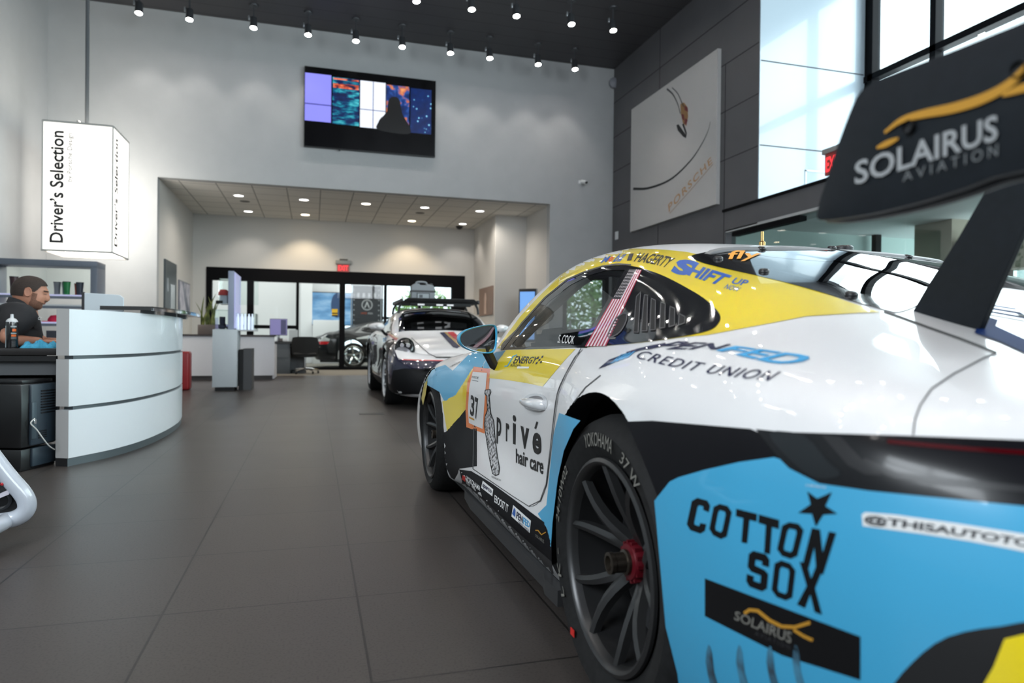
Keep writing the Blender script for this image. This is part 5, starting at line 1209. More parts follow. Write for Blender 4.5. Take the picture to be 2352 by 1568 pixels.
# exit sign on the recess wall
ex = thing('exit_sign', 'red lit EXIT sign under a grey unit above the black storefront', 'exit sign', (-.83, YB, 2.75))
obj('lamp_unit', PB().box((-1.03, YB-.10, 2.80), (-.62, YB, 2.90), mat('exit_grey', srgb(140, 142, 140), 0.5), .01).box((-.93, YB-.08, 2.90), (-.72, YB, 2.94), mat('exit_dark', srgb(70, 66, 60), 0.5), .006), ex)
q = PB().box((-.99, YB-.06, 2.60), (-.68, YB-.02, 2.80), mat('exit_face', srgb(150, 60, 54), 0.4, emis=srgb(120, 40, 38), estr=.25)); text_flat(q, 'EXIT', (-.965, YB-.063, 2.63), (.26, 0, 0), (0, 0, .14), glow('exit_red', (1.0, 0.04, 0.05), 1.3), bold=.03); obj('face', q, ex)
p0 = atX(1893, 452, XR-.05)
ex2 = thing('exit_sign', 'red EXIT sign with grey top on the grey fascia behind the black wing', 'exit sign', (XR, p0.y-.2, 3.1))
xs_ = XR-.05; q = PB().box((xs_, p0.y-.32, 3.12), (xs_+.04, p0.y, 3.40), mat('exit_face')); v_, f_ = text2d('EXIT', bold=.03); q.add([Vector((xs_-.003, p0.y-.02-a*.28, 3.16+.2*b)) for a, b in v_], f_, glow('exit_red', (1, .04, .05), 1.3)); obj('face', q, ex2)
obj('lamp_unit', PB().box((xs_-.04, p0.y-.34, 3.40), (xs_+.07, p0.y+.02, 3.47), mat('exit_grey'), .01), ex2); obj('mount', PB().box((xs_+.01, p0.y-.24, 3.04), (xs_+.05, p0.y-.10, 3.13), mat('exit_grey')), ex2)
# ------------------------------------------------------------------ desks in the recess
ld = thing('service_desk', 'long pale grey desk front with a dark top in the recess', 'desk', (-3.3, 13.1, 0))
pan_m = mat('desk_panel_grey', srgb(220, 219, 223), 0.4)
obj('front_panel', PB().box((-4.4, 13.0, .09), (-2.33, 13.06, .87), pan_m), ld); obj('plinth', PB().box((-4.4, 13.03, 0), (-2.37, 13.09, .09), mat('plinth_dark', srgb(66, 62, 62), 0.6)), ld)
obj('top', PB().box((-4.42, 12.96, .87), (-2.31, 13.45, .90), mat('dark_worktop', srgb(64, 58, 58), 0.35)), ld)
obj('worktop', PB().box((-4.3, 13.45, .72), (-2.31, 14.0, .755), dk_m), ld); obj('side_panel', PB().box((-2.37, 13.06, .02), (-2.33, 13.95, .72), pan_m), ld)
wd = thing('work_desk', 'dark desk with a grey back panel behind the black office chair', 'desk', (-1.8, 15.5, 0))
obj('worktop', PB().box((-2.6, 15.3, .72), (-1.72, 16.1, .755), dk_m), wd); obj('back_panel', PB().box((-2.5, 15.62, .0), (-1.76, 15.65, .715), mat('panel_grey'), 0), wd); obj('pedestal', PB().box((-2.55, 15.35, .0), (-2.10, 15.6, .70), mat('pedestal_grey', srgb(84, 88, 92), 0.5), .005), wd)
obj('drawer', PB().box((-2.53, 15.338, .38), (-2.12, 15.35, .68), mat('pedestal_grey')), wd)
def monitor(x, y, z, w, h, label, scr_m):
    t = thing('computer_monitor', label, 'monitor', (x, y, z)); obj('bezel', PB().box((x-w/2, y, z+.14), (x+w/2, y+.03, z+.14+h), mat('monitor_grey', srgb(110, 112, 128), 0.4), .004), t)
    obj('screen', PB().box((x-w/2+.012, y-.002, z+.155), (x+w/2-.012, y+.002, z+.14+h-.012), scr_m), t); obj('stand', PB().box((x-.03, y+.03, z), (x+.03, y+.05, z+.3), alu_m).box((x-.12, y-.06, z), (x+.12, y+.10, z+.012), alu_m), t)
    return t
a = atY(640, 740, 15.7)
monitor(a.x, 15.7, .755, .40, .40, 'monitor with a violet screen on the dark desk in the recess', mat('screen_lilac', srgb(90, 86, 120), 0.3, emis=srgb(132, 128, 180), estr=.5))
obj('screen_window', PB().box((a.x+.05, 15.696, .92), (a.x+.17, 15.699, 1.27), mat('screen_window_dark', srgb(60, 60, 84), 0.3, emis=srgb(60, 60, 90), estr=.5)), bpy.data.objects['computer_monitor.001'])
for k, (px, w, h, c, nm, lb, ct) in enumerate(((609, .05, .07, srgb(70, 30, 30), 'mug', 'small dark red mug on the desk left of the violet screen', 'mug'), (630, .12, .09, srgb(235, 238, 240), 'paper_stack', 'bright white paper heap below the violet screen', 'papers'), (641, .06, .11, srgb(40, 40, 44), 'desk_phone', 'dark desk phone on the dark desk right of the papers', 'phone'), (654, .10, .07, srgb(210, 212, 214), 'tissue_box', 'pale tissue box on the dark desk right of the phone', 'box'))):
    a = atY(px, 775, 15.36); mt = mat(nm, c, 0.5)
    if nm == 'mug': q = PB().lathe([(.001, 0), (.03, 0), (.035, .02), (.035, .085), (.030, .085), (.028, .02), (.001, .02)], mt, (a.x, 15.42, .755), seg=18).tube([(a.x+.03, 15.42, .775), (a.x+.06, 15.42, .785), (a.x+.06, 15.42, .82), (a.x+.03, 15.42, .83)], .006, mt, 6)
    elif nm == 'paper_stack': q = PB().box((a.x-.08, 15.34, .755), (a.x+.05, 15.47, .80), mt, .004).box((a.x-.05, 15.35, .80), (a.x+.04, 15.46, .845), mt, .004, rot=Matrix.Rotation(.3, 3, 'Z'))
    elif nm == 'desk_phone': q = PB().prism([(a.x-.02, 15.33, .755), (a.x-.02, 15.47, .755), (a.x-.02, 15.47, .83), (a.x-.02, 15.33, .775)], (.10, 0, 0), mt, bevel=.004).box((a.x-.02, 15.35, .83), (a.x+.01, 15.46, .85), mt, .006)
    else: q = PB().box((a.x-.03, 15.34, .755), (a.x+.07, 15.46, .815), mt, .006).box((a.x-.0, 15.38, .815), (a.x+.04, 15.42, .84), mt, .004)
    one(nm, q, lb, ct)
a = atY(674, 765, 15.5); bd_ = thing('sign_holder', 'pale upright sign holder on the dark desk right of the violet screen', 'sign holder', (a.x, 15.5, .755)); obj('board', PB().box((a.x-.10, 15.5, .765), (a.x+.10, 15.512, 1.03), mat('board_pale', srgb(176, 182, 184), 0.5)), bd_); obj('base', PB().box((a.x-.10, 15.46, .755), (a.x+.10, 15.55, .765), mat('board_pale')), bd_)
# office chair
a = atZ(700, 857.5); oc = thing('office_chair', 'black office chair with a chrome star base at the dark desk', 'office chair', (a.x, a.y, 0))
X, Y = a.x, a.y; ck = mat('chair_black', (0.006, 0.006, 0.006), 0.7)
nb, mb = 14, 12; vs, fs = [], []
for side, d in ((0, 0), (1, .05)):
    for i in range(nb):
        for j in range(mb):
            u, v = -1+2*i/(nb-1), -1+2*j/(mb-1); k = (1-abs(u)**6*.12*abs(v)**2)
            vs.append(Vector((X+.30*u*(1-.10*max(0, -v)**2-.08*max(0, v)**4), Y-.24+d+.07*u*u*1.0-.03*v, .63+.24*v*(1-.08*u**4))))
for i in range(nb-1):
    for j in range(mb-1): a_ = i*mb+j; n_ = nb*mb; fs += [[a_, a_+mb, a_+mb+1, a_+1], [n_+a_, n_+a_+1, n_+a_+mb+1, n_+a_+mb]]
bd_ = [i*mb for i in range(nb)]+[(nb-1)*mb+j for j in range(1, mb)]+[i*mb+mb-1 for i in range(nb-2, -1, -1)]+[j for j in range(mb-2, 0, -1)]
for p_, q_ in zip(bd_, bd_[1:]+bd_[:1]): fs.append([q_, p_, nb*mb+p_, nb*mb+q_])
obj('backrest', PB().add(vs, fs, ck, True), oc)
obj('seat', PB().box((X-.27, Y-.22, .42), (X+.27, Y+.30, .50), ck, .035, 3), oc)
obj('column', PB().tube([(X, Y, .10), (X, Y, .42)], .028, chrome_m, 12), oc)
q = PB()
for k in range(5):
    an = 2*PI*k/5+.3; q.tube([(X, Y, .13), (X+.18*math.cos(an), Y+.18*math.sin(an), .105), (X+.32*math.cos(an), Y+.32*math.sin(an), .08)], .018, chrome_m, 8)
obj('star_base', q, oc)
for k in range(5):
    an = 2*PI*k/5+.3; obj('caster', PB().lathe([(.001, -.02), (.03, -.02), (.032, 0), (.03, .02), (.001, .02)], ck, (X+.32*math.cos(an), Y+.32*math.sin(an), .032), 'x', 14).tube([(X+.32*math.cos(an), Y+.32*math.sin(an), .05), (X+.32*math.cos(an), Y+.32*math.sin(an), .09)], .008, chrome_m, 6), oc)
# armrest seen to the left of the back
obj('armrest', PB().box((X-.36, Y-.05, .60), (X-.30, Y+.2, .63), ck, .01).tube([(X-.33, Y+.05, .60), (X-.33, Y+.05, .46), (X-.2, Y+.05, .43)], .014, ck, 8), oc); obj('armrest', PB().box((X+.30, Y-.05, .60), (X+.36, Y+.2, .63), ck, .01).tube([(X+.33, Y+.05, .60), (X+.33, Y+.05, .46), (X+.2, Y+.05, .43)], .014, ck, 8), oc)
# display tower with glass cases
YT_ = 10.2; a0, a1 = atZ(493, 897), atZ(541, 897); tx0, tx1 = a0.x, a1.x
tw = thing('display_plinth', 'tall grey display plinth with a black foot in the middle of the floor', 'display plinth', ((tx0+tx1)/2, YT_+.25, 0))
zt_ = atY(487, 756, YT_).z
obj('body', PB().box((tx0-.03, YT_, .06), (tx1+.02, YT_+.55, zt_), mat('plinth_grey_panel', srgb(196, 202, 206), 0.4), .004), tw); obj('foot', PB().box((tx0+.01, YT_+.02, 0), (tx1-.02, YT_+.5, .06), matte_black), tw)
b0, b1 = atY(558, 800, YT_+.35), atY(581, 800, YT_+.35)
one('dark_plinth', PB().box((tx1+.035, YT_+.12, 0), (tx1+.10, YT_+.62, atY(560, 802, YT_+.3).z), matte_black).box((tx1+.10, YT_+.14, 0), (b1.x, YT_+.60, atY(560, 800, YT_+.3).z), mat('dark_panel', srgb(72, 72, 74), 0.5)), 'low dark plinth standing against the right side of the grey display plinth', 'plinth')
up_ = thing('display_case', 'lit glass display case with an upright panel on the grey plinth', 'display case', ((tx0+tx1)/2, YT_+.25, zt_))
c0, c1, c2 = atY(490, 710, YT_+.04), atY(543, 755, YT_+.04), atY(525, 622, YT_+.1); c3 = atY(538, 622, YT_+.1); c4 = atY(577, 640, YT_+.5)
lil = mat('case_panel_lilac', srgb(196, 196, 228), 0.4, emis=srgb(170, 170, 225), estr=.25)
obj('upright', PB().box((c2.x, YT_+.08, zt_), (c3.x, YT_+.5, c2.z), mat('upright_grey', srgb(150, 158, 178), 0.45), .002), up_)
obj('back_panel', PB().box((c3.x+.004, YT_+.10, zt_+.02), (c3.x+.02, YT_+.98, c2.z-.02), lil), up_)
for (x0, x1, z0, z1, nm) in ((tx0-.01, c2.x, zt_, c0.z, 'lower_case'), (tx0+.05, c2.x, atY(500, 697, YT_).z, atY(500, 637, YT_).z, 'upper_case')):
    q = PB().box((x0, YT_+.1, z0), (x0+.006, YT_+.5, z1), clear_g).box((x0, YT_+.1, z0), (x1, YT_+.106, z1), clear_g).box((x0, YT_+.1, z1-.006), (x1, YT_+.5, z1), clear_g).box((x0, YT_+.1, z0), (x1, YT_+.5, z0+.008), mat('case_floor', srgb(200, 204, 206), 0.3)); obj(nm, q, up_)
x0 = c3.x+.02; q = PB().box((x0, YT_+.1, zt_), (x0+.30, YT_+.106, c0.z-.05), clear_g).box((x0+.30, YT_+.1, zt_), (x0+.306, YT_+.7, c0.z-.05), clear_g).box((x0+.02, YT_+.5, atY(560, 697, YT_).z), (x0+.32, YT_+.506, atY(560, 637, YT_).z), clear_g); obj('side_case', q, up_)
def boots(name, x, y, z, h, mt, label, cat): one(name, PB().tube(catmull([(x, y, z+h), (x, y, z+h*.5), (x+.01, y-.005, z+.06)], 4), .045, mt, 12, rad=None).box((x-.045, y-.16, z), (x+.05, y+.05, z+.06), mt, .02), label, cat)
navy = mat('dark_navy_goods', srgb(38, 36, 62), 0.7)
boots('boot', tx0+.08, YT_+.3, zt_+.009, .20, navy, 'dark navy boot standing in the lower glass case', 'boot')
one('folded_shirt', PB().box((tx0+.15, YT_+.2, zt_+.009), (c2.x-.02, YT_+.42, zt_+.05), navy, .01).box((tx0+.17, YT_+.22, zt_+.05), (c2.x-.04, YT_+.40, zt_+.08), lil, .01), 'folded navy shirt lying in the lower glass case', 'shirt')
zz = atY(500, 697, YT_).z+.009
one('cap', PB().lathe([(.001, .10), (.05, .09), (.08, .05), (.085, 0)], mat('cap_red', srgb(190, 60, 60), 0.7), (c2.x-.088, YT_+.3, zz+.14), seg=18).box((c2.x-.14, YT_+.24, zz), (c2.x-.03, YT_+.36, zz+.14), mat('stand_pale', srgb(206, 206, 222), 0.6), .01), 'red cap on a pale block in the upper glass case', 'cap')
one('black_box', PB().box((tx0+.09, YT_+.22, zz), (c2.x-.20, YT_+.38, zz+.05), matte_black, .004), 'flat black box in the upper glass case', 'box')
for k in range(5):
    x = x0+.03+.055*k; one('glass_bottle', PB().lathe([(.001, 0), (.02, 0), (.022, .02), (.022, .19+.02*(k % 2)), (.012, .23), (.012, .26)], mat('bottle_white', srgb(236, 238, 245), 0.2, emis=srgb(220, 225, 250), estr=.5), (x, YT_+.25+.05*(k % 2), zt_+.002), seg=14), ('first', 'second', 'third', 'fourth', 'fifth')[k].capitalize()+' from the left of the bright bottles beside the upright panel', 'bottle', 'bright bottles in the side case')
obj('side_tray', PB().box((x0, YT_+.1, zt_-.02), (x0+.31, YT_+.7, zt_), mat('case_floor')), up_)
# planter with a snake plant on the long desk
a = atY(476, 768, 13.15); pl = thing('potted_plant', 'spiky green plant in a brown trough on the long desk', 'plant', (a.x, 13.2, .90))
obj('trough', PB().box((a.x-.16, 13.05, .90), (a.x+.18, 13.35, 1.09), mat('trough_brown', srgb(92, 82, 78), 0.6), .006), pl)
lf_m = noisy(mat('leaf_green', srgb(52, 66, 30), 0.5), 9, 0.35, col2=srgb(122, 128, 56)); rnd = random.Random(4)
for k in range(13):
    x, y = a.x+rnd.uniform(-.12, .14), 13.2+rnd.uniform(-.09, .09); h = rnd.uniform(.32, .66); lean = rnd.uniform(-.22, .22); ly = rnd.uniform(-.08, .08); ang = rnd.uniform(0, PI)
    V, F = [], []; n = 9
    for i in range(n):
        t = i/(n-1); wd = .028*math.sin(PI*(.15+.85*t))**.6*(1-t*.3) if t < .999 else .001; c = Vector((x+lean*t*t, y+ly*t*t, 1.08+h*t)); d = Vector((math.cos(ang), math.sin(ang), 0))*wd; e = Vector((-math.sin(ang), math.cos(ang), 0))*wd*.35
        V += [c-d+e, c, c+d+e]
        if i: o_ = 3*i; F += [[o_-3, o_-2, o_+1, o_], [o_-2, o_-1, o_+2, o_+1]]
    obj('leaf', PB().add(V, F, lf_m, True), pl)
# pictures, kiosk screen
a, b = atX(409, 643, OL), atX(434, 714, OL)
p4 = thing('wall_poster', 'small grey and white poster beside the dark door in the recess', 'poster', (OL, 15.9, 1.7)); obj('board', PB().box((OL, 15.27, 1.32), (OL+.03, 16.65, 2.12), mat('poster_edge', srgb(120, 122, 132), 0.5)), p4)
pm = screen_noise('poster_grey', 1.6, [(.3, srgb(60, 66, 84)), (.45, srgb(120, 124, 140)), (.55, srgb(200, 198, 208)), (.7, srgb(160, 160, 176))], 0.0); bsdf(pm).inputs['Roughness'].default_value = .5
nt = pm.node_tree; rr = [n for n in nt.nodes if n.type == 'VALTORGB'][0]; nt.links.new(rr.outputs['Color'], bsdf(pm).inputs['Base Color'])
obj('print', PB().quad(Vector((OL+.032, 16.62, 1.35)), Vector((OL+.032, 15.30, 1.35)), Vector((OL+.032, 15.30, 2.09)), Vector((OL+.032, 16.62, 2.09)), pm), p4)
a, b = atX(1103, 664, 2.73), atX(1133, 722, 2.73)
p5 = thing('wall_poster', 'brown poster with a pale figure on the side of the recess column', 'poster', (2.73, 15.9, 1.7)); obj('board', PB().box((2.70, min(a.y, b.y), b.z), (2.73, max(a.y, b.y), a.z), mat('poster_brown', srgb(134, 112, 100), 0.6)), p5)
ym = (a.y+b.y)/2; zb_, zt2 = b.z, a.z
fig_m = mat('poster_figure', srgb(196, 172, 158), 0.6); q = PB()
q.poly([Vector((2.698, ym+dy, zb_+(zt2-zb_)*f)) for dy, f in ((.12, .05), (.14, .3), (.10, .45), (.12, .62), (.05, .80), (-.05, .80), (-.13, .60), (-.09, .42), (-.12, .05))], fig_m); obj('print', q, p5)
k_ = thing('kiosk_screen', 'upright black-framed kiosk screen glowing blue at the right side of the recess', 'kiosk', (3.3, 13.9, 0))
# kiosk stands turned towards the camera
c = atY(1211, 700, 13.75); Rk = Matrix.Translation((c.x, 13.75, 0)) @ Matrix.Rotation(math.radians(-38), 4, 'Z')
def kb(name, a, b, mt, bv=.004): q = PB().box(a, b, mt, bv); q.v = [Rk @ p for p in q.v]; return obj(name, q, k_)
kb('housing', (-.22, 0, .80), (.22, .06, 2.05), black_m, .015); kb('side_trim', (.222, .0, .80), (.238, .06, 2.05), alu_m); kb('screen', (-.185, -.004, .86), (.185, .002, 1.98), mat('kiosk_blue', srgb(110, 160, 225), 0.3, emis=srgb(120, 170, 235), estr=.6), 0)
q = PB().lathe([(.001, 0), (.09, 0)], mat('kiosk_dot', srgb(50, 80, 160), 0.3, emis=srgb(50, 80, 160), estr=.5), (0, -.006, 1.55), 'y', 24); q.v = [Rk @ p for p in q.v]; obj('screen_emblem', q, k_)
kb('post', (-.05, .03, .02), (.05, .06, .80), alu_m); kb('base', (-.22, -.12, 0), (.22, .2, .02), alu_m)
# ------------------------------------------------------------------ lounge contents
a, b = atY(704, 669, 22.5), atY(794, 748, 22.5)
tv2 = thing('wall_screen', 'blue glowing wall screen in the lounge behind the black sedan', 'screen', (a.x, 22.6, 1.6)); obj('housing', PB().box((a.x, 22.5, b.z), (a.x+1.72, 22.6, a.z), black_m, .005), tv2)
lm = screen_noise('lounge_screen', .9, [(.3, srgb(50, 80, 120)), (.5, srgb(110, 160, 205)), (.7, srgb(190, 220, 245))], 0.9, (1, 1, 3)); q = PB().quad(Vector((a.x+.03, 22.497, b.z+.03)), Vector((a.x+1.69, 22.497, b.z+.03)), Vector((a.x+1.69, 22.497, a.z-.03)), Vector((a.x+.03, 22.497, a.z-.03)), lm)
q.poly([Vector((a.x+1.0+.20*math.cos(t), 22.495, (a.z+b.z)/2+.12+.42*math.sin(t))) for t in np.linspace(0, 2*PI, 21)[:-1]][::-1], mat('screen_figure_blue', srgb(40, 60, 90), 0.4, emis=srgb(40, 60, 90), estr=.6)); obj('screen', q, tv2)
a, b = atY(810, 656, 20.6), atY(873, 742, 20.6)
bn = thing('hanging_banner', 'dark banner with a round emblem and rows of eyelets in the lounge', 'banner', (a.x+.4, 20.6, 0))
bk = mat('banner_charcoal', srgb(52, 54, 58), 0.7); obj('cloth', PB().box((a.x, 20.6, .9), (b.x, 20.62, a.z), bk), bn)
q = PB().tube([(a.x-.05, 20.61, a.z+.02), (b.x+.05, 20.61, a.z+.02)], .02, alu_m, 8); obj('top_bar', q, bn)
for sx in (a.x-.03, b.x+.03): obj('post', PB().tube([(sx, 20.61, 0), (sx, 20.61, a.z+.03)], .018, alu_m, 8), bn)
pale = mat('banner_print', srgb(190, 192, 194), 0.6); q = PB(); cx, cz = (a.x+b.x)/2+.02, atY(842, 700, 20.6).z; rr_ = (b.x-a.x)*.20
q.lathe([(rr_, 0), (rr_*.88, 0)], pale, (cx, 20.597, cz), 'y', 32); q.lathe([(rr_*.80, 0), (rr_*.76, 0)], pale, (cx, 20.597, cz), 'y', 32)
q.poly([Vector((cx+dx*rr_, 20.596, cz+dz*rr_)) for dx, dz in ((-.5, -.5), (-.08, .6), (.08, .6), (.5, -.5), (.28, -.5), (0, .2), (-.28, -.5))], pale)
for k in range(4): text_flat(q, '8', (a.x+.14+.17*k, 20.597, a.z-.36), (.075, 0, 0), (0, 0, .14), pale)
for sx in (a.x+.045, b.x-.045):
    for k in range(9): q.lathe([(.022, 0), (.012, 0)], pale, (sx, 20.597, a.z-.12-.16*k), 'y', 10)
text_flat(q, 'UNITED', (cx-rr_*1.1, 20.597, cz-rr_*1.7), (rr_*1.1, 0, 0), (0, 0, rr_*.35), mat('banner_orange', srgb(190, 84, 50), 0.6)); text_flat(q, 'ASIA', (cx+.02, 20.597, cz-rr_*1.7), (rr_*.95, 0, 0), (0, 0, rr_*.35), pale)
obj('print', q, bn)
one('white_plinth', PB().box((-1.6, 21.3, 0), (-.75, 21.9, atY(760, 735, 21.3).z), lw, .01), 'white plinth in the lounge before the blue wall screen', 'plinth')
a = atY(769, 718, YB-.01); st_ = PB().box((a.x-.075, YB+.02, a.z-.085), (a.x+.075, YB+.029, a.z+.10), mat('notice_yellow', srgb(225, 185, 30), 0.5)).box((a.x-.075, YB+.018, a.z-.03), (a.x+.075, YB+.021, a.z+.0), ink).box((a.x-.075, YB+.018, a.z-.10), (a.x+.075, YB+.03, a.z-.06), ink)
one('window_notice', st_, 'yellow and black notice stuck on the storefront glass', 'notice')
# ------------------------------------------------------------------ shelving at the left with cups
YSH = 10.4; frm = mat('shelf_frame_grey', srgb(112, 118, 130), 0.4, 0.3)
sh = thing('display_shelf', 'grey-framed display shelving behind the seated person', 'shelf', (-5.5, YSH+.3, 0))
ztop, zbt = atY(215, 600, YSH).z, atY(215, 674, YSH).z; xr_ = atY(223, 640, YSH).x
obj('frame', PB().box((XL+.1, YSH, ztop-.09), (xr_, YSH+.45, ztop), frm, .004).box((xr_-.09, YSH, 0), (xr_, YSH+.45, ztop-.09), frm, .004).box((XL+.1, YSH, 0), (XL+.2, YSH+.45, ztop-.09), frm, .004), sh)
lvl = [atY(60, 674, YSH).z, atY(60, 697, YSH).z, atY(60, 738, YSH).z, .75, .3]
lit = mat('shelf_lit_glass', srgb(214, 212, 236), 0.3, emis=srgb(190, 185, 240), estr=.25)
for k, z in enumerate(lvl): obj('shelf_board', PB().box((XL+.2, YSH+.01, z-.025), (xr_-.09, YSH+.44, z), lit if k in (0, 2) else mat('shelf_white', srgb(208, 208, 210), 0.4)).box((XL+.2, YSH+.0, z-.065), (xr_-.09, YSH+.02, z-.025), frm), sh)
obj('back_glass', PB().box((XL+.2, YSH+.43, lvl[0]), (xr_-.09, YSH+.44, ztop-.09), clear_g), sh)
def cup(px, col, r, h, label, name='tumbler'):
    a = atY(px, 674, YSH+.2); t = thing(name, label, 'cup', (a.x, YSH+(.13 if px in (157, 187) else .27), lvl[0])); mt = mat('cup_%d' % px, col, 0.3, 0.1)
    obj('cup_body', PB().lathe([(.001, 0), (r*.72, 0), (r*.78, .01), (r*.82, h*.45), (r, h*.97), (r*.94, h*.97), (r*.76, h*.45), (r*.7, .01), (.001, .012)], mt, seg=22), t, local=True); obj('rim', PB().lathe([(r*1.03, h*.955), (r*1.03, h), (r*.93, h)], black_m, seg=22), t, local=True)
cup(128, srgb(120, 124, 126), .052, .205, 'silver tumbler on the lit shelf right of the seated person')
cup(147, srgb(90, 104, 118), .05, .20, 'dull blue tumbler directly left of the green tumbler on the shelf'); cup(157, srgb(24, 110, 56), .054, .205, 'green tumbler on the lit shelf')
cup(175, srgb(150, 50, 30), .045, .19, 'rust-red tumbler behind the dark tumbler on the shelf'); cup(187, srgb(50, 54, 66), .054, .20, 'dark slate tumbler at the right end of the lit shelf')
cup(28, srgb(72, 50, 50), .06, .27, 'tall dark brown cup on the lit shelf left of the seated person', 'tall_cup')
a = atY(116, 735, YSH+.1); one('cap', PB().lathe([(.001, .11), (.06, .10), (.095, .05), (.10, 0)], mat('cap_crimson', srgb(200, 26, 66), 0.7), (a.x+.03, YSH+.2, lvl[2]), seg=20).prism([(a.x-.03, YSH+.12, lvl[2]+.002), (a.x-.11, YSH+.09, lvl[2]+.002), (a.x-.13, YSH+.16, lvl[2]+.002), (a.x-.10, YSH+.26, lvl[2]+.002)], (0, 0, .012), mat('cap_crimson'), bevel=.003), 'crimson cap on the shelf behind the seated person', 'cap')
a = atY(120, 758, YSH); one('shelf_box', PB().box((a.x-.12, YSH+.12, .75), (a.x+.12, YSH+.40, .93), mat('box_slate', srgb(60, 62, 70), 0.5), .006), 'dark box on the low shelf behind the seated person', 'box')
# ------------------------------------------------------------------ trees outside
def tree(x, y, h, r, label, seed, tone):
    rnd = random.Random(seed); t = thing('tree', label, 'tree', (x, y, 0), 0, 'trees outside the glass')
    obj('trunk', PB().tube(catmull([(x, y, 0), (x+.05, y, h*.3), (x-.05, y+.05, h*.6)], 4), .10, mat('bark', srgb(84, 72, 60), 0.9), 8), t)
    V, F = [], []
    for k in range(1500):
        d = Vector((rnd.gauss(0, 1), rnd.gauss(0, 1), rnd.gauss(0, 1))).normalized()*r*rnd.random()**.4; c = Vector((x, y, h*.62))+Vector((d.x, d.y, d.z*1.2)); s_ = rnd.uniform(.07, .15)
        a = Vector((rnd.gauss(0, 1), rnd.gauss(0, 1), rnd.gauss(0, 1))).normalized(); b = a.orthogonal().normalized(); o_ = len(V); V += [c-a*s_, c-b*s_*.5, c+a*s_, c+b*s_*.5]; F.append([o_, o_+1, o_+2, o_+3])
    obj('crown', PB().add(V, F, noisy(mat('leaves_%d' % tone, (srgb(92, 132, 52), srgb(112, 148, 66))[tone], 0.7), 1.2, 0.35), False), t)
tree(6.3, 19.5, 3.4, 1.5, 'bright green tree seen through the race car windows, nearer the grey wall', 1, 0); tree(8.6, 22.5, 4.6, 2.0, 'taller green tree outside the exit door, farther off', 2, 1); tree(2.6, 25.3, 2.6, 1.2, 'small green tree outside the lounge window behind the white rally car', 3, 1); tree(5.4, 24.6, 2.6, 1.0, 'low green tree outside the exit door, beside the lounge', 5, 1)
# ------------------------------------------------------------------ seated man at the desk
def skin(verts, edges, radii, sub=2):
    me = bpy.data.meshes.new('skeleton'); me.from_pydata([tuple(v) for v in verts], edges, []); o = bpy.data.objects.new('skeleton', me); COL.objects.link(o)
    md = o.modifiers.new('s', 'SKIN'); md.use_smooth_shade = True; o.modifiers.new('d', 'SUBSURF').render_levels = sub; o.modifiers['d'].levels = sub
    for i, r in enumerate(radii): sv = me.skin_vertices[0].data[i]; sv.radius = (r, r) if not isinstance(r, tuple) else r; sv.use_root = (i == 0)
    bpy.context.view_layer.update(); dg = bpy.context.evaluated_depsgraph_get(); ev = o.evaluated_get(dg); m_ = ev.to_mesh()
    out = ([v.co.copy() for v in m_.vertices], [list(p.vertices) for p in m_.polygons]); ev.to_mesh_clear(); bpy.data.objects.remove(o); bpy.data.meshes.remove(me)
    return out
def chain(pts, radii):
    return pts, [(i, i+1) for i in range(len(pts)-1)], radii
PF = Vector((.95, .31, 0)).normalized(); PS = Vector((PF.y, -PF.x, 0)); UPV = Vector((0, 0, 1))     # facing, his right, up
YP = 4.16
HC = atY(71, 672, YP); NB = atY(50, 706, YP); CH = atY(36, 748, YP); BL = CH+Vector((.02, .01, -.22)); PV = CH+Vector((-.02, 0, -.40))
skin_m = noisy(mat('skin', srgb(178, 124, 100), 0.55), 14, 0.06); hair_m = noisy(mat('hair_brown', srgb(46, 34, 28), 0.8), 80, 0.35, stretch=(1, 1, 4)); beard_m = noisy(mat('beard_brown', srgb(112, 76, 60), 0.8), 160, 0.25)
shirt_m = noisy(mat('polo_black', srgb(30, 29, 32), 0.8), 20, 0.15); trouser_m = mat('trousers_black', srgb(26, 26, 30), 0.85)
man = thing('person', 'person in a black polo seated at the desk behind the white counter, looking down', 'person', (PV.x, PV.y, 0))
def head_point(th, ph, extra=0.0):
    """direction in degrees: th from the nose round to his right, ph upwards"""
    T, P = math.radians(th), math.radians(ph)
    d = Vector((math.cos(P)*math.cos(T), math.cos(P)*math.sin(T), math.sin(P)))
    r = 1/math.sqrt((d.x/(.100 if d.x > 0 else .106))**2+(d.y/.081)**2+(d.z/(.112 if d.z > 0 else .126))**2)
    for t0, p0, st_, sp, am in ((0,-11,8,9,.019),(0,4,6,9,.008),(0,20,40,6,.005),(24,8,10,7,-.008),(-24,8,10,7,-.008),(0,-30,15,3.5,.007),(0,-25.5,14,2,-.003),(0,-37,16,3.5,-.004),(0,-50,20,9,.014),(62,-48,24,16,.014),(-62,-48,24,16,.014),(42,-18,18,14,.006),(-42,-18,18,14,.006),(180,12,60,30,.008)):
        dt = (th-t0+180) % 360-180; r += am*math.exp(-.5*((dt/st_)**2+((ph-p0)/sp)**2))
    return d*(r+extra)
HT = Matrix((PF*math.cos(.22)-UPV*math.sin(.22), PS, UPV*math.cos(.22)+PF*math.sin(.22))).transposed()      # head tipped down
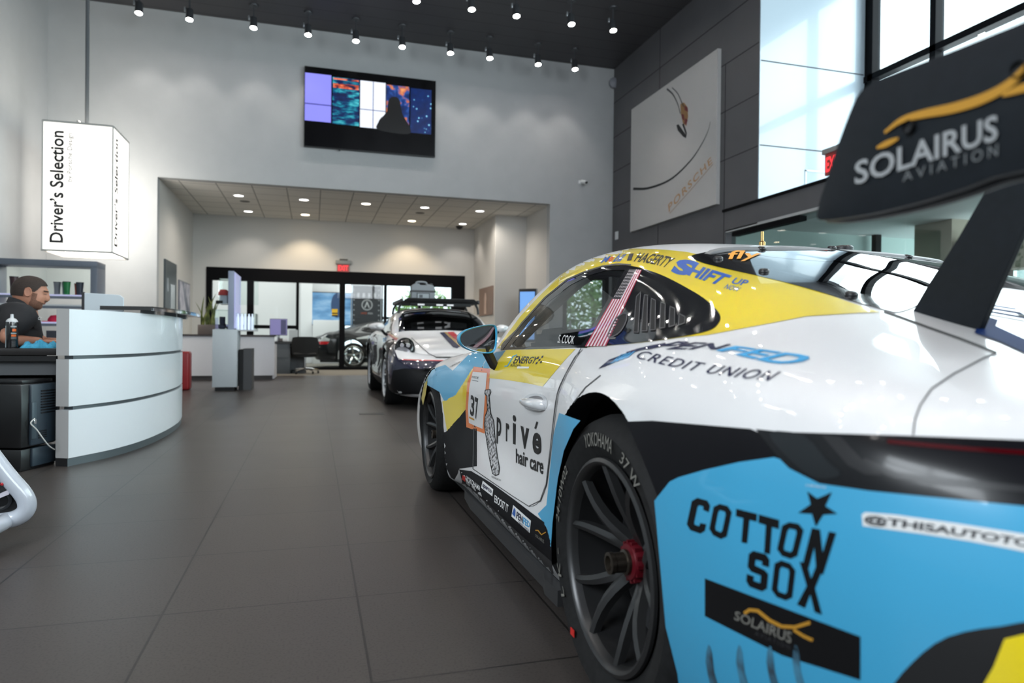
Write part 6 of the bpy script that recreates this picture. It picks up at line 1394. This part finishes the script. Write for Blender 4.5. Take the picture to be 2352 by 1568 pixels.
def head_patch(pb, mt, th0, th1, ph0, ph1, nt, np_, extra=0.0, test=None, closed=False):
    V, F, ok = [], [], []
    for i in range(nt+1):
        for j in range(np_+1):
            th, ph = th0+(th1-th0)*i/nt, ph0+(ph1-ph0)*j/np_; e = extra(th, ph) if callable(extra) else extra
            V.append(HC+HT @ head_point(th, ph, e)); ok.append(test is None or test(th, ph))
    for i in range(nt):
        for j in range(np_):
            a = i*(np_+1)+j; f = [a, a+np_+1, a+np_+2, a+1]
            if all(ok[k] for k in f): F.append(f)
    pb.add(V, F, mt, True)
bp = PB(); head_patch(bp, skin_m, -180, 180, -89, 89, 90, 60)
for sd in (1, -1):       # ears
    e0 = HC+HT @ head_point(98*sd, -2); q = PB().lathe([(.001, .012), (.020, .010), (.030, .014), (.033, .006), (.026, -.006), (.012, -.014)], skin_m, seg=18)
    ax = HT @ Vector((-.35, sd*.94, 0)); R = ax.to_track_quat('Z', 'Y').to_matrix(); bp.add([e0+R @ Vector((p.x*.72, p.y*1.05, p.z)) for p in q.v], q.f, skin_m, True)
SR = NB+PS*.20+Vector((-.01, 0, -.06)); SL = NB-PS*.20+Vector((-.01, 0, -.06))
ER = atY(8, 786, YP-.30)+Vector((0, 0, .0)); WR = atY(100, 778, 4.02); ER.z = max(ER.z, DZ_+.055); WR.z = DZ_+.042
EL = ER-PS*.46+Vector((0, 0, .02)); WL = WR-PS*.16+Vector((.02, 0, .012))
KR, KL = PV+PF*.44+PS*.02+UPV*.03, PV+PF*.44-PS*.22+UPV*.03
FR, FL = Vector((KR.x, KR.y, .09)), Vector((KL.x, KL.y, .09))
vs = [PV, BL, CH, NB+Vector((0, 0, -.05)), NB+(HC-NB)*.45, HC+Vector((-.02, 0, -.02)), SR, ER, WR, SL, EL, WL, PV+PS*.12, KR, FR, FR+PF*.16+UPV*-.045, PV-PS*.12, KL, FL, FL+PF*.16+UPV*-.045]
es = [(0,1),(1,2),(2,3),(3,4),(4,5),(3,6),(6,7),(7,8),(3,9),(9,10),(10,11),(0,12),(12,13),(13,14),(14,15),(0,16),(16,17),(17,18),(18,19)]
rs = [.15,.165,.15,.06,.066,.06,.055,.047,.031,.055,.047,.031,.10,.075,.05,.045,.10,.075,.05,.045]
V, F = skin(vs, es, rs); bp.add(V, F, skin_m, True)
def hand(w, d, sd):
    """five bent fingers and a thumb from the wrist, palm down, fingertips curling on to the desk"""
    d = d.normalized(); s_ = Vector((d.y, -d.x, 0))*sd; P_ = [w, w+d*.045, w+d*.09]
    V, F = skin(*chain([w-d*.02, w+d*.03, w+d*.085], [(.028, .022), (.036, .018), (.038, .016)])); bp.add(V, F, skin_m, True)
    for k, (o, ln) in enumerate(((-.030, .062), (-.010, .076), (.010, .080), (.030, .070))):
        b = w+d*.088+s_*o; V, F = skin(*chain([b-d*.02, b, b+d*ln*.42+UPV*.010, b+d*ln*.78-UPV*.006, b+d*ln*.92-UPV*.020], [.010, .0098, .0092, .0085, .0072])); bp.add(V, F, skin_m, True)
    b = w+d*.025-s_*.028; V, F = skin(*chain([b+s_*.015, b, b+d*.028-s_*.018-UPV*.004, b+d*.055-s_*.016-UPV*.010], [.012, .0115, .010, .0085])); bp.add(V, F, skin_m, True)
hand(WR, Vector((.97, .12, 0)), 1); hand(WL, Vector((.97, .22, 0)), -1)
person = obj('body', bp, man)
tag(person, 'face and forearms')
hp = PB()
def hairline(th, ph):
    a = abs(th)
    if a < 52: return ph > 40-.10*a+0
    if a < 74: return ph > 34-1.35*(a-52)
    if a < 112: return ph > 4+.0*a if a < 88 else ph > 14
    return ph > -24
head_patch(hp, hair_m, -180, 180, -40, 89, 120, 70, lambda th, ph: .007+.004*math.exp(-((ph-55)/30)**2), hairline); obj('hair', hp, man)
hp = PB()
head_patch(hp, beard_m, -84, 84, -78, 0, 70, 44, .0022, lambda th, ph: (abs(th) > 62 and ph > -60 and abs(th) < 82) or (ph < -38 and ph > -76) or (abs(th) < 18 and -27 < ph < -17) or (18 <= abs(th) <= 62 and ph < -26-.1*(62-abs(th)) and ph > -76)); obj('beard', hp, man)
hp = PB()
for sd in (1, -1):
    head_patch(hp, hair_m, 10*sd, 40*sd, 15.5, 19.5, 8, 2, .0035); head_patch(hp, mat('eyelid_line', (0.06, 0.03, 0.025), 0.7), 14*sd, 34*sd, 4.5, 6.5, 8, 2, .0028)
head_patch(hp, mat('lips', srgb(160, 100, 92), 0.5), -14, 14, -31.5, -27, 10, 3, .0018); obj('facial_features', hp, man)
cp = PB()
SM, SN = SR+(ER-SR)*.86, SL+(EL-SL)*.86
V, F = skin([PV, BL, CH, NB+Vector((-.012, 0, -.065)), SR, SM, SL, SN], [(0,1),(1,2),(2,3),(3,4),(4,5),(3,6),(6,7)], [.185,.20,.195,.125,.115,.08,.115,.08]); cp.add(V, F, shirt_m, True)
obj('polo_shirt', cp, man)
q = PB(); cc = NB+Vector((.004, 0, .012)); n = 28
rows = []
for k, (rr, hh) in enumerate(((.088, -.035), (.080, .0), (.077, .035), (.083, .030), (.092, -.005))):
    rows.append([cc+PF*(math.cos(a)*rr*1.02+hh*.12)+PS*(math.sin(a)*rr)+UPV*(hh-.028*math.cos(a)) for a in np.linspace(.25, 2*PI-.25, n)])
q.add([p for r in rows for p in r], [[i*n+k, i*n+k+1, (i+1)*n+k+1, (i+1)*n+k] for i in range(len(rows)-1) for k in range(n-1)], shirt_m, True); obj('collar', q, man)
q = PB(); c = atY(92, 731, YP-.15); em = [c+PF*.012*math.cos(a)+UPV*.009*math.sin(a)-PS*-.004 for a in np.linspace(.2, 5.2, 14)]; q.tube(em, .0022, ink_white, 5); obj('chest_emblem', q, man)
V, F = skin([PV+UPV*.0, PV+PS*.13, KR, FR, PV-PS*.13, KL, FL], [(0,1),(1,2),(2,3),(0,4),(4,5),(5,6)], [.16,.115,.085,.062,.115,.085,.062]); obj('trousers', PB().add(V, F, trouser_m, True), man)
for fp in (FR, FL): obj('shoe', PB().box(fp+Vector((-.05, -.05, -.09)), fp+Vector((.05, .05, .0)), black_m, .02).box(fp+PF*.10+Vector((-.07, -.05, -.09)), fp+PF*.10+Vector((.08, .05, -.03)), black_m, .025), man)
stl = thing('task_chair', 'dark task chair under the seated person', 'chair', (PV.x, PV.y, 0)); obj('seat', PB().box((PV.x-.24, PV.y-.10, .27), (PV.x+.22, PV.y+.27, PV.z-.16), black_m, .02), stl); obj('column', PB().tube([(PV.x, PV.y, .06), (PV.x, PV.y, .28)], .03, alu_m, 10), stl)
q = PB()
for k in range(5): an = 2*PI*k/5; q.tube([(PV.x, PV.y, .07), (PV.x+.26*math.cos(an), PV.y+.26*math.sin(an), .03)], .018, alu_m, 8)
obj('star_base', q, stl)
# ------------------------------------------------------------------ white and navy rally car facing the camera
DXc, DYr = .25, 10.11
dk = lambda p: Vector((DXc-p.x, DYr-p.y, p.z*1.02+.065))
AR2 = [(0, .34, .395), (2.459, .335, .385)]
B2 = Body(8, 7, dk, AR2); S2 = B2.surf
rally = thing('rally_car', 'white and navy rally car with a black roof rack, facing the camera', 'car', (DXc, 8.9, 0))
navy_p = mat('paint_navy', srgb(10, 14, 48), 0.25, coat=1.0); blk_p = mat('paint_black', (0.005, 0.005, 0.006), 0.5, spec=0.2); red_p = mat('stripe_red', srgb(196, 28, 38), 0.3, coat=0.8); gold_p = mat('stripe_gold', srgb(190, 150, 80), 0.3, coat=0.6)
def d2(poly): return [(DXc-x, DYr-y) for x, y in poly]
p = PB()
WSo = [(-.64,1.74),(-.40,1.80),(0,1.825),(.40,1.80),(.64,1.74),(.60,1.40),(.50,1.22),(0,1.17),(-.50,1.22),(-.60,1.40)]
WSd = d2(WSo)
B2.shell(p, paint_w, lip_black, (lambda cw, c, n: cw.z > .9 and inside((c.x*1.05, 1.5+(c.y-1.5)*1.1), WSo),))
e1, e2, e3 = .004, .007, .010
S2.patch(p, navy_p, [(838,738),(862,742),(884,752),(900,764),(914,779),(905,800),(914,822),(928,827),(985,829),(1040,829),(1100,835),(1160,840),(1160,960),(836,960)], e1, res=9)
sk2 = lambda q: B2.arch_dist(Vector((DXc-q.x, DYr-q.y, (q.z-.065)/1.02))) < 0
S2.patch(p, navy_p, [(6.95,.2),(6.95,.60),(7.2,.715),(7.6,.80),(8.2,.868),(8.8,.90),(9.5,.925),(10.2,.94),(10.7,.90),(11.1,.84),(11.1,.2)], e1, mode='left', res=.05, skip=sk2)
S2.patch(p, blk_p, [(6.95,.2),(6.95,.30),(11.1,.34),(11.1,.2)], e2, mode='left', res=.05, skip=sk2)
for a_ in ((7.651, .405), (10.11, .41)): S2.patch(p, blk_p, [(a_[0]+.45*math.cos(t), a_[1]+.45*math.sin(t)) for t in np.linspace(-.5, PI+.5, 26)], e2, mode='left', res=.04, skip=sk2)
S2.patch(p, blk_p, [(904,850),(930,846),(1000,850),(1060,850),(1140,856),(1140,960),(880,960),(888,905),(898,880)], e2, res=9)
S2.patch(p, blk_p, d2([(-.60,1.10),(.60,1.10),(.63,.60),(.55,.1),(-.55,.1),(-.63,.60)]), e1, mode='top', res=.06)
S2.patch(p, ink_navy, [(1010,764),(1020,763),(1056,796),(1050,800),(1040,797)], e1, res=6); S2.patch(p, gold_p, [(1020,763),(1026,763),(1060,795),(1056,796)], e1, res=6); S2.patch(p, red_p, [(1027,763),(1042,762),(1070,790),(1062,794)], e1, res=6)
S2.patch(p, red_p, [(889,768),(893,767),(914,779),(910,783)], e2, res=5); S2.patch(p, gold_p, [(893,767),(898,767),(916,778),(913,780)], e2, res=5)
S2.line(p, red_p, [(924,826),(970,828),(1030,829),(1090,833)], 2, e2, res=6)
S2.line(p, seam_m, [(945,776),(965,795),(985,812),(1001,820),(1040,822)], 1.6, e1, res=6); S2.line(p, ink, [(1001,821),(1044,821)], 2.2, e2, res=6)
obj('body', p, rally)
g = PB(); S2.patch(g, smoke, WSd, .002, mode='top', res=.05); obj('windscreen', g, rally)
g = PB(); S2.patch(g, gloss_black, d2([(-.66,1.76),(-.40,1.82),(0,1.845),(.40,1.82),(.66,1.76),(.62,1.40),(.51,1.20),(0,1.15),(-.51,1.20),(-.62,1.40)]), e1, mode='top', res=.05, hole=d2([(-.60,1.71),(-.40,1.765),(0,1.79),(.40,1.765),(.60,1.71),(.56,1.42),(.46,1.25),(0,1.20),(-.46,1.25),(-.56,1.42)])); obj('windscreen_border', g, rally)
for sg in (-1, 1):
    g = PB(); poly = [(1.62,.86),(1.35,1.04),(1.0,1.15),(.6,1.14),(.2,1.03),(-.1,.93),(.3,.89),(1.0,.875)]
    q = PB(); S2.patch(q, gloss_black, [(DYr-a, b*1.02+.065) for a, b in poly], e1, mode='left', res=.08)
    if sg == 1: g.mirror(q, DXc)
    else: g = q
    obj('side_window', g, rally)
# headlamps: round bowl rims with lens
for sg in (-1, 1):
    hh = S2.hit((930, 800), 'cam')[0]; g = PB(); nrm = Vector((-.22, -.84, .42)).normalized(); c = hh+nrm*.028
    if sg == 1: c.x = 2*DXc-c.x; nrm.x = -nrm.x
    R = nrm.to_track_quat('Z', 'Y').to_matrix()
    q = PB().lathe([(.124, -.08), (.126, .0), (.117, .010), (.106, .004)], blk_p, seg=36); q.lathe([(.104, .004), (.095, -.02), (.05, -.05), (.001, -.055)], mat('lamp_bowl', (0.02, 0.02, 0.024), 0.15, 0.6), seg=36)
    for k in range(4):
        a = PI/4+PI/2*k; q.lathe([(.024, -.03), (.022, -.015), (.001, -.012)], mat('lamp_led', srgb(210, 215, 225), 0.15, emis=(1, 1, 1), estr=.25), (.055*math.cos(a), .055*math.sin(a), 0), seg=14)
    S_ = Matrix.Diagonal((1.0, 1.12, 1.0))
    g.v = [c+R @ (S_ @ p_) for p_ in q.v]; g.n = q.n; g.f, g.m, g.mats, g.smooth = q.f, q.m, q.mats, q.smooth
    h = obj('headlamp', g, rally)
    ln_ = PB(); q = PB().lathe([(.110, .006), (.09, .022), (.05, .034), (.001, .038)], lamp_g, seg=32); ln_.add([c+R @ (S_ @ p_) for p_ in q.v], q.f, lamp_g, True); obj('lens', ln_, h)
for (ay, az, R), rt in zip(AR2, (.35, .345)):
    for sg in (-1, 1):
        wr = bpy.data.objects.new('wheel', None); COL.objects.link(wr); wr.parent = rally; MW[wr.name] = world_of(rally)
        wheel(wr, (DXc+sg*.80, DYr-ay, rt-.003), rt, .245, .135, sg, rubber, mat('rim_white', srgb(214, 216, 220), 0.35, coat=0.4), 5, False, None, True)
for sg in (-1, 1):
    c = Vector((DXc+sg*.955, DYr-1.52, 1.035)); q = PB(); n = 20; rows = []
    for s_, y in ((.9, .05), (1.0, .03), (1.02, 0), (.85, -.05), (.4, -.085), (.05, -.09)): rows.append([c+Vector((sg*.115*math.cos(a)*s_, y+.02*math.cos(a), .058*math.sin(a)*s_*(1-.2*math.cos(a)))) for a in np.linspace(0, 2*PI, n+1)[:-1]])
    q.add([p_ for r in rows for p_ in r], [[i*n+k, i*n+(k+1) % n, (i+1)*n+(k+1) % n, (i+1)*n+k] for i in range(len(rows)-1) for k in range(n)]+[list(range(n))], paint_w, True)
    h = obj('door_mirror', q, rally); obj('mirror_foot', PB().tube([c+Vector((-sg*.06, 0, -.03)), c+Vector((-sg*.12, 0, -.10)), c+Vector((-sg*.17, -.01, -.13))], .02, blk_p, 8), h)
q = PB()
for z in (.34, .42, .50): q.box((DXc-.55, DYr-3.44, z), (DXc+.55, DYr-3.36, z+.015), blk_p)
obj('grille', q, rally); obj('front_skid', PB().box((DXc-.6, DYr-3.45, .165), (DXc+.6, DYr-3.2, .21), mat('skid_grey', srgb(60, 62, 66), 0.4, 0.5), .02), rally); obj('floor_pan', PB().box((DXc-.82, DYr-3.1, .17), (DXc+.82, DYr+.85, .20), matte_black), rally)
# roof rack
rk = thing('roof_rack', 'black roof rack basket on the white rally car', 'roof rack', (DXc, DYr-1.0, 1.33)); rm = mat('rack_black', (0.02, 0.02, 0.021), 0.5)
yf_, yb_ = DYr-1.45, DYr-.35
obj('tray', PB().prism([(DXc-.60,yf_,1.40),(DXc-.56,yf_-.05,1.425),(DXc-.50,yf_-.06,1.47),(DXc+.50,yf_-.06,1.47),(DXc+.56,yf_-.05,1.425),(DXc+.60,yf_,1.40)], (0, .10, 0), rm, bevel=.008).box((DXc-.60, yf_, 1.40), (DXc-.56, yb_, 1.455), rm, .008).box((DXc+.56, yf_, 1.40), (DXc+.60, yb_, 1.455), rm, .008).box((DXc-.6, yb_-.05, 1.40), (DXc+.6, yb_, 1.455), rm, .008), rk)
q = PB()
for k in range(6): q.box((DXc-.57, yf_+.12+.17*k, 1.405), (DXc+.57, yf_+.16+.17*k, 1.425), rm)
obj('slat', q, rk)
lb_ = obj('light_bar', PB().box((DXc-.46, yf_-.02, 1.355), (DXc+.46, yf_+.05, 1.402), matte_black, .006), rk)
for x in (-.30, -.02, .14): obj('lamp', PB().box((DXc+x-.05, yf_-.026, 1.362), (DXc+x+.05, yf_-.018, 1.385), mat('bar_lamp_glint', srgb(180, 182, 186), 0.2, emis=(1, 1, 1), estr=.35)), lb_)  # pods on the bar; their faint glow stands for white reflections
for sg in (-1, 1):
    for y in (yf_+.12, yb_-.2): obj('foot', PB().tube([(DXc+sg*.56, y, 1.41), (DXc+sg*.60, y+.02, 1.34), (DXc+sg*.615, y+.02, 1.245)], .018, rm, 8), rk)
# jerrycan on the rack
jx = atY(971, 660, yf_+.12).x; jc = thing('jerrycan', 'grey jerrycan with a handle strapped upright on the black roof rack', 'jerrycan', (jx, yf_+.14, 1.425)); jm = mat('jerry_grey', srgb(128, 132, 136), 0.5)
y0_ = yf_+.06
prof = [(-.17,.0),(.17,.0),(.175,.06),(.175,.21),(.15,.245),(.06,.265),(.05,.245),(-.05,.245),(-.06,.265),(-.13,.265),(-.175,.23),(-.175,.06)]
obj('can', PB().prism([(jx+a, y0_, 1.426+b) for a, b in prof], (0, .16, 0), jm, bevel=.008), jc)
obj('handle', PB().tube(catmull([(jx-.10, y0_+.08, 1.426+.25), (jx-.08, y0_+.08, 1.426+.292), (jx+.04, y0_+.08, 1.426+.292), (jx+.07, y0_+.08, 1.426+.25)], 4), .016, jm, 10), jc)
obj('cap', PB().lathe([(.03, 0), (.03, .03), (.001, .035)], black_m, (jx+.125, y0_+.08, 1.426+.245), seg=14), jc)
obj('strap', PB().box((jx-.182, y0_-.004, 1.426+.135), (jx+.182, y0_+.165, 1.426+.165), black_m), jc)
q = PB().box((jx-.10, y0_-.006, 1.426+.03), (jx+.10, y0_+.0, 1.426+.125), mat('label_dark', srgb(70, 74, 78), 0.4)); q.box((jx-.085, y0_-.008, 1.426+.042), (jx+.085, y0_-.005, 1.426+.113), mat('label_light', srgb(150, 156, 160), 0.4)); q.box((jx-.06, y0_-.010, 1.426+.055), (jx-.01, y0_-.007, 1.426+.10), mat('label_dark')); obj('label', q, jc)
cx_ = atY(1046, 676, yf_+.5).x
q = PB()
for k in range(5): q.tube([(cx_+(.13-.012*k)*math.cos(a), yf_+.55+(.10-.008*k)*math.sin(a), 1.442+.022*(k % 3)) for a in np.linspace(0, 2*PI, 20)[:-1]], .014, mat('rope_white', srgb(214, 214, 216), 0.8), 6, True)
one('coiled_rope', q, 'white coiled rope on the black roof rack beside the jerrycan', 'rope')
# ------------------------------------------------------------------ dark sedan behind the storefront
wx = atY(812, 822, 18.15).x; SYc = 19.05
sd = lambda p: Vector((wx+p.y*1.10, SYc-p.x*1.0, p.z*1.07+.02))
ST3 = [[(w_, y_ if y_ > -.3 else y_*.92, z_+(.06 if (i in (3, 4, 5, 6) and k in (4, 5, 6, 7)) else 0)) for k, (w_, y_, z_) in enumerate(s_)] for i, s_ in enumerate(ST)]
B3 = Body(6, 6, sd, [(0, .34, .385), (2.459, .34, .385)], ST3); S3 = B3.surf
sedan = thing('black_sedan', 'dark grey sports sedan parked in the lounge behind the storefront glass', 'car', (wx+1.2, SYc, 0))
p = PB(); B3.shell(p, mat('paint_charcoal', srgb(24, 25, 28), 0.35, spec=0.25), lip_black); obj('body', p, sedan)
p = PB(); S3.patch(p, mat('tail_red', srgb(170, 20, 26), 0.2, coat=1.0, emis=srgb(170, 20, 26), estr=.35), [(732,784),(745,783),(757,785),(752,790),(735,791)], .004, res=5); S3.patch(p, mat('highlight_and_trim_pale', srgb(225, 225, 228), 0.2, coat=1.0), [(731,780),(738,774),(752,768),(748,775),(758,778),(757,783),(732,784)], .004, res=5); obj('tail_lamp', p, sedan)  # pale patch is a reflection on the shoulder painted in; red is the lamp
p = PB(); S3.patch(p, gloss_black, [(815,764),(830,752),(850,743),(880,738),(930,738),(930,762),(860,766)], .004, res=8); obj('side_window', p, sedan)
p = PB(); S3.patch(p, mat('highlight_and_trim_pale'), [(818,776),(848,770),(858,771),(850,777),(820,779)], .004, res=5); tag(obj('door_trim', p, sedan), 'pale trim strip')
wr_ = mat('rim_silver', (0.75, 0.75, 0.77), 0.2, 0.9)
for ay in (0, 2.459*1.10):
    wr = bpy.data.objects.new('wheel', None); COL.objects.link(wr); wr.parent = sedan; MW[wr.name] = world_of(sedan)
    wheel(wr, (wx+ay, SYc-.82, .355), .355, .265, .13, 'y-', rubber, wr_, 5, False, None, True, False)
obj('floor_pan', PB().box((wx-.9, SYc-.8, .16), (wx+3.4, SYc+.8, .2), matte_black), sedan)
